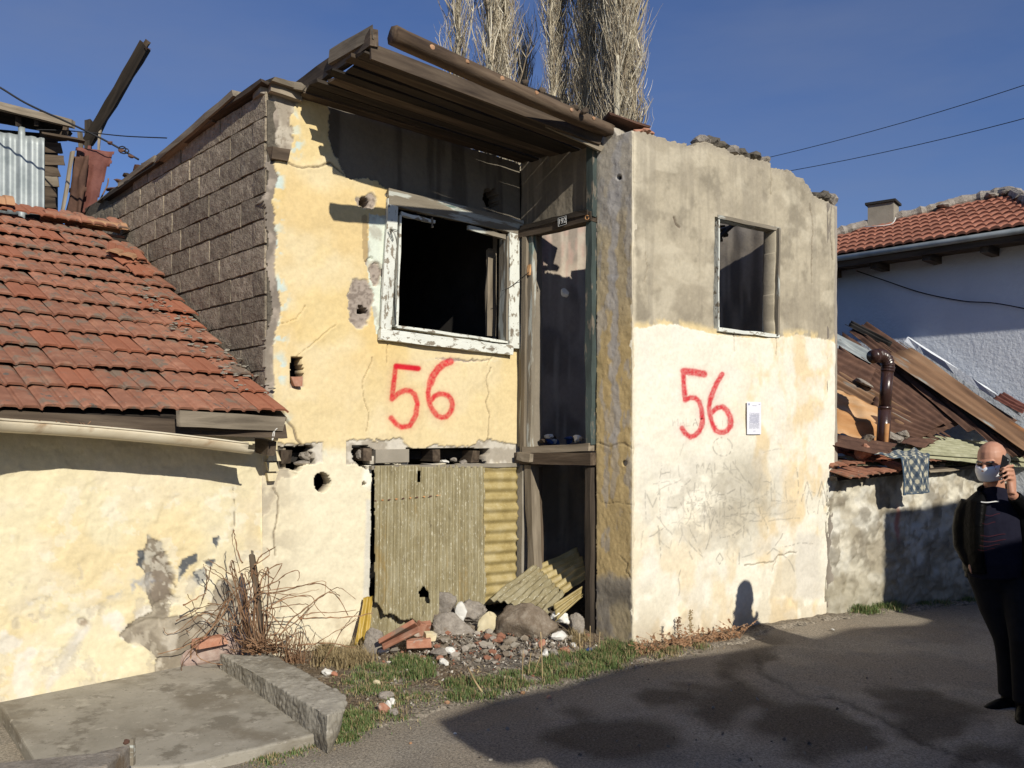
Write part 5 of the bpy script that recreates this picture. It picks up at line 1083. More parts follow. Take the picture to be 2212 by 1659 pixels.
MT['tile_w'] = mat('red_clay_tile', [(.20, .082, .052), (.28, .112, .07), (.35, .155, .10)], 9, bump=.3, bscale=40, bdist=.003, var=.2, layers=[(5, .66, .76, (.20, .11, .08)), (14, .75, .78, (.6, .58, .52))])
wm = wt_me()
topline = [(1780, 520), (1820, 508), (1880, 492), (1940, 478), (2000, 464), (2060, 448), (2120, 434), (2180, 424), (2212, 436), (2300, 466)]
ntile = 0; stuff = Bag()
for r in range(26):
    for c in range(34):
        uu = .231*c; p = e0+ev*uu+rup*(.29*r+.0)+rnn*.03
        ctr = p+ev*.11+rup*.15; px = CX+F*ctr.x/ctr.y; py = YH-F*(ctr.z-H)/ctr.y
        if py < interp_y(np.array([px]), topline)[0]-1: continue
        if px < 1770: continue
        M = Matrix((-ev, rup, rnn)).transposed().to_4x4(); M.translation = p+ev*.231+rup*rnd.uniform(-.006, .006); M = M @ Matrix.Rotation(-R(4), 4, 'X')
        if px < 2225 and ntile < 298: mk('roof_tile', None, None, None, wroof, M, me=wm); ntile += 1
        else: stuff.add([M @ v.co for v in wm.vertices], [tuple(pl.vertices) for pl in wm.polygons])
if stuff.V: o = stuff.build('far_tiles', MT['tile_w'], wroof); o['kind'] = 'stuff'
# boarding under the tiles
tp = [RW.hit(x, y, -.03) for x, y in topline]; bt = [e0+ev*7.6-rnn*.03, e0-rnn*.03]
V = [RW.hit(x, y, -.012) for x, y in topline]+[e0-rnn*.012, e0+ev*6.6-rnn*.012]; n_ = len(V)
V2 = V+[v-rnn*.05 for v in V]
mk('roof_boarding', V2, [tuple(range(n_)), tuple(range(2*n_-1, n_-1, -1))]+[(i, (i+1) % n_, n_+(i+1) % n_, n_+i) for i in range(n_)], MT['wood'], wroof)
# mortar coping along the verge
vb = Bag(); rr = random.Random(8)
vp = [RW.hit(x, y-7, .05) for x, y in topline]; vp = spline(vp, 6)
V, Fc = tube(vp, [rr.uniform(.065, .095) for _ in vp], 9); mk('mortar_coping', V, Fc, MT['rock'], wroof)
for x, y in ((2140, 424), (2176, 417), (2205, 425), (2040, 446)): rock('coping_stone', RW.hit(x, y, .07), (.13, .08, .045), x, MT['rock'], wroof, (0, 0, .8), rough=.12)
chim = empty('chimney', RW.hit(1908, 478, .0), parent=wroof)
cp = RW.hit(1908, 486, .0)
Mc = Matrix((Vector((.80, -.60, 0)), Vector((.60, .80, 0)), Vector((0, 0, 1)))).transposed().to_4x4(); Mc.translation = cp
mk('stack', boxv(-.17, .17, -.15, .15, -.4, .27), BOXF, MT['concrete'], chim, Mc); mk('cap', boxv(-.20, .20, -.18, .18, .272, .305), BOXF, MT['dark'], chim, Mc)
tube_obj('loose_wire', spline([P(1868, 490, 11.5), P(1890, 489, 11.3), P(1925, 484, 11.2), P(1935, 470, 11.2)], 5), .008, MT['whitestuff'], whs, 4)
# gutter and rafter ends
g0, g1 = e0-rnn*.0+Vector((0, 0, -.03))+WH.n*.03, e0+ev*6.6+Vector((0, 0, -.03))+WH.n*.03
tube_obj('gutter', [g0, g1], .035, MT['zinc'], whs, 8)
board('fascia', g0-WH.n*.05+Vector((0, 0, -.06)), g1-WH.n*.05+Vector((0, 0, -.06)), .03, .08, MT['wood'], whs, segs=6)
mk('soffit', [e0+Vector((0, 0, -.10))-WH.n*.03, e0+ev*6.6+Vector((0, 0, -.10))-WH.n*.03, e0+ev*6.6+Vector((0, 0, -.10))-WH.n*.42, e0+Vector((0, 0, -.10))-WH.n*.42], [(0, 1, 2, 3)], MT['wood'], whs)
for k in range(9):
    u_ = .05+.62*k; a = WH.at(u_-1.0, 3.72, OV-.06); board('rafter_end', a, a-WH.n*.4, .09, .10, MT['wood'], whs, segs=2)
cable('wall_wire', [WH.hit(1850, 585, .10), WH.hit(1900, 602, .06), WH.hit(1990, 632, .03), WH.hit(2080, 650, .03), WH.hit(2150, 655, .04), WH.hit(2240, 672, .05)], .007, 'thin wire slung across the white house wall')
for k, (a, b) in enumerate((((1640, 345), (2260, 168)), ((1690, 372), (2260, 243)))):
    pts = []
    for i in range(14):
        t = i/8; x = a[0]+(b[0]-a[0])*t; y = a[1]+(b[1]-a[1])*t+14*4*t*(1-t)*(.5 if k else .6); pts.append(P(x, y, 22-7*t))
    tag(tube_obj('overhead_wire', pts, .008, MT['cable']), ('upper' if k == 0 else 'lower')+' of two overhead wires crossing the blue sky at the right', 'wire', 'overhead wires')
# ------------------------------------------------------------------ shed with rusty sheets
J = Vector((5.68, 9.5, H+40/F*9.5)); dd = Vector((.682, -.731, -.765)).normalized(); lat = Vector((1, 0, 0))
SP = Plane3(J, dd, lat)
shed = empty('lean_to_shed', P(2000, 1000, 9.3), 'lean-to shed roofed with overlapping rusty corrugated sheets', 'shed')
def sheetp(name, cs, m, waves, amp=.012, w=0.0, rag=.02, seed=0, curl=.03, nu=60, nv=14, parent=shed, plane=SP, lab=None):
    ws = w if hasattr(w, '__len__') else (w,)*4
    o = corr(name, [plane.hit(x, y, ww) for (x, y), ww in zip(cs, ws)], nu, nv, amp, waves, m, parent, rag=rag, seed=seed, curl=curl)
    if lab: o['label'] = lab
    return o
# corners: (across low, across high) then along; u across the corrugations, v down the slope
sheetp('roof_sheet', [(1800, 912), (1800, 700), (2110, 930), (1990, 960)], MT['rust_dark'], 9, .008, -.03, seed=1)
sheetp('roof_sheet', [(1812, 700), (1850, 680), (2230, 930), (2150, 960)], MT['rust_dark'], 4, .010, .0, seed=2)
sheetp('roof_sheet', [(1838, 716), (1905, 722), (2212, 935), (2110, 950)], MT['rust_dark'], 5, .012, .02, seed=3)
sheetp('roof_sheet', [(1795, 770), (1795, 720), (2080, 930), (2010, 940)], MT['rust_dark'], 4, .012, .03, seed=4)
sheetp('roof_sheet', [(1780, 830), (1780, 782), (1990, 905), (1960, 930)], MT['rust_light'], 4, .014, .05, seed=5)
sheetp('roof_sheet', [(1960, 800), (2010, 785), (2260, 1010), (2190, 1000)], MT['rust_dark'], 5, .014, .04, seed=6)
sheetp('wide_sheet', [(1885, 752), (1950, 735), (2280, 975), (2250, 1000)], MT['rust_light'], 3, .010, (.10, .10, .14, .14), seed=7, curl=.05, lab='long streaked rusty sheet lying against the white wall')
sheetp('roof_sheet', [(1965, 808), (1978, 795), (2180, 955), (2150, 950)], MT['dark'], 2, .012, .045, seed=8)
sheetp('roof_sheet', [(1780, 728), (1780, 706), (1900, 770), (1890, 790)], MT['zinc'], 2, .010, .05, seed=9)
sheetp('roof_sheet', [(1790, 800), (1790, 742), (1900, 800), (1880, 846)], MT['rust_dark'], 4, .012, .06, seed=10)
sheetp('roof_sheet', [(1860, 920), (1880, 850), (2040, 925), (2000, 950)], MT['rust_dark'], 5, .014, .06, seed=11)
sheetp('crumpled_sheet', [(1780, 930), (1780, 828), (1930, 890), (1900, 965)], MT['rust_orange'], 2, .03, .08, seed=12, curl=.14, nu=30, nv=24, lab='crumpled orange rusty sheet at the foot of the flue pipe')
sheetp('black_edging', [(1825, 700), (1832, 690), (1935, 745), (1930, 752)], MT['dark'], 2, .02, .05, seed=13)
board('ridge_edging', WH.hit(1960, 735, .10), WH.hit(2216, 898, .12), .05, .06, MT['white_wall'], shed, segs=9, jit=.015)
sheetp('brown_scrap', [(2140, 857), (2165, 845), (2225, 880), (2215, 895)], MT['maroon'], 3, .014, .14, seed=14)
ex = P(1870, 825, 9.9); rock('grey_slab', SP.hit(1868, 828, .10), (.11, .10, .03), 55, MT['rock'], shed, (.3, .4, .2))
# lower roof: fibreglass sheets and clay tiles over the garden wall
LP = Plane3(WG.at(1.0, 1.32, .12), WG.d, Vector((-WG.n.x*math.cos(R(23)), -WG.n.y*math.cos(R(23)), math.sin(R(23)))))
def lsh(name, cs, m, waves, w, seed, **k): return sheetp(name, cs, m, waves, .012, w, .02, seed, .02, plane=LP, **k)
lsh('fibreglass_sheet', [(1790, 1005), (1780, 950), (2200, 952), (2300, 1006)], MT['fiber_g'], 3, .0, 21)
lowroof_pts = None
sheetp('fibreglass_sheet', [(1920, 984), (2060, 948), (2290, 972), (2260, 1012)], MT['fiber_g'], 7, .012, .10, seed=22, plane=LP)
sheetp('fibreglass_sheet', [(2090, 950), (2230, 936), (2330, 950), (2260, 985)], MT['fiber_g'], 4, .012, .06, seed=23, plane=LP)
sheetp('fibreglass_sheet', [(1925, 975), (1950, 925), (2160, 968), (2260, 1000)], MT['fiber_g'], 8, .012, .14, seed=24, plane=LP)
sheetp('dark_strip', [(1940, 955), (1960, 943), (2030, 952), (2000, 968)], MT['rust_dark'], 2, .008, .20, seed=25, plane=LP)
sheetp('dark_strip', [(1790, 960), (1800, 938), (1950, 960), (1920, 985)], MT['rust_dark'], 3, .012, .17, seed=26, plane=LP)
base_sh = [LP.hit(1760, 1000, -.05), LP.hit(2330, 1010, -.05), J+dd*.6+lat*1.5+Vector((0, 0, -.15)), P(1760, 950, 9.6)]
# flue pipe
flue = empty('flue_pipe', P(1908, 975, 8.95), 'brown enamel stove pipe with a ribbed elbow rising from the shed roof', 'pipe')
tube_obj('lower_length', [P(1906, 985, 8.95), P(1911, 880, 8.95)], .066, MT['pipe'], flue, 18)
tube_obj('upper_length', [P(1911, 882, 8.95), P(1917, 800, 8.95)], .061, MT['pipe'], flue, 18)
tube_obj('joint_ring', [P(1911, 884, 8.95), P(1911, 878, 8.95)], .069, MT['pipe'], flue, 18)
ep = spline([P(1917, 803, 8.95), P(1918, 788, 8.95), P(1913, 775, 8.93), P(1903, 768, 8.9), P(1892, 768, 8.87)], 5)
tube_obj('elbow', ep, [.066+(.005 if i % 2 else -.002) for i in range(len(ep))], MT['pipe'], flue, 18, smooth=False)
tube_obj('mouth_collar', [P(1894, 768, 8.875), P(1884, 771, 8.84)], .070, MT['pipe'], flue, 18)
tag(tube_obj('rusty_post', [P(1911, 985, 8.8), P(1916, 915, 8.8)], .025, MT['rust_orange'], None, 10), 'short orange rusty pipe post standing in front of the flue pipe', 'post')
for i, (x, y, s, m, lb) in enumerate(((1929, 944, (.10, .07, .055), 'rock', 'grey stone weighing down the shed roof right of the flue pipe'), (1950, 940, (.09, .06, .05), 'rock', 'paler flat stone beside the grey stone on the shed roof'),
                             (1870, 950, (.10, .06, .045), 'rock_brown', 'brown stone on the shed roof left of the flue pipe'), (1867, 975, (.09, .07, .09), 'brick', 'broken brick lump resting on the clay tiles by the wall'))):
    tag(rock('roof_stone' if m != 'brick' else 'brick_lump', LP.hit(x, y, .16 if i != 3 else .12), s, 600+i, MT[m], None, (0, .3, i), rough=.1, sub=3), lb, 'stone' if m != 'brick' else 'brick')
# garden wall
def fg(U, V, PX, PY):
    n1 = fbm(U*2.1, V*2.1, 5, 501); n2 = fbm(U*8, V*8, 5, 502); n3 = fbm(U*30, V*30, 3, 503)
    W = (n1-.5)*.10+(n2-.5)*.07+(n3-.5)*.03
    col = np.empty(U.shape+(3,)); col[:] = (.58, .54, .44)
    col = mixc(col, (.30, .26, .19), sst(.42, .62, fbm(U*5, V*4, 5, 504))*.8); col = mixc(col, (.62, .60, .53), sst(.5, .66, fbm(U*6, V*5, 5, 505))*.7)
    col = mixc(col, (.15, .125, .09), sst(.54, .68, n2)*.6); col = mixc(col, (.27, .24, .17), sst(1180, 1290, PY)*.7)
    col = mixc(col, (.45, .10, .07), (1-sst(-2, 5, ell(PX+(n3-.5)*10, PY, 1938, 1130, 4, 24)))*.7)
    top = 1.27+.03*U+(n2-.5)*.10
    return V < top, W, np.clip(col, .01, .9)
gw = empty('garden_wall', (WG.at(1.3, 0).x, WG.at(1.3, 0).y, 0), 'rough patchy garden wall under the shed roof at the right', 'wall')
grid_wall('plastered_face', WG, -.02, 4.6, -.22, 1.5, .016, fg, MT['plaster'], gw, thick=.2)
slabbox('wall_core', WG, 0, 4.6, -.3, 1.2, -.16, -.3, MT['concrete'], gw)
for i, x in enumerate((1990, 2012, 2036, 2072)):
    a = WG.hit(x, 1008-(x-1990)*.05, .08); board('joist_end', a, a-WG.n*.4, .05, .05, MT['wood_grey'], gw, segs=2)
board('wall_plate', WG.hit(1800, 1034, .06), WG.hit(2130, 1004, .06), .08, .04, MT['wood_dark'], gw, segs=8, jit=.01)
board('wall_plate', WG.hit(2005, 1018, .09), WG.hit(2110, 1008, .09), .05, .03, MT['wood_grey'], gw, segs=5, jit=.01)
# clay tiles on the garden wall top
tr_ = empty('tile_coping', LP.hit(1860, 1000), parent=gw)
tl = Plane3(WG.at(0, 1.26, .18), WG.d, Vector((-WG.n.x*.92, -WG.n.y*.92, .28)))
upT = Vector((-WG.n.x*.957, -WG.n.y*.957, .29)); nT = WG.d.cross(upT).normalized()
if nT.z < 0: nT = -nT
for r in range(4):
    for c in range(5 if r else 4):
        if r == 3 and c > 1: continue
        p = WG.at(.0+.235*c+rnd.uniform(-.02, .02), 1.245+.05*0, .26)+upT*(.23*r)+Vector((0, 0, .03*r+.018*c))
        M = Matrix((WG.d, upT, nT)).transposed().to_4x4(); M.translation = p; M = M @ Matrix.Rotation(-.10+rnd.uniform(-.08, .08), 4, 'X') @ Matrix.Rotation(rnd.uniform(-.12, .12), 4, 'Z')
        if p.x/p.y > (1960-CX)/F: continue
        mk('clay_tile', None, None, None, tr_, M, me=tms[(r+c) % 6])
for i, x in enumerate((1975, 2000, 2022, 2043)):
    p = WG.hit(x, 998, .16); M = Matrix((WG.d, upT, nT)).transposed().to_4x4(); M.translation = p; M = M @ Matrix.Rotation(-.12, 4, 'X'); mk('clay_tile', None, None, None, tr_, M @ Matrix.Scale(.7, 4), me=tms[i % 3])
# checked blanket
nb, mb = 60, 90; pts = []; cols = []
us = np.linspace(0, 1, nb)
path = [(LP.hit(1895, 984, .10), LP.hit(1955, 968, .16))]
topL, topR = WG.hit(1944, 990, .30), WG.hit(2008, 984, .30); backL, backR = LP.hit(1888, 982, .20), LP.hit(1975, 970, .20)
botL, botR = WG.hit(1950, 1070, .30), WG.hit(2011, 1064, .30)
Lb, Lh = (backL-topL).length, (topL-botL).length
Vb = np.zeros((nb, mb, 3)); Cb = np.zeros((nb, mb, 3)); Wd = (topR-topL).length
for j in range(mb):
    t = j/(mb-1)*(Lb+Lh)
    if t < Lb: q = t/Lb; l, r_ = backL.lerp(topL, q), backR.lerp(topR, q)
    else: q = (t-Lb)/Lh; l, r_ = topL.lerp(botL, q), topR.lerp(botR, q)
    for i in range(nb):
        p = l.lerp(r_, us[i]); off = .018*math.sin(us[i]*9+t*4)+.01*math.sin(us[i]*23-t*9)
        p = p+WG.n*off*(.4 if t < Lb else 1)+Vector((0, 0, .012*math.sin(us[i]*14+t*20) if t < Lb else 0)); Vb[i, j] = p
A_ = us[:, None]*5.5; B_ = np.linspace(0, 1, mb)[None, :]*(Lb+Lh)/Wd*5.5*.62
aa_ = (A_+B_) % 1; bb_ = (A_-B_) % 1
k = (aa_ < .5).astype(int)+(bb_ < .5).astype(int)
Cb[k == 2] = (.50, .47, .36); Cb[k == 0] = (.045, .065, .095); Cb[k == 1] = (.115, .135, .15)
Cb[:2] = Cb[-2:] = (.07, .11, .16); Cb[:, -2:] = (.07, .11, .16)
ix = np.arange(nb*mb).reshape(nb, mb); Qb = np.stack([ix[:-1, :-1], ix[1:, :-1], ix[1:, 1:], ix[:-1, 1:]], -1).reshape(-1, 4)
bl = tag(mk('blanket', None, None, MT['blanket'], me=mesh_np('blanket', Vb.reshape(-1, 3), Qb, Cb.reshape(-1, 3), True)), 'blue and cream diamond checked blanket hanging over the garden wall', 'blanket')
md = bl.modifiers.new('solid', 'SOLIDIFY'); md.thickness = .012; md.offset = 0
# ------------------------------------------------------------------ poplars
def poplar(name, cx, dist, Ht, spread, stems, seed, label, nb_=260, pale=.5, zmin=2.0):
    rr = random.Random(seed); root = empty(name, (cx, dist, 0), label, 'tree', 'bare poplars behind the ruined house')
    tb = Bag(); bb_ = Bag()
    def br(p, d, L, r, depth):
        segs = 5 if depth < 2 else 4; pts = [p.copy()]; q = p.copy(); dd_ = d.copy()
        for i in range(segs):
            dd_ = (dd_+Vector((rr.gauss(0, .12), rr.gauss(0, .12), .22+rr.gauss(0, .06)))).normalized(); q = q+dd_*L/segs; pts.append(q.copy())
        V, Fc = tube(pts, [r*(1-.75*i/segs) for i in range(segs+1)], 3 if depth else 4, False)
        g = rr.random(); c = (.42, .36, .255) if g < pale else ((.66, .60, .47) if g < pale+.26 else (.24, .19, .13))
        if depth == 2 and rr.random() < .5: c = (.30, .25, .17)
        bb_.add(V, Fc, c)
        if depth < 2:
            for k in range(5 if depth == 0 else 3):
                i = rr.randint(1, segs); a = rr.uniform(0, 6.28); br(pts[i], Vector((math.cos(a)*.55, math.sin(a)*.55, .75)).normalized(), L*rr.uniform(.35, .6), r*.5, depth+1)
    for s in range(stems):
        a = rr.uniform(0, 6.28); o_ = spread*.55*math.sqrt(rr.random()); pts = []; base = Vector((cx, dist, 0)); n = 10
        top = Vector((cx+o_*math.cos(a)*1.0, dist+o_*math.sin(a), Ht*rr.uniform(.85, 1)))
        for i in range(n+1):
            t = i/n; p = base.lerp(Vector((top.x, top.y, 0)), min(1, t*2.2)**.8); p.z = top.z*t; p += Vector((rr.gauss(0, .06), rr.gauss(0, .06), 0)); pts.append(p)
        V, Fc = tube(pts, [(.17-.012*i)*(.7 if stems > 1 else 1) for i in range(n+1)], 7, False); tb.add(V, Fc)
        for k in range(nb_):
            t = rr.uniform(.12, .98); i = int(t*n); p = pts[i].lerp(pts[min(i+1, n)], t*n-i); a = rr.uniform(0, 6.28); out = rr.uniform(.10, .42)
            br(p, Vector((math.cos(a)*out, math.sin(a)*out, 1)).normalized(), rr.uniform(.9, 2.4), rr.uniform(.016, .034), 0)
    tb.build('trunk', MT['bark'], root, smooth=True); bb_.build('crown', MT['twig'], root)
def dx(px, d): return (px-CX)/F*d
poplar('poplar_tree', dx(1040, 24), 24, 23, 1.25, 4, 1, 'bare poplar rising just right of the porch roof, leftmost of the tall ones', 210)
poplar('poplar_tree', dx(1225, 24.5), 24.5, 24, 1.9, 6, 2, 'largest bare poplar, directly behind the doorway roof', 200)
poplar('poplar_tree', dx(1342, 23), 23, 22, 1.35, 5, 3, 'bare poplar with pale drooping twigs, rightmost behind the pillar', 170, .45)
poplar('poplar_tree', dx(1128, 27), 27, 14.5, .7, 2, 4, 'smaller dark poplar in the gap between the two big ones', 110, .1)
# ------------------------------------------------------------------ house across the lane, behind the viewer, whose roof throws the shadow on the road
SH = Vector((SUN.x, SUN.y, SUN.z))
WN = Wall((.594*1.6, -.804*1.6), D_F)
def back(p):
    "follow the sun ray from p back to the plane of the house across the lane"
    t = (WN.o-p).dot(WN.n)/SH.dot(WN.n); q = p+SH*t; return ((q-WN.o).dot(WN.d), q.z)
sil = [back(GR(x, y)) for x, y in ((1300, 1716), (1208, 1659), (1119, 1608), (1067, 1620), (1020, 1619), (972, 1589), (944, 1556), (1067, 1514), (1208, 1486), (1363, 1436), (1519, 1416), (1665, 1393), (1759, 1379), (1835, 1357), (1985, 1350))]
hi = [back(WG.hit(x, y)) for x, y in ((1915, 1250), (1908, 1108), (2070, 1085), (2200, 1078))]
nb_house = empty('neighbour_house', WN.at(6, 0), 'plain house across the lane whose roof throws the shadow over the road', 'house')
def wpoly(name, wall, pts, w0, w1, m, parent):
    n = len(pts); V = [wall.at(u, v, w0) for u, v in pts]+[wall.at(u, v, w1) for u, v in pts]
    Fc = [tuple(range(n)), tuple(range(2*n-1, n-1, -1))]+[(i, n+i, n+(i+1) % n, (i+1) % n) for i in range(n)]
    return mk(name, V, Fc, m, parent)
wpoly('eaves', WN, [(1.95, 2.98), (1.79, 2.99), (1.69, 3.03), (1.67, 3.17), (1.70, 3.31), (2.16, 3.37), (2.67, 3.35), (3.43, 3.41), (4.11, 3.34), (4.88, 3.29), (5.42, 3.25), (6.05, 3.28), (6.82, 3.12), (7.16, 3.14), (7.16, 2.98)], 0, .25, MT['wood'], nb_house)
slabbox('front_wall', WN, 1.97, 7.15, -.5, 3.0, .0, 3.5, MT['concrete'], nb_house)
wpoly('roof', WN, [(1.97, 3.002), (7.15, 3.002), (7.15, 3.12), (2.0, 3.15)], .26, 3.6, MT['tile'], nb_house)
wpoly('tall_wing', WN, [(7.155, -.5), (7.13, 3.7), (7.12, 4.42), (8.3, 4.38), (9.4, 4.29), (12.5, 4.25), (12.5, -.5)], 0, 3.5, MT['concrete'], nb_house)

# ------------------------------------------------------------------ fibreglass sheets closing the lower opening
A_ = lambda x, y, w: WA.hit(x, y, w)
def cutA(U_, V_, Q):
    px = CX+F*Q[..., 0]/Q[..., 1]; py = YH-F*(Q[..., 2]-H)/Q[..., 1]; n = (fbm(px*.12, py*.12, 3, 777)-.5)*14
    k = (ell(px+n, py+n, 915, 1286, 9, 16) > 0) & (sd_poly(px, py, [(902, 1020), (908, 1020), (908, 1040), (902, 1040)]) > 0)
    bot = interp_y(px, [(800, 1300), (815, 1306), (830, 1330), (850, 1328), (868, 1344), (890, 1338), (905, 1352), (930, 1352), (1060, 1352)])+n*.5
    rt = np.interp(py, [1000, 1040, 1060, 1110, 1150, 1200, 1260, 1340], [1050, 1046, 1050, 1045, 1049, 1046, 1052, 1048])+n*.4
    return k & (py < bot) & (px < rt) & (px > 808+n*.2) & (py > 1004+np.abs(n)*.5)
s1 = corr('fibreglass_panel', [A_(806, 1000, .07), A_(1056, 998, .06), A_(1056, 1360, .13), A_(800, 1370, .13)], 220, 120, .014, 18, MT['fiber'], None, cut=cutA, curl=.03, seed=1)
tag(s1, 'large grey-yellow corrugated fibreglass sheet standing upright in the lower opening', 'panel', 'fibreglass sheets')
s1b = corr('fibreglass_panel', [A_(799, 1290, .04), A_(930, 1290, .04), A_(930, 1400, .06), A_(795, 1410, .06)], 60, 20, .010, 7, MT['fiber'], None, curl=.02, seed=2)
tag(s1b, 'lower scrap of corrugated fibreglass showing beneath the torn edge of the large sheet', 'panel', 'fibreglass sheets')
s2 = corr('fibreglass_panel', [A_(1036, 1004, .035), A_(1036, 1310, .05), A_(1118, 1300, .03), A_(1120, 1004, .02)], 140, 24, .011, 13.5, MT['fiber_y'], None, rag=.012, curl=.02, seed=3)
tag(s2, 'narrow yellow fibreglass sheet with level ripples beside the doorway', 'panel', 'fibreglass sheets')
s3 = corr('fibreglass_panel', [P(1052, 1297, 7.06), P(1178, 1332, 6.80), P(1222, 1282, 7.12), P(1158, 1214, 7.48)], 70, 30, .013, 8, MT['fiber'], None, rag=.014, curl=.06, seed=4)
tag(s3, 'fallen fibreglass sheet sloping across the doorway over the stones', 'panel', 'fibreglass sheets')
s4 = corr('fibreglass_panel', [P(1150, 1225, 7.50), P(1216, 1285, 7.10), P(1276, 1240, 7.25), P(1250, 1182, 7.7)], 50, 24, .013, 6, MT['fiber_y'], None, rag=.01, curl=.04, seed=5)
tag(s4, 'shaded fibreglass sheet deeper inside the lower doorway', 'panel', 'fibreglass sheets')
s5 = corr('fibreglass_panel', [P(1190, 1308, 6.82), P(1200, 1344, 6.74), P(1258, 1290, 6.86), P(1262, 1264, 6.92)], 30, 16, .012, 2.6, MT['fiber_y'], None, rag=.008, curl=.02, seed=6)
tag(s5, 'small pale strip of fibreglass propped at the right end of the fallen sheet', 'panel', 'fibreglass sheets')
s6 = corr('fibreglass_panel', [P(786, 1286, 6.66), P(808, 1282, 6.70), P(796, 1398, 6.58), P(764, 1398, 6.46)], 24, 24, .010, 1.8, MT['fiber_m'], None, rag=.012, curl=.03, seed=7)
tag(s6, 'upright mustard strip of fibreglass leaning on the corner of the cream pier', 'panel', 'fibreglass sheets')
for i in range(10):
    x = 812+i*15; y = 1082-i*1.3
    rock('rust_stain', A_(x, y, .088), (.014 if i < 6 else .024, .004, .007), 2100+i, MT['rust_orange'] if i % 2 else MT['rust_dark'], s1, (0, 0, .64))
# ------------------------------------------------------------------ stones and bricks in front of the openings
def rk(name, x0, x1, y0, y1, m, seed, label, cat, Y=None, dz=0.0, thick=.7, rot=(0, 0, 0), rough=.05, planes=9, sub=4, squash=1.0):
    b = GR((x0+x1)/2, y1, dz); Yd = Y or b.y
    c = P((x0+x1)/2, (y0+y1)/2, Yd); w_ = (x1-x0)/F*Yd/2; h_ = (y1-y0)/F*Yd/2
    o = rock(name, c+Vector((0, w_*thick*.6, 0)), (w_*1.12, w_*thick, h_*1.12), seed, MT[m], None, rot, sub, rough, planes)
    for pl in o.data.polygons: pl.use_smooth = True
    crumble(o, 0, ((.09, .035), (.025, .016)))
    return tag(o, label, cat)
rk('stone', 919, 986, 1287, 1362, 'rock', 11, 'tall grey concrete lump standing behind the round one', 'stone', Y=6.95, thick=.4)
rk('stone', 928, 1026, 1336, 1406, 'rock', 12, 'rounded grey lump of concrete, largest in front of the fibreglass sheet', 'stone', Y=6.66, thick=.6, planes=12)
rk('stone', 987, 1050, 1306, 1350, 'rock', 13, 'mottled rough lump between the white shard and the cream chunk', 'stone', Y=6.95, rough=.14)
rk('boulder', 1086, 1190, 1311, 1404, 'rock_brown', 19, 'big brown boulder holding down the fallen sheet', 'boulder', Y=6.62, thick=.7, planes=8)
rk('plaster_shard', 985, 1008, 1302, 1340, 'whitestuff', 15, 'thin white shard sticking up between two grey lumps', 'plaster', Y=6.85, thick=.2, planes=5, sub=2)
rk('plaster_chunk', 1034, 1069, 1326, 1378, 'creamchunk', 16, 'cream painted chunk of plaster tilted against the rubble', 'plaster', Y=6.7, thick=.35, planes=7, sub=3, rot=(0, .45, 0))
rk('stone', 783, 830, 1363, 1428, 'rock', 17, 'flat grey stone standing on end by the mustard strip', 'stone', Y=6.34, thick=.35, planes=7)
rk('stone', 1232, 1259, 1325, 1390, 'rock', 18, 'narrow grey stone upright inside the doorway', 'stone', Y=6.85, thick=.5)
rk('stone', 1192, 1230, 1322, 1352, 'whitestuff', 20, 'pale lump under the pale strip of fibreglass', 'stone', Y=6.8)
def slab_brick(name, x, y, L, wd, hh, m, label, cat, Y, yaw=0, roll=0, pitch=0, seed=0):
    rr = random.Random(seed); V = []
    for a in (-1, 1):
        for b in (-1, 1):
            for c in (-1, 1): V.append((a*L/2+rr.uniform(-.01, .01), b*wd/2+rr.uniform(-.006, .006), c*hh/2+rr.uniform(-.005, .005)))
    Fc = [(0, 1, 3, 2), (4, 6, 7, 5), (0, 4, 5, 1), (2, 3, 7, 6), (0, 2, 6, 4), (1, 5, 7, 3)]
    M = Matrix.Translation(P(x, y, Y)) @ Matrix.Rotation(yaw, 4, 'Z') @ Matrix.Rotation(pitch, 4, 'Y') @ Matrix.Rotation(roll, 4, 'X')
    o = mk(name, V, Fc, MT[m], None, M); bv = o.modifiers.new('bevel', 'BEVEL'); bv.width = .006; bv.segments = 2; return tag(o, label, cat)
def tile_thing(x, y, Y, yaw, pitch, roll, m, label, sc=1.0):
    c = tm0[1].copy(); c.materials.clear(); c.materials.append(MT[m])
    M = Matrix.Translation(P(x, y, Y)) @ Matrix.Rotation(yaw, 4, 'Z') @ Matrix.Rotation(pitch, 4, 'Y') @ Matrix.Rotation(roll, 4, 'X') @ Matrix.Scale(sc, 4) @ Matrix.Translation((-.116, -.16, 0))
    return tag(mk('broken_roof_tile', None, None, None, None, M, me=c), label, 'roof tile')
slab_brick('broken_roof_tile', 860, 1366, .30, .12, .03, 'tile', 'long clay tile leaning up the rubble heap, upper of two', 'roof tile', 6.32, .15, -.5, -.5, 8)
slab_brick('broken_roof_tile', 866, 1378, .30, .07, .022, 'brick', 'clay tile wedged under the long leaning one', 'roof tile', 6.24, .15, .2, -.42, 9)
slab_brick('brick', 905, 1389, .17, .09, .06, 'brick', 'orange brick lying flat at the front of the heap', 'brick', 6.28, .1, 0, -.05, 1)
slab_brick('brick', 928, 1374, .08, .07, .06, 'creamchunk', 'pale half brick on top of the orange brick', 'brick', 6.34, .5, .2, .1, 2)
slab_brick('brick', 907, 1360, .06, .08, .11, 'brick', 'brown brick stub standing behind the pale half brick', 'brick', 6.5, .4, .1, .5, 3)
slab_brick('brick', 921, 1352, .06, .05, .06, 'brick', 'small red brick corner against the tall grey lump', 'brick', 6.55, .2, .4, 0, 4)
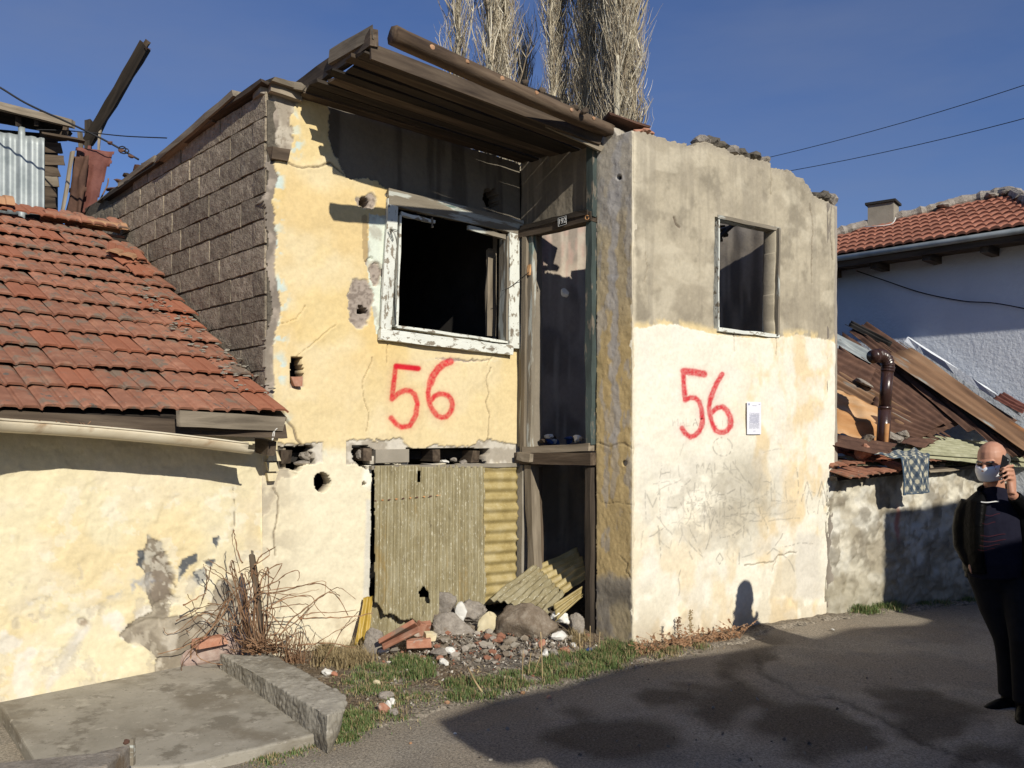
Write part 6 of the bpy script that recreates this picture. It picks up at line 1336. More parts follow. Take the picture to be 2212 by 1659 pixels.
for i, (x, y, sx, sy, m, lb) in enumerate(((828, 1405, 30, 12, 'whitestuff', 'curved white scrap by the flat standing stone'), (852, 1402, 26, 16, 'rock', 'small grey lump next to the curved white scrap'),
    (970, 1405, 24, 15, 'whitestuff', 'white lump in front of the rounded grey one'), (948, 1407, 40, 18, 'rock', 'dull grey lump in the shade of the rounded stone'), (957, 1430, 26, 14, 'whitestuff', 'white crumbs below the heap'),
    (951, 1422, 14, 12, 'brick', 'orange chip beside the white crumbs'), (1179, 1412, 22, 20, 'whitestuff', 'larger white lump right of the brown boulder'), (1197, 1410, 20, 18, 'rock', 'grey lump touching the larger white one'),
    (1171, 1392, 20, 20, 'brick', 'red tile corner beside the boulder'), (1222, 1404, 32, 12, 'brick', 'red tile sliver near the doorway stone'), (1205, 1372, 30, 18, 'whitestuff', 'crumpled white plastic under the fallen sheet'),
    (1212, 1338, 16, 10, 'blue', 'dark blue plastic scrap in the doorway'), (1240, 1392, 14, 12, 'whitestuff', 'small white bit at the foot of the door jamb'), (1271, 1404, 26, 8, 'blue', 'pale blue wrapper at the foot of the pillar'),
    (812, 1477, 18, 13, 'creamchunk', 'cream chunk in the grass right of the concrete block'), (833, 1502, 34, 14, 'rock', 'grey ribbed shard on the earth verge'), (846, 1516, 18, 14, 'whitestuff', 'white chip above the broken brick'),
    (828, 1530, 24, 22, 'brick', 'red broken brick on the verge'), (850, 1538, 24, 12, 'rock', 'grey sliver beside the broken brick'), (838, 1524, 12, 20, 'whitestuff', 'white faced brick fragment'), (1129, 1497, 12, 7, 'tile_tan', 'orange chip at the edge of the road'),
    (1186, 1506, 12, 7, 'brick', 'rusty chip on the shaded road edge'), (965, 1518, 12, 8, 'tile_tan', 'small orange chip on the verge'), (705, 1452, 26, 12, 'whitestuff', 'torn white paper behind the concrete block'), (722, 1456, 14, 10, 'brick', 'pink chip next to the torn paper'),
    (886, 1606, 9, 5, 'tile_tan', 'tiny orange chip on the sunlit road'), (982, 1585, 8, 5, 'whitestuff', 'white fleck at the shadow corner'), (1058, 1478, 10, 8, 'dark', 'black crumb in the grass'), (1800, 1360, 8, 5, 'whitestuff', 'cigarette end on the sunlit kerb'))):
    b_ = GR(x, y+sy/2, .01); k = b_.y/F
    b_ = GV(x, y+sy/2) if 700 < x < 1290 else b_
    tag(rock({'whitestuff': 'plaster_chip', 'brick': 'brick_chip', 'tile_tan': 'tile_chip', 'creamchunk': 'plaster_chip', 'blue': 'plastic_scrap'}.get(m, 'stone_chip'), Vector((b_.x, b_.y+.01, b_.z+sy*k*.4)), (sx*k*.55, sx*k*.4, sy*k*.55), 700+i, MT[m], None, (0, 0, i*1.3), sub=2, rough=.14, planes=7), lb, {'whitestuff': 'plaster chip', 'brick': 'brick chip', 'tile_tan': 'tile chip', 'creamchunk': 'plaster chip', 'blue': 'plastic scrap'}.get(m, 'stone'))
# small rubble, uncountable
rb = Bag(); rr = random.Random(17)
cl = [(.33, .295, .24), (.24, .205, .16), (.22, .18, .135), (.20, .17, .13), (.14, .11, .08), (.17, .135, .10), (.26, .12, .075), (.55, .51, .44), (.34, .30, .25)]
for i in range(3600):
    k = rr.random()
    if k < .45: x, y = rr.gauss(1060, 95), rr.gauss(1392, 26)
    elif k < .62: x, y = rr.gauss(1200, 40), rr.gauss(1400, 14)
    elif k < .75: x, y = rr.gauss(890, 45), rr.gauss(1425, 14)
    elif k < .95:
        x = rr.uniform(760, 1400); y = np.interp(x, [760, 1400], [1560, 1440])-rr.uniform(0, 95)
    else: x, y = rr.uniform(420, 2000), rr.uniform(1420, 1659)
    if y < 1335 or (x > 1290 and y < 1425): continue
    if x > 1367 and y < 1405: continue
    p = GV(x, y) if 700 < x < 1500 else GR(x, y); s = rr.choice([.003, .004, .005, .007, .010, .016]) if k < .75 else rr.choice([.003, .005, .008, .011])
    V, Fc = rock_mesh((s*1.3, s, s*.8), i, 1 if s > .011 else 0, 5, .25) if False else ([], [])
    n0 = [Vector((rr.gauss(0, 1), rr.gauss(0, 1), rr.gauss(0, 1))).normalized() for _ in range(3)]
    a, b, c = (n*s*rr.uniform(.7, 1.5) for n in n0); V = [a, b, c, -a*.8, -b*.9, -c*.8]
    mound = 0.0
    if k < .45 and rr.random() < .035:
        s = rr.uniform(.014, .036); V, Fc = rock_mesh((s*1.3, s, s*.8), i, 1, 6, .2); rb.add([v+p+Vector((0, 0, s*.5)) for v in V], Fc, rr.choice([cl[0], cl[1], cl[8], cl[2], cl[6]])); continue
    rb.add([v+p+Vector((0, 0, s*.4+mound)) for v in V], [(0, 1, 2), (0, 2, 4), (0, 4, 5), (0, 5, 1), (3, 2, 1), (3, 4, 2), (3, 5, 4), (3, 1, 5)], rr.choice(cl if k < .95 else cl[:5]))
for i in range(700):
    x = rr.uniform(600, 1620); y = np.interp(x, [600, 760, 1400, 1620], [1500, 1530, 1440, 1385])-rr.uniform(-8, 75)
    if (x > 1367 and y < 1400) or (x < 760 and y > 1500): continue
    p = GV(x, y) if x < 1500 else GR(x, y); p = p+Vector((0, 0, .008)); L = rr.uniform(.006, .03); a = rr.uniform(0, 6.28); d = Vector((math.cos(a), math.sin(a), rr.uniform(-.1, .4)))*L; s_ = Vector((-d.y, d.x, rr.uniform(-.01, .01))).normalized()*rr.uniform(.001, L*.35)
    rb.add([p-d, p-s_, p+d, p+s_], [(0, 1, 2, 3)], rr.choice([(.33, .24, .13), (.22, .14, .07), (.42, .34, .2), (.14, .09, .05), (.30, .22, .14)]))
tag(rb.build('rubble', MT['vary']), kind='stuff')
# ------------------------------------------------------------------ grass, weeds
gv = []; gq = []; gc = []
def blade(p, h, wd, lean, az, col):
    global gv
    d = Vector((math.cos(az), math.sin(az), 0)); s_ = Vector((-d.y, d.x, 0))*wd; b = len(gv)
    gv += [p-s_, p+s_, p+d*lean*.35+Vector((0, 0, h*.6))+s_*.7, p+d*lean*.35+Vector((0, 0, h*.6))-s_*.7, p+d*lean+Vector((0, 0, h))+s_*.1, p+d*lean+Vector((0, 0, h))-s_*.1]
    gq.extend([(b, b+1, b+2, b+3), (b+3, b+2, b+4, b+5)]); gc.extend([col]*6)
rg = random.Random(23)
def tuft(poly, n, h0, h1, dry=.15, clump=.05):
    xs = [p[0] for p in poly]; ys = [p[1] for p in poly]; pa = [(float(a), float(b)) for a, b in poly]; cnt = 0; tries = 0
    centers = []
    while len(centers) < max(6, n//110) and tries < 9999:
        tries += 1; x, y = rg.uniform(min(xs), max(xs)), rg.uniform(min(ys), max(ys))
        if sd_poly(np.array([x]), np.array([y]), pa)[0] < 0: centers.append(GV(x, y) if x < 1500 else GR(x, y, .02))
    for _ in range(n):
        c = rg.choice(centers); r = abs(rg.gauss(0, clump*1.3)); a = rg.uniform(0, 6.28); p = c+Vector((r*math.cos(a), r*math.sin(a), 0))
        g = rg.random(); h = rg.uniform(h0, h1)*(1-min(.6, r/clump*.25))
        col = (.30, .23, .12) if rg.random() < dry+.12 else (.075+.075*g, .118+.085*g, .035+.03*g)
        blade(p, h, rg.uniform(.0018, .0036), rg.uniform(0, h*.9), rg.uniform(0, 6.28), col)
tuft([(860, 1425), (935, 1430), (945, 1455), (880, 1475), (840, 1462)], 3300, .03, .075, .06, .035)
tuft([(740, 1440), (860, 1440), (860, 1490), (760, 1500)], 2420, .02, .05, .2)
tuft([(750, 1490), (900, 1480), (960, 1500), (860, 1560), (760, 1570)], 2640, .012, .035, .3, .07)
tuft([(725, 1545), (780, 1545), (800, 1570), (750, 1602), (722, 1600)], 2860, .02, .05, .08, .03)
tuft([(960, 1470), (1090, 1470), (1110, 1500), (980, 1515)], 3300, .02, .055, .15, .05)
tuft([(1090, 1440), (1200, 1440), (1210, 1480), (1100, 1490)], 2420, .02, .05, .2, .05)
tuft([(1160, 1425), (1360, 1405), (1375, 1440), (1230, 1465), (1160, 1450)], 5720, .025, .07, .15, .045)
tuft([(1290, 1395), (1372, 1400), (1372, 1420), (1300, 1420)], 2860, .04, .10, .2, .04)
tuft([(1806, 1310), (1935, 1296), (1940, 1318), (1830, 1328)], 5720, .03, .085, .05, .05)
tuft([(1960, 1290), (2110, 1280), (2110, 1300), (1960, 1310)], 2640, .02, .05, .1, .06)
tuft([(1380, 1405), (1520, 1385), (1520, 1410), (1400, 1425)], 1540, .02, .06, .6, .05)
tuft([(700, 1410), (790, 1405), (800, 1440), (700, 1450)], 1980, .05, .14, .95, .05)
tuft([(1230, 1370), (1262, 1365), (1262, 1400), (1230, 1400)], 572, .03, .09, .9, .03)
tuft([(480, 1640), (700, 1600), (720, 1610), (560, 1659)], 1100, .01, .03, .35, .05)
me = mesh_np('grass', [tuple(v) for v in gv], gq, gc); tag(mk('grass', None, None, MT['grass'], me=me), kind='stuff')
def stalk_plant(name, base, tips, r, m, label, parent=None):
    root = empty(name, base, label, 'plant')
    for t in tips:
        t = Vector(t); mid = Vector(base).lerp(t, .5)+Vector((rg.gauss(0, .01), 0, rg.gauss(0, .01))); tube_obj('stalk', spline([base, mid, t], 3), [r, r, r, r*.8, r*.6, r*.5, r*.4], m, root, 4)
    return root
for i, (x, y0, y1, dxx) in enumerate(((1128, 1480, 1405, 2), (1141, 1465, 1410, 6), (1153, 1462, 1418, 14), (1172, 1474, 1365, -4), (1254, 1420, 1368, -3), (1274, 1420, 1352, 1), (1293, 1415, 1365, 3))):
    b_ = GR(x, y0, .01); tag(tube_obj('dry_stalk', spline([b_, P(x+dxx*.4, (y0+y1)/2, b_.y), P(x+dxx, y1, b_.y)], 3), .0035, MT['straw'], None, 4), 'straw coloured dry stem number of a scattered row at the verge' if False else ['dry stem standing where the grass begins below the boulder', 'short dry stem leaning left of the thick one', 'thick cut cane leaning in the grass', 'tallest thin dry stem in front of the brown boulder', 'dry stem left of the pillar foot', 'tall dry stem against the pillar foot', 'dry stem directly before the pillar'][i], 'stem')
tag(tube_obj('fallen_twig', spline([GR(1045, 1500, .02), P(1025, 1470, 5.55)+Vector((0, 0, .0)), GR(1010, 1440, .08)], 4), [.007, .007, .007, .007, .006, .006, .006, .005, .005], MT['straw'], None, 5), 'pale crooked twig lying across the grass', 'twig')
# dry weeds along the foot of the right wall
wd = empty('dry_weed', GR(1470, 1402, .01), 'tangle of brown dried weeds along the foot of the cream wall', 'weeds')
wb_ = Bag(); rr = random.Random(31)
for i in range(170):
    x = rr.uniform(1385, 1600); b_ = GR(x, np.interp(x, [1385, 1600], [1415, 1378]), .01); L = rr.uniform(.05, .20); a = rr.uniform(-1, 1)
    p1 = b_+Vector((a*L*.5, rr.uniform(-.05, .02), L*.5)); p2 = b_+Vector((a*L*1.2, rr.uniform(-.08, .02), L*rr.uniform(.3, .9)))
    V, Fc = tube(spline([b_, p1, p2], 3), .0022, 3); wb_.add(V, Fc)
    for k in range(2):
        q = p2.lerp(p1, rr.random()); s = rr.uniform(.006, .014); wb_.add([q+Vector((-s, 0, 0)), q+Vector((0, rr.uniform(-s, s), s)), q+Vector((s, 0, rr.uniform(-s, s))), q+Vector((0, 0, -s))], [(0, 1, 2, 3)])
wb_.build('weed_stems', MT['cane'], wd)
for nm, (x, y0, y1) in (('seed_head', (1492, 1385, 1318)), ('seed_head', (1466, 1390, 1332))):
    b_ = GR(x, y0+10, .01); bb_ = Bag(); V, Fc = tube(spline([b_, P(x-2, (y0+y1)/2, b_.y), P(x, y1, b_.y)], 3), .003, 4); bb_.add(V, Fc)
    for k in range(60):
        t = rr.uniform(.0, .6); q = P(x, y1, b_.y).lerp(b_, t)+Vector((rr.gauss(0, .010), rr.gauss(0, .01), 0)); s = rr.uniform(.004, .009); bb_.add([q+Vector((-s, 0, 0)), q+Vector((0, -s, s)), q+Vector((s, 0, 0)), q+Vector((0, 0, -s))], [(0, 1, 2, 3)])
    bb_.build(nm, MT['straw'] if x > 1480 else MT['cane'], wd)
# ------------------------------------------------------------------ the dried vine by the low house
vine = empty('dried_vine', P(560, 1412, 5.75), 'leafless tangled vine tied to a stake in front of the cream walls', 'vine')
VD = 5.78
def vp_(x, y, dy=0): return P(329.2+x*.26455, 1097.2+y*.26455, VD+dy)
board('stake', vp_(815, 390, .0), vp_(905, 1130, -.02), .035, .03, MT['wood'], vine, up=(0, -1, 0), segs=6, jit=.004)
board('stake_splinter', vp_(812, 365, .01), vp_(818, 470, .01), .015, .012, MT['wood_grey'], vine, up=(0, -1, 0), segs=3)
canes = [[(860, 1180), (800, 900), (740, 620), (690, 420), (655, 260), (665, 170)], [(740, 460), (700, 360), (670, 240), (672, 180)], [(850, 450), (900, 380), (1005, 320)], [(830, 470), (950, 380), (940, 330)],
 [(870, 660), (1000, 610), (1110, 535), (1195, 520), (1187, 600)], [(880, 620), (930, 520), (1050, 455), (990, 580), (950, 660)], [(880, 690), (1060, 660), (1250, 635), (1400, 590), (1405, 700)], [(940, 700), (1100, 670), (1250, 630), (1380, 620), (1450, 670), (1535, 725)],
 [(870, 690), (1000, 700), (1200, 720), (1300, 725)], [(930, 830), (1100, 720), (1200, 700), (1350, 665)], [(930, 830), (1100, 740), (1290, 720), (1330, 800), (1410, 880)], [(950, 830), (1100, 800), (1250, 790), (1260, 880)],
 [(1040, 1040), (1150, 900), (1290, 790), (1440, 690), (1520, 740), (1600, 880)], [(1040, 1030), (1200, 900), (1330, 770), (1480, 660), (1560, 665), (1659, 745)], [(930, 700), (1060, 770), (1180, 870), (1240, 980), (1245, 1130), (1240, 1270)],
 [(940, 840), (1020, 940), (1100, 1010), (1190, 1080)], [(1190, 890), (1330, 855), (1470, 850), (1659, 835)], [(1200, 905), (1350, 890), (1520, 895), (1700, 880), (1800, 860)], [(1250, 1160), (1400, 1060), (1560, 970), (1700, 890)],
 [(1390, 1280), (1480, 1130), (1560, 980), (1660, 870), (1700, 840)], [(1180, 1130), (1300, 1110), (1450, 1105), (1659, 1140)], [(1060, 1200), (1150, 1050), (1190, 960), (1290, 800)],
 [(760, 900), (640, 640), (540, 560), (430, 490), (420, 460)], [(700, 580), (600, 520), (520, 460), (445, 425)], [(640, 640), (560, 540), (480, 490), (430, 470)], [(470, 480), (450, 600), (430, 680), (395, 790)], [(435, 500), (445, 600), (440, 680)],
 [(720, 960), (600, 960), (520, 960), (380, 880), (330, 780), (280, 710)], [(720, 970), (560, 900), (440, 860), (330, 900), (200, 1010), (110, 1025), (90, 980)], [(620, 800), (540, 830), (400, 860), (300, 960), (230, 1010)],
 [(650, 700), (500, 860), (420, 950), (300, 1080), (150, 1210), (0, 1285)], [(640, 740), (560, 900), (420, 1040), (330, 1100), (200, 1160), (40, 1190)], [(600, 760), (520, 900), (440, 1050), (330, 1130)],
 [(590, 800), (480, 980), (350, 1120), (250, 1250), (240, 1370), (200, 1450), (125, 1540)], [(420, 1060), (330, 1130), (300, 1300), (270, 1370), (240, 1430)], [(360, 1150), (370, 1210), (430, 1250), (520, 1275), (700, 1290)],
 [(305, 1330), (380, 1370), (480, 1380), (620, 1370), (700, 1310), (860, 1265), (1020, 1265)], [(170, 910), (180, 950), (240, 980), (300, 1010)], [(640, 900), (640, 1000), (680, 1080), (730, 1120)], [(860, 820), (940, 860), (975, 920)],
 [(250, 800), (380, 730), (440, 690)], [(200, 920), (300, 870), (440, 800), (600, 800)], [(450, 780), (560, 790), (640, 830)], [(700, 650), (560, 830), (500, 960)], [(0, 1380), (60, 1340), (95, 1330)], [(960, 1040), (1030, 1010), (1075, 885)], [(1540, 1000), (1659, 900)], [(900, 690), (800, 760), (700, 860), (640, 960)]]
rr = random.Random(44)
for i, c in enumerate(canes):
    d0 = rr.uniform(-.12, .10); pts = [vp_(x+rr.gauss(0, 3), y+rr.gauss(0, 3), d0+rr.gauss(0, .03)-.10*abs(k-len(c)/2)/len(c)) for k, (x, y) in enumerate(c)]
    pts = spline(pts, 5); n = len(pts); r0 = rr.uniform(.0026, .0052)
    pts = [p+Vector((rr.gauss(0, .0022), 0, rr.gauss(0, .0022))) for p in pts]
    tube_obj('cane', pts, [(r0*(1-.55*k/n))*(1.5 if k % 4 == 0 else 1) for k in range(n)], MT['cane'], vine, 5, smooth=False)
tb_ = Bag()
for i in range(52):
    a = rr.gauss(0, 1); x0 = 850+rr.gauss(0, 45); x1 = x0+rr.gauss(-50, 110); y1 = rr.uniform(440, 950)
    pts = spline([vp_(x0, 1180, rr.uniform(-.08, .05)), vp_((x0+x1)/2+rr.gauss(0, 50), (1180+y1)/2, rr.uniform(-.10, .08)), vp_(x1, y1, rr.uniform(-.08, .06)), vp_(x1+rr.gauss(0, 50), y1+rr.uniform(-40, 90), rr.uniform(-.1, .08))], 4)
    V, Fc = tube(pts, rr.uniform(.0018, .004), 4, False); tb_.add(V, Fc)
for i in range(240):
    x, y = rr.gauss(900, 90), rr.uniform(1080, 1190); p = vp_(x, y, rr.uniform(-.15, .05)); L = rr.uniform(.02, .07); d = Vector((rr.gauss(0, 1), rr.gauss(0, 1), abs(rr.gauss(0, .7)))).normalized()*L; V, Fc = tube([p, p+d], rr.uniform(.0015, .005), 3, False); tb_.add(V, Fc)
for i in range(90):
    x, y = rr.gauss(1160, 60), rr.uniform(980, 1270); p = vp_(x, 1270, rr.uniform(-.1, .05)); q = vp_(x+rr.gauss(0, 50), y, rr.uniform(-.1, .05)); V, Fc = tube([p, p.lerp(q, .5)+Vector((rr.gauss(0, .01), 0, 0)), q], rr.uniform(.0015, .0035), 3, False); tb_.add(V, Fc)
o = tb_.build('tangled_shoots', MT['cane'], vine); o['kind'] = 'stuff'
lf = Bag()
for i in range(260):
    x, y = rr.gauss(880, 75), rr.uniform(1110, 1195); p = vp_(x, y, rr.uniform(-.18, .05)); s = rr.uniform(.006, .018); u_ = Vector((rr.gauss(0, 1), rr.gauss(0, 1), rr.gauss(0, .5))).normalized()*s; v_ = Vector((rr.gauss(0, 1), rr.gauss(0, 1), rr.gauss(0, .8))).normalized()*s; lf.add([p-u_, p-v_*.5, p+u_, p+v_], [(0, 1, 2, 3)])
o = lf.build('dead_leaves', MT['cane'], vine); o['kind'] = 'stuff'
# ------------------------------------------------------------------ the man on the phone
YM = 5.5
def q(x, y, dy=0.0): return P(x, y, YM+dy)
U1 = YM/F
def limb(bag, pts, n=14):
    "pts: (centre, rx, ry[, axis]) elliptical sections joined into a closed tube"
    V = []; Fc = []; cs = [Vector(p[0]) for p in pts]
    for i, p in enumerate(pts):
        t = (cs[min(i+1, len(cs)-1)]-cs[max(i-1, 0)]).normalized(); a = Vector(p[3]) if len(p) > 3 else Vector((1, 0, 0))
        a = (a-t*a.dot(t)).normalized(); b = t.cross(a)
        for k in range(n):
            an = 2*math.pi*k/n; V.append(cs[i]+a*math.cos(an)*p[1]+b*math.sin(an)*p[2])
    for i in range(len(pts)-1):
        for k in range(n): Fc.append((i*n+k, i*n+(k+1) % n, (i+1)*n+(k+1) % n, (i+1)*n+k))
    Fc.append(tuple(range(n-1, -1, -1))); Fc.append(tuple(range((len(pts)-1)*n, len(pts)*n))); bag.add(V, Fc)
def ball(bag, c, r, rot=None, n=16):
    V = []; Fc = []; c = Vector(c); Rm = rot or Matrix.Identity(3)
    for i in range(n//2+1):
        th = math.pi*i/(n//2)
        for k in range(n):
            ph = 2*math.pi*k/n; V.append(c+Rm @ Vector((r[0]*math.sin(th)*math.cos(ph), r[1]*math.sin(th)*math.sin(ph), r[2]*math.cos(th))))
    for i in range(n//2):
        for k in range(n): Fc.append((i*n+k, i*n+(k+1) % n, (i+1)*n+(k+1) % n, (i+1)*n+k))
    bag.add(V, Fc)
def fuse(bag, name, m, parent, vox, it=4):
    o = bag.build(name, m, parent); me = o.data; bm = bmesh.new(); bm.from_mesh(me); bmesh.ops.remove_doubles(bm, verts=bm.verts, dist=1e-6); bmesh.ops.recalc_face_normals(bm, faces=bm.faces); bm.to_mesh(me); bm.free()
    r = o.modifiers.new('remesh', 'REMESH'); r.mode = 'VOXEL'; r.voxel_size = vox; r.use_smooth_shade = True
    s = o.modifiers.new('smooth', 'SMOOTH'); s.factor = .5; s.iterations = it; return o
man = empty('person', q(2180, 1535), 'bald man in a black leather jacket and face mask holding a phone to his ear', 'person')
hx = Vector((-.80, -.60, -.10)).normalized()      # facing direction of the head (towards lower left of the picture, near the viewer)
hz = Vector((-.22, -.16, .96)); hz = (hz-hx*hz.dot(hx)).normalized(); hy = hz.cross(hx)
RH = Matrix((hx, hy, hz)).transposed()
hc = q(2142, 998, .0)
def hp(a, b, c): return hc+hx*a+hy*b+hz*c      # forward, to his left, up
B = Bag()
ball(B, hp(-.01, 0, .035), (.103, .082, .098), RH); ball(B, hp(.018, 0, -.045), (.078, .064, .085), RH); ball(B, hp(.06, 0, -.095), (.035, .042, .030), RH)
ball(B, hp(.082, 0, .012), (.022, .058, .014), RH); ball(B, hp(.075, .045, -.035), (.022, .022, .026), RH); ball(B, hp(.075, -.045, -.035), (.022, .022, .026), RH)
limb(B, [(hp(.090, 0, .005), .010, .008), (hp(.108, 0, -.025), .014, .012), (hp(.114, 0, -.042), .017, .014), (hp(.095, 0, -.050), .012, .010)], 10)
for s in (-1, 1): ball(B, hp(-.012, s*.082, -.018), (.020, .009, .034), RH)
limb(B, [(hp(-.02, 0, -.06), .060, .060), (q(2148, 1058, .03), .062, .062), (q(2150, 1080, .04), .075, .07)])
limb(B, [(q(2150, 1076, .04), .10, .08), (q(2150, 1100, .03), .19, .105), (q(2150, 1150, .02), .185, .11), (q(2152, 1200, .02), .165, .11), (q(2155, 1245, .02), .17, .12), (q(2160, 1265, .02), .14, .10)])
limb(B, [(q(2134, 1240, .03), .07, .07), (q(2150, 1310, .0), .062, .065), (q(2172, 1378, -.02), .045, .045), (q(2175, 1430, .02), .040, .04), (q(2179, 1500, .05), .032, .032)])
limb(B, [(q(2185, 1240, -.02), .07, .07), (q(2201, 1310, -.13), .062, .065), (q(2207, 1382, -.20), .045, .045), (q(2209, 1440, -.165), .040, .040), (q(2213, 1510, -.16), .032, .032)])
limb(B, [(q(2094, 1092, .04), .055, .055), (q(2083, 1135, .06), .048, .048), (q(2083, 1175, .05), .042, .042), (q(2094, 1208, -.0), .030, .030), (q(2102, 1220, -.03), .026, .022)])
eL, wL = q(2248, 1135, -.08), q(2186, 1068, -.20)
limb(B, [(q(2206, 1092, .02), .055, .055), (q(2232, 1116, -.02), .048, .048), (eL, .042, .042), (eL.lerp(wL, .6), .036, .036), (wL, .028, .024)])
# right hand half in the pocket, left hand round the phone
ball(B, q(2105, 1224, -.05), (.040, .022, .030))
for k in range(3): limb(B, [(q(2096+k*6, 1226, -.055), .010, .010), (q(2098+k*6, 1234, -.06), .009, .009), (q(2101+k*6, 1239, -.055), .008, .008)], 8)
palm = q(2184, 1032, -.175)
pz = (q(2176, 1005, -.16)-wL).normalized(); px_ = Vector((.55, -.80, .1)).normalized(); px_ = (px_-pz*px_.dot(pz)).normalized(); py_ = pz.cross(px_)
limb(B, [(wL, .028, .024, tuple(py_)), (wL.lerp(palm, .5), .036, .024, tuple(py_)), (palm, .044, .023, tuple(py_)), (q(2181, 1016, -.17), .042, .020, tuple(py_))], 12)
for k, (x, y, tx, ty) in enumerate(((2176, 1010, 2160, 1012), (2174, 1018, 2158, 1021), (2175, 1027, 2158, 1031), (2177, 1036, 2161, 1041))):
    L0 = q(2189, y-4+k, -.20); L1 = q(x+1, y-3, -.222); L2 = q((x+tx)/2, (y+ty)/2, -.225); L3 = q(tx, ty+3, -.20)
    limb(B, [(L0, .0095, .0095), (L1, .0095, .0095), (L2, .0085, .0085), (L3, .007, .007)], 8)
limb(B, [(q(2188, 1045, -.16), .013, .013), (q(2180, 1028, -.11), .0115, .0115), (q(2177, 1008, -.10), .010, .010), (q(2176, 1000, -.105), .008, .008)], 8)
body = fuse(B, 'body', MT['skin'], man, .0055, 3)
# eyes, brows, hair, mask
for s in (-1, 1):
    bg_ = Bag(); limb(bg_, [(hp(.093, s*.050, .010), .004, .005), (hp(.103, s*.033, .014), .005, .006), (hp(.106, s*.014, .010), .003, .004)], 8); bg_.build('eyebrow', MT['hair'], man, smooth=True)
    bg_ = Bag(); ball(bg_, hp(.090, s*.032, -.010), (.009, .014, .006), RH); bg_.build('eye', MT['dark'], man, smooth=True)
bg_ = Bag(); ball(bg_, hp(-.045, 0, .0), (.075, .0855, .070), RH); ball(bg_, hp(-.065, 0, -.04), (.055, .070, .055), RH)
for s in (-1, 1): ball(bg_, hp(-.034, s*.067, .010), (.056, .027, .046), RH)
fuse(bg_, 'hair', MT['hair'], man, .006, 3)
V = []; Fc = []; nU, nV = 17, 9
for i in range(nU):
    for j in range(nV):
        a = (i/(nU-1)-.5)*2*1.25; t = j/(nV-1); c = -.020-.098*t
        rx_ = .088*(1-.22*abs(t-.42)); rf = (.122 if t < .25 else .120)-.055*max(0, t-.45)-(.016*(t < .05))
        V.append(hp(.0+rf*math.cos(a)*(1.0) if abs(a) < 1.57 else 0, rx_*math.sin(a), c+.012*math.sin(a)**2+.0015*math.sin(t*26)))
for i in range(nU-1):
    for j in range(nV-1): Fc.append((i*nV+j, (i+1)*nV+j, (i+1)*nV+j+1, i*nV+j+1))
mo = mk('face_mask', V, Fc, MT['mask'], man, smooth=True); md = mo.modifiers.new('solid', 'SOLIDIFY'); md.thickness = .003
for s in (-1, 1): tube_obj('mask_loop', spline([hp(.035, s*.084, -.03), hp(.01, s*.090, -.012), hp(-.015, s*.092, .004)], 4), .0016, MT['mask'], man, 4)
# sweater
S_ = Bag()
limb(S_, [(q(2149, 1056, .02), .068, .066), (q(2149, 1068, .01), .085, .08), (q(2150, 1088, .015), .175, .118), (q(2150, 1120, .0), .192, .138), (q(2151, 1165, -.01), .190, .150), (q(2152, 1210, -.01), .182, .152), (q(2153, 1240, 0), .178, .145)], 20)
sw = fuse(S_, 'sweater', MT['navy'], man, .009, 3)
def stripe(yc, m, hgt, x0=2106, x1=2190, sag=4, front=-.15):
    V = []; Fc = []; n = 14
    for i in range(n+1):
        x = x0+(x1-x0)*i/n; t = (x-2150)/ (.190/U1*.98); d = front*math.sqrt(max(.02, 1-t*t)); y = yc+sag*math.sin(i/n*5)+(.0)
        V += [q(x, y-hgt, d-.004-.01), q(x, y+hgt, d-.004-.01)]
    for i in range(n): Fc.append((2*i, 2*i+2, 2*i+3, 2*i+1))
    mk('stripe', V, Fc, m, man)
stripe(1084, MT['stripe_white'], 1.1, 2119, 2158, 1.2, -.118)
for y, xa, xb in ((1112, 2128, 2160), (1130, 2122, 2150), (1156, 2118, 2172), (1168, 2120, 2176), (1178, 2116, 2160), (1187, 2112, 2150)): stripe(y, MT['stripe_red'], .5, xa, xb, 2.5, -.145 if y < 1125 else -.152)
# jacket: back and sides, sleeves, collar
J_ = Bag()
limb(J_, [(q(2150, 1070, .07), .10, .07), (q(2150, 1088, .06), .200, .10), (q(2150, 1130, .07), .205, .115), (q(2152, 1190, .07), .200, .125), (q(2155, 1245, .07), .205, .13)], 20)
limb(J_, [(q(2118, 1066, .0), .030, .04), (q(2108, 1086, -.02), .055, .09), (q(2100, 1130, -.02), .048, .11), (q(2100, 1180, -.02), .045, .11), (q(2106, 1235, -.02), .052, .11)], 14)
limb(J_, [(q(2180, 1066, .0), .030, .04), (q(2192, 1088, -.02), .055, .10), (q(2200, 1130, -.04), .062, .12), (q(2202, 1190, -.04), .068, .13), (q(2206, 1260, -.04), .075, .12)], 14)
limb(J_, [(q(2098, 1086, .03), .062, .07), (q(2086, 1110, .05), .066, .07), (q(2079, 1140, .06), .060, .062), (q(2080, 1178, .05), .056, .056), (q(2092, 1206, .0), .046, .046), (q(2098, 1216, -.02), .043, .040)], 14)
limb(J_, [(q(2200, 1088, .02), .065, .07), (q(2228, 1112, -.02), .066, .066), (q(2250, 1137, -.08), .060, .060), (eL.lerp(wL, .45)+Vector((0, 0, .005)), .052, .052), (eL.lerp(wL, .93), .042, .040)], 14)
limb(J_, [(q(2114, 1060, .02), .016, .03), (q(2128, 1054, .09), .016, .035), (q(2150, 1052, .12), .018, .035), (q(2174, 1054, .09), .016, .035), (q(2186, 1062, .02), .016, .03)], 10)
jk = fuse(J_, 'jacket', MT['leather'], man, .008, 2)
T_ = Bag()
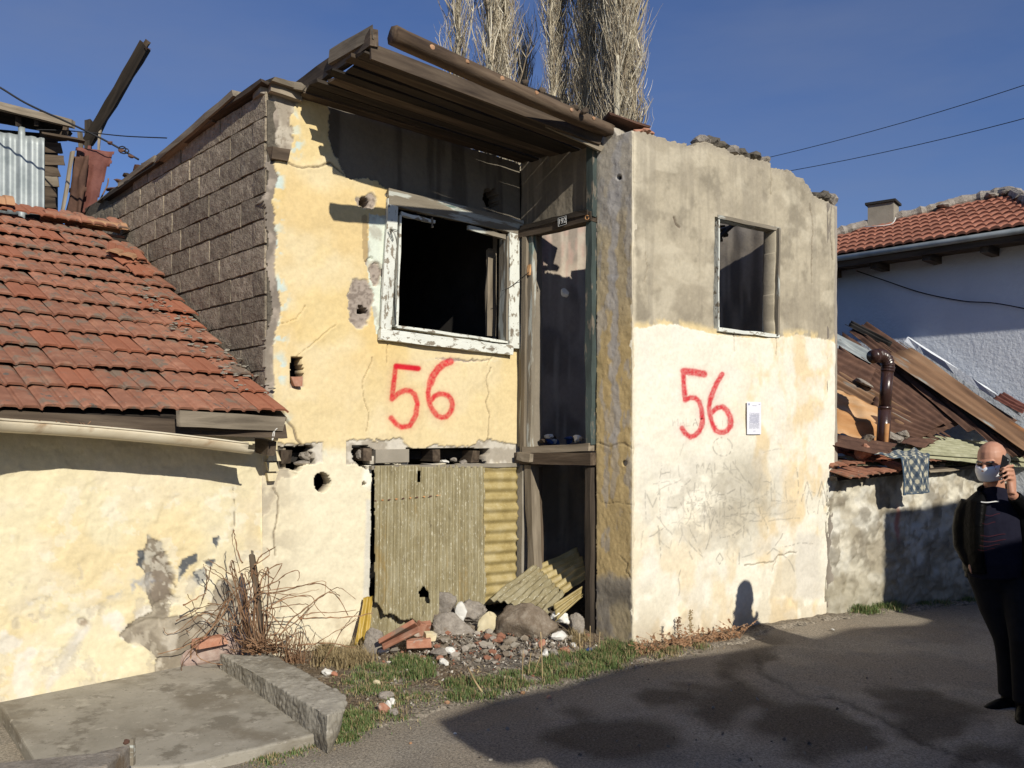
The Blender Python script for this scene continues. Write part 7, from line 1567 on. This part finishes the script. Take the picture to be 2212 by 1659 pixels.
limb(T_, [(q(2153, 1215, .01), .165, .13), (q(2153, 1250, .02), .175, .14), (q(2155, 1270, .02), .150, .12)], 20)
limb(T_, [(q(2127, 1245, .03), .090, .10), (q(2146, 1310, .0), .086, .092), (q(2170, 1375, -.03), .070, .076), (q(2174, 1400, -.0), .066, .07), (q(2177, 1440, .03), .062, .066), (q(2180, 1500, .05), .064, .064)], 16)
limb(T_, [(q(2186, 1245, -.02), .092, .10), (q(2201, 1310, -.14), .086, .092), (q(2207, 1380, -.21), .070, .076), (q(2209, 1440, -.17), .064, .068), (q(2213, 1516, -.16), .066, .066)], 16)
fuse(T_, 'trousers', MT['cloth_black'], man, .010, 3)
def boot(x, y, dy, toe):
    Bt = Bag(); a = q(x, y, dy); t = Vector(toe); s_ = Vector((-t.y, t.x, 0))
    z0 = a.z; c = lambda f, z: Vector((a.x, a.y, z0))+t*f+Vector((0, 0, z))
    limb(Bt, [(c(0, .17), .048, .052), (c(0, .10), .050, .055), (c(-.01, .05), .046, .062), (c(-.01, .005), .044, .066)], 14)
    limb(Bt, [(c(-.07, .035), .034, .032, tuple(s_)), (c(0, .045), .044, .044, tuple(s_)), (c(.08, .042), .046, .040, tuple(s_)), (c(.15, .032), .046, .030, tuple(s_)), (c(.195, .026), .034, .022, tuple(s_)), (c(.215, .022), .016, .014, tuple(s_))], 14)
    o = fuse(Bt, 'boot', MT['leather'], man, .006, 3)
boot(2180, 1534, .05, (-.93, -.36, 0)); boot(2213, 1552, -.16, (-.55, -.83, 0))
# phone in the hand
ph = empty('mobile_phone', q(2167, 1004, -.15), 'black mobile phone held against the ear of the bald man', 'phone')
Mph = Matrix.Identity(4); dz_ = (q(2172, 986, -.12)-q(2163, 1034, -.17)).normalized(); dn = Vector((.45, -.88, .05)); dn = (dn-dz_*dn.dot(dz_)).normalized(); dxp = dn.cross(dz_)
Mph = Matrix((dxp, dn, dz_)).transposed().to_4x4(); Mph.translation = q(2169, 1009, -.165)
pb = mk('case', boxv(-.034, .034, -.0045, .0045, -.072, .072), BOXF, MT['screen'], ph, Mph); bv = pb.modifiers.new('bevel', 'BEVEL'); bv.width = .004; bv.segments = 3
mk('lens', boxv(-.02, -.012, .0046, .006, .052, .060), BOXF, MT['zinc'], ph, Mph)
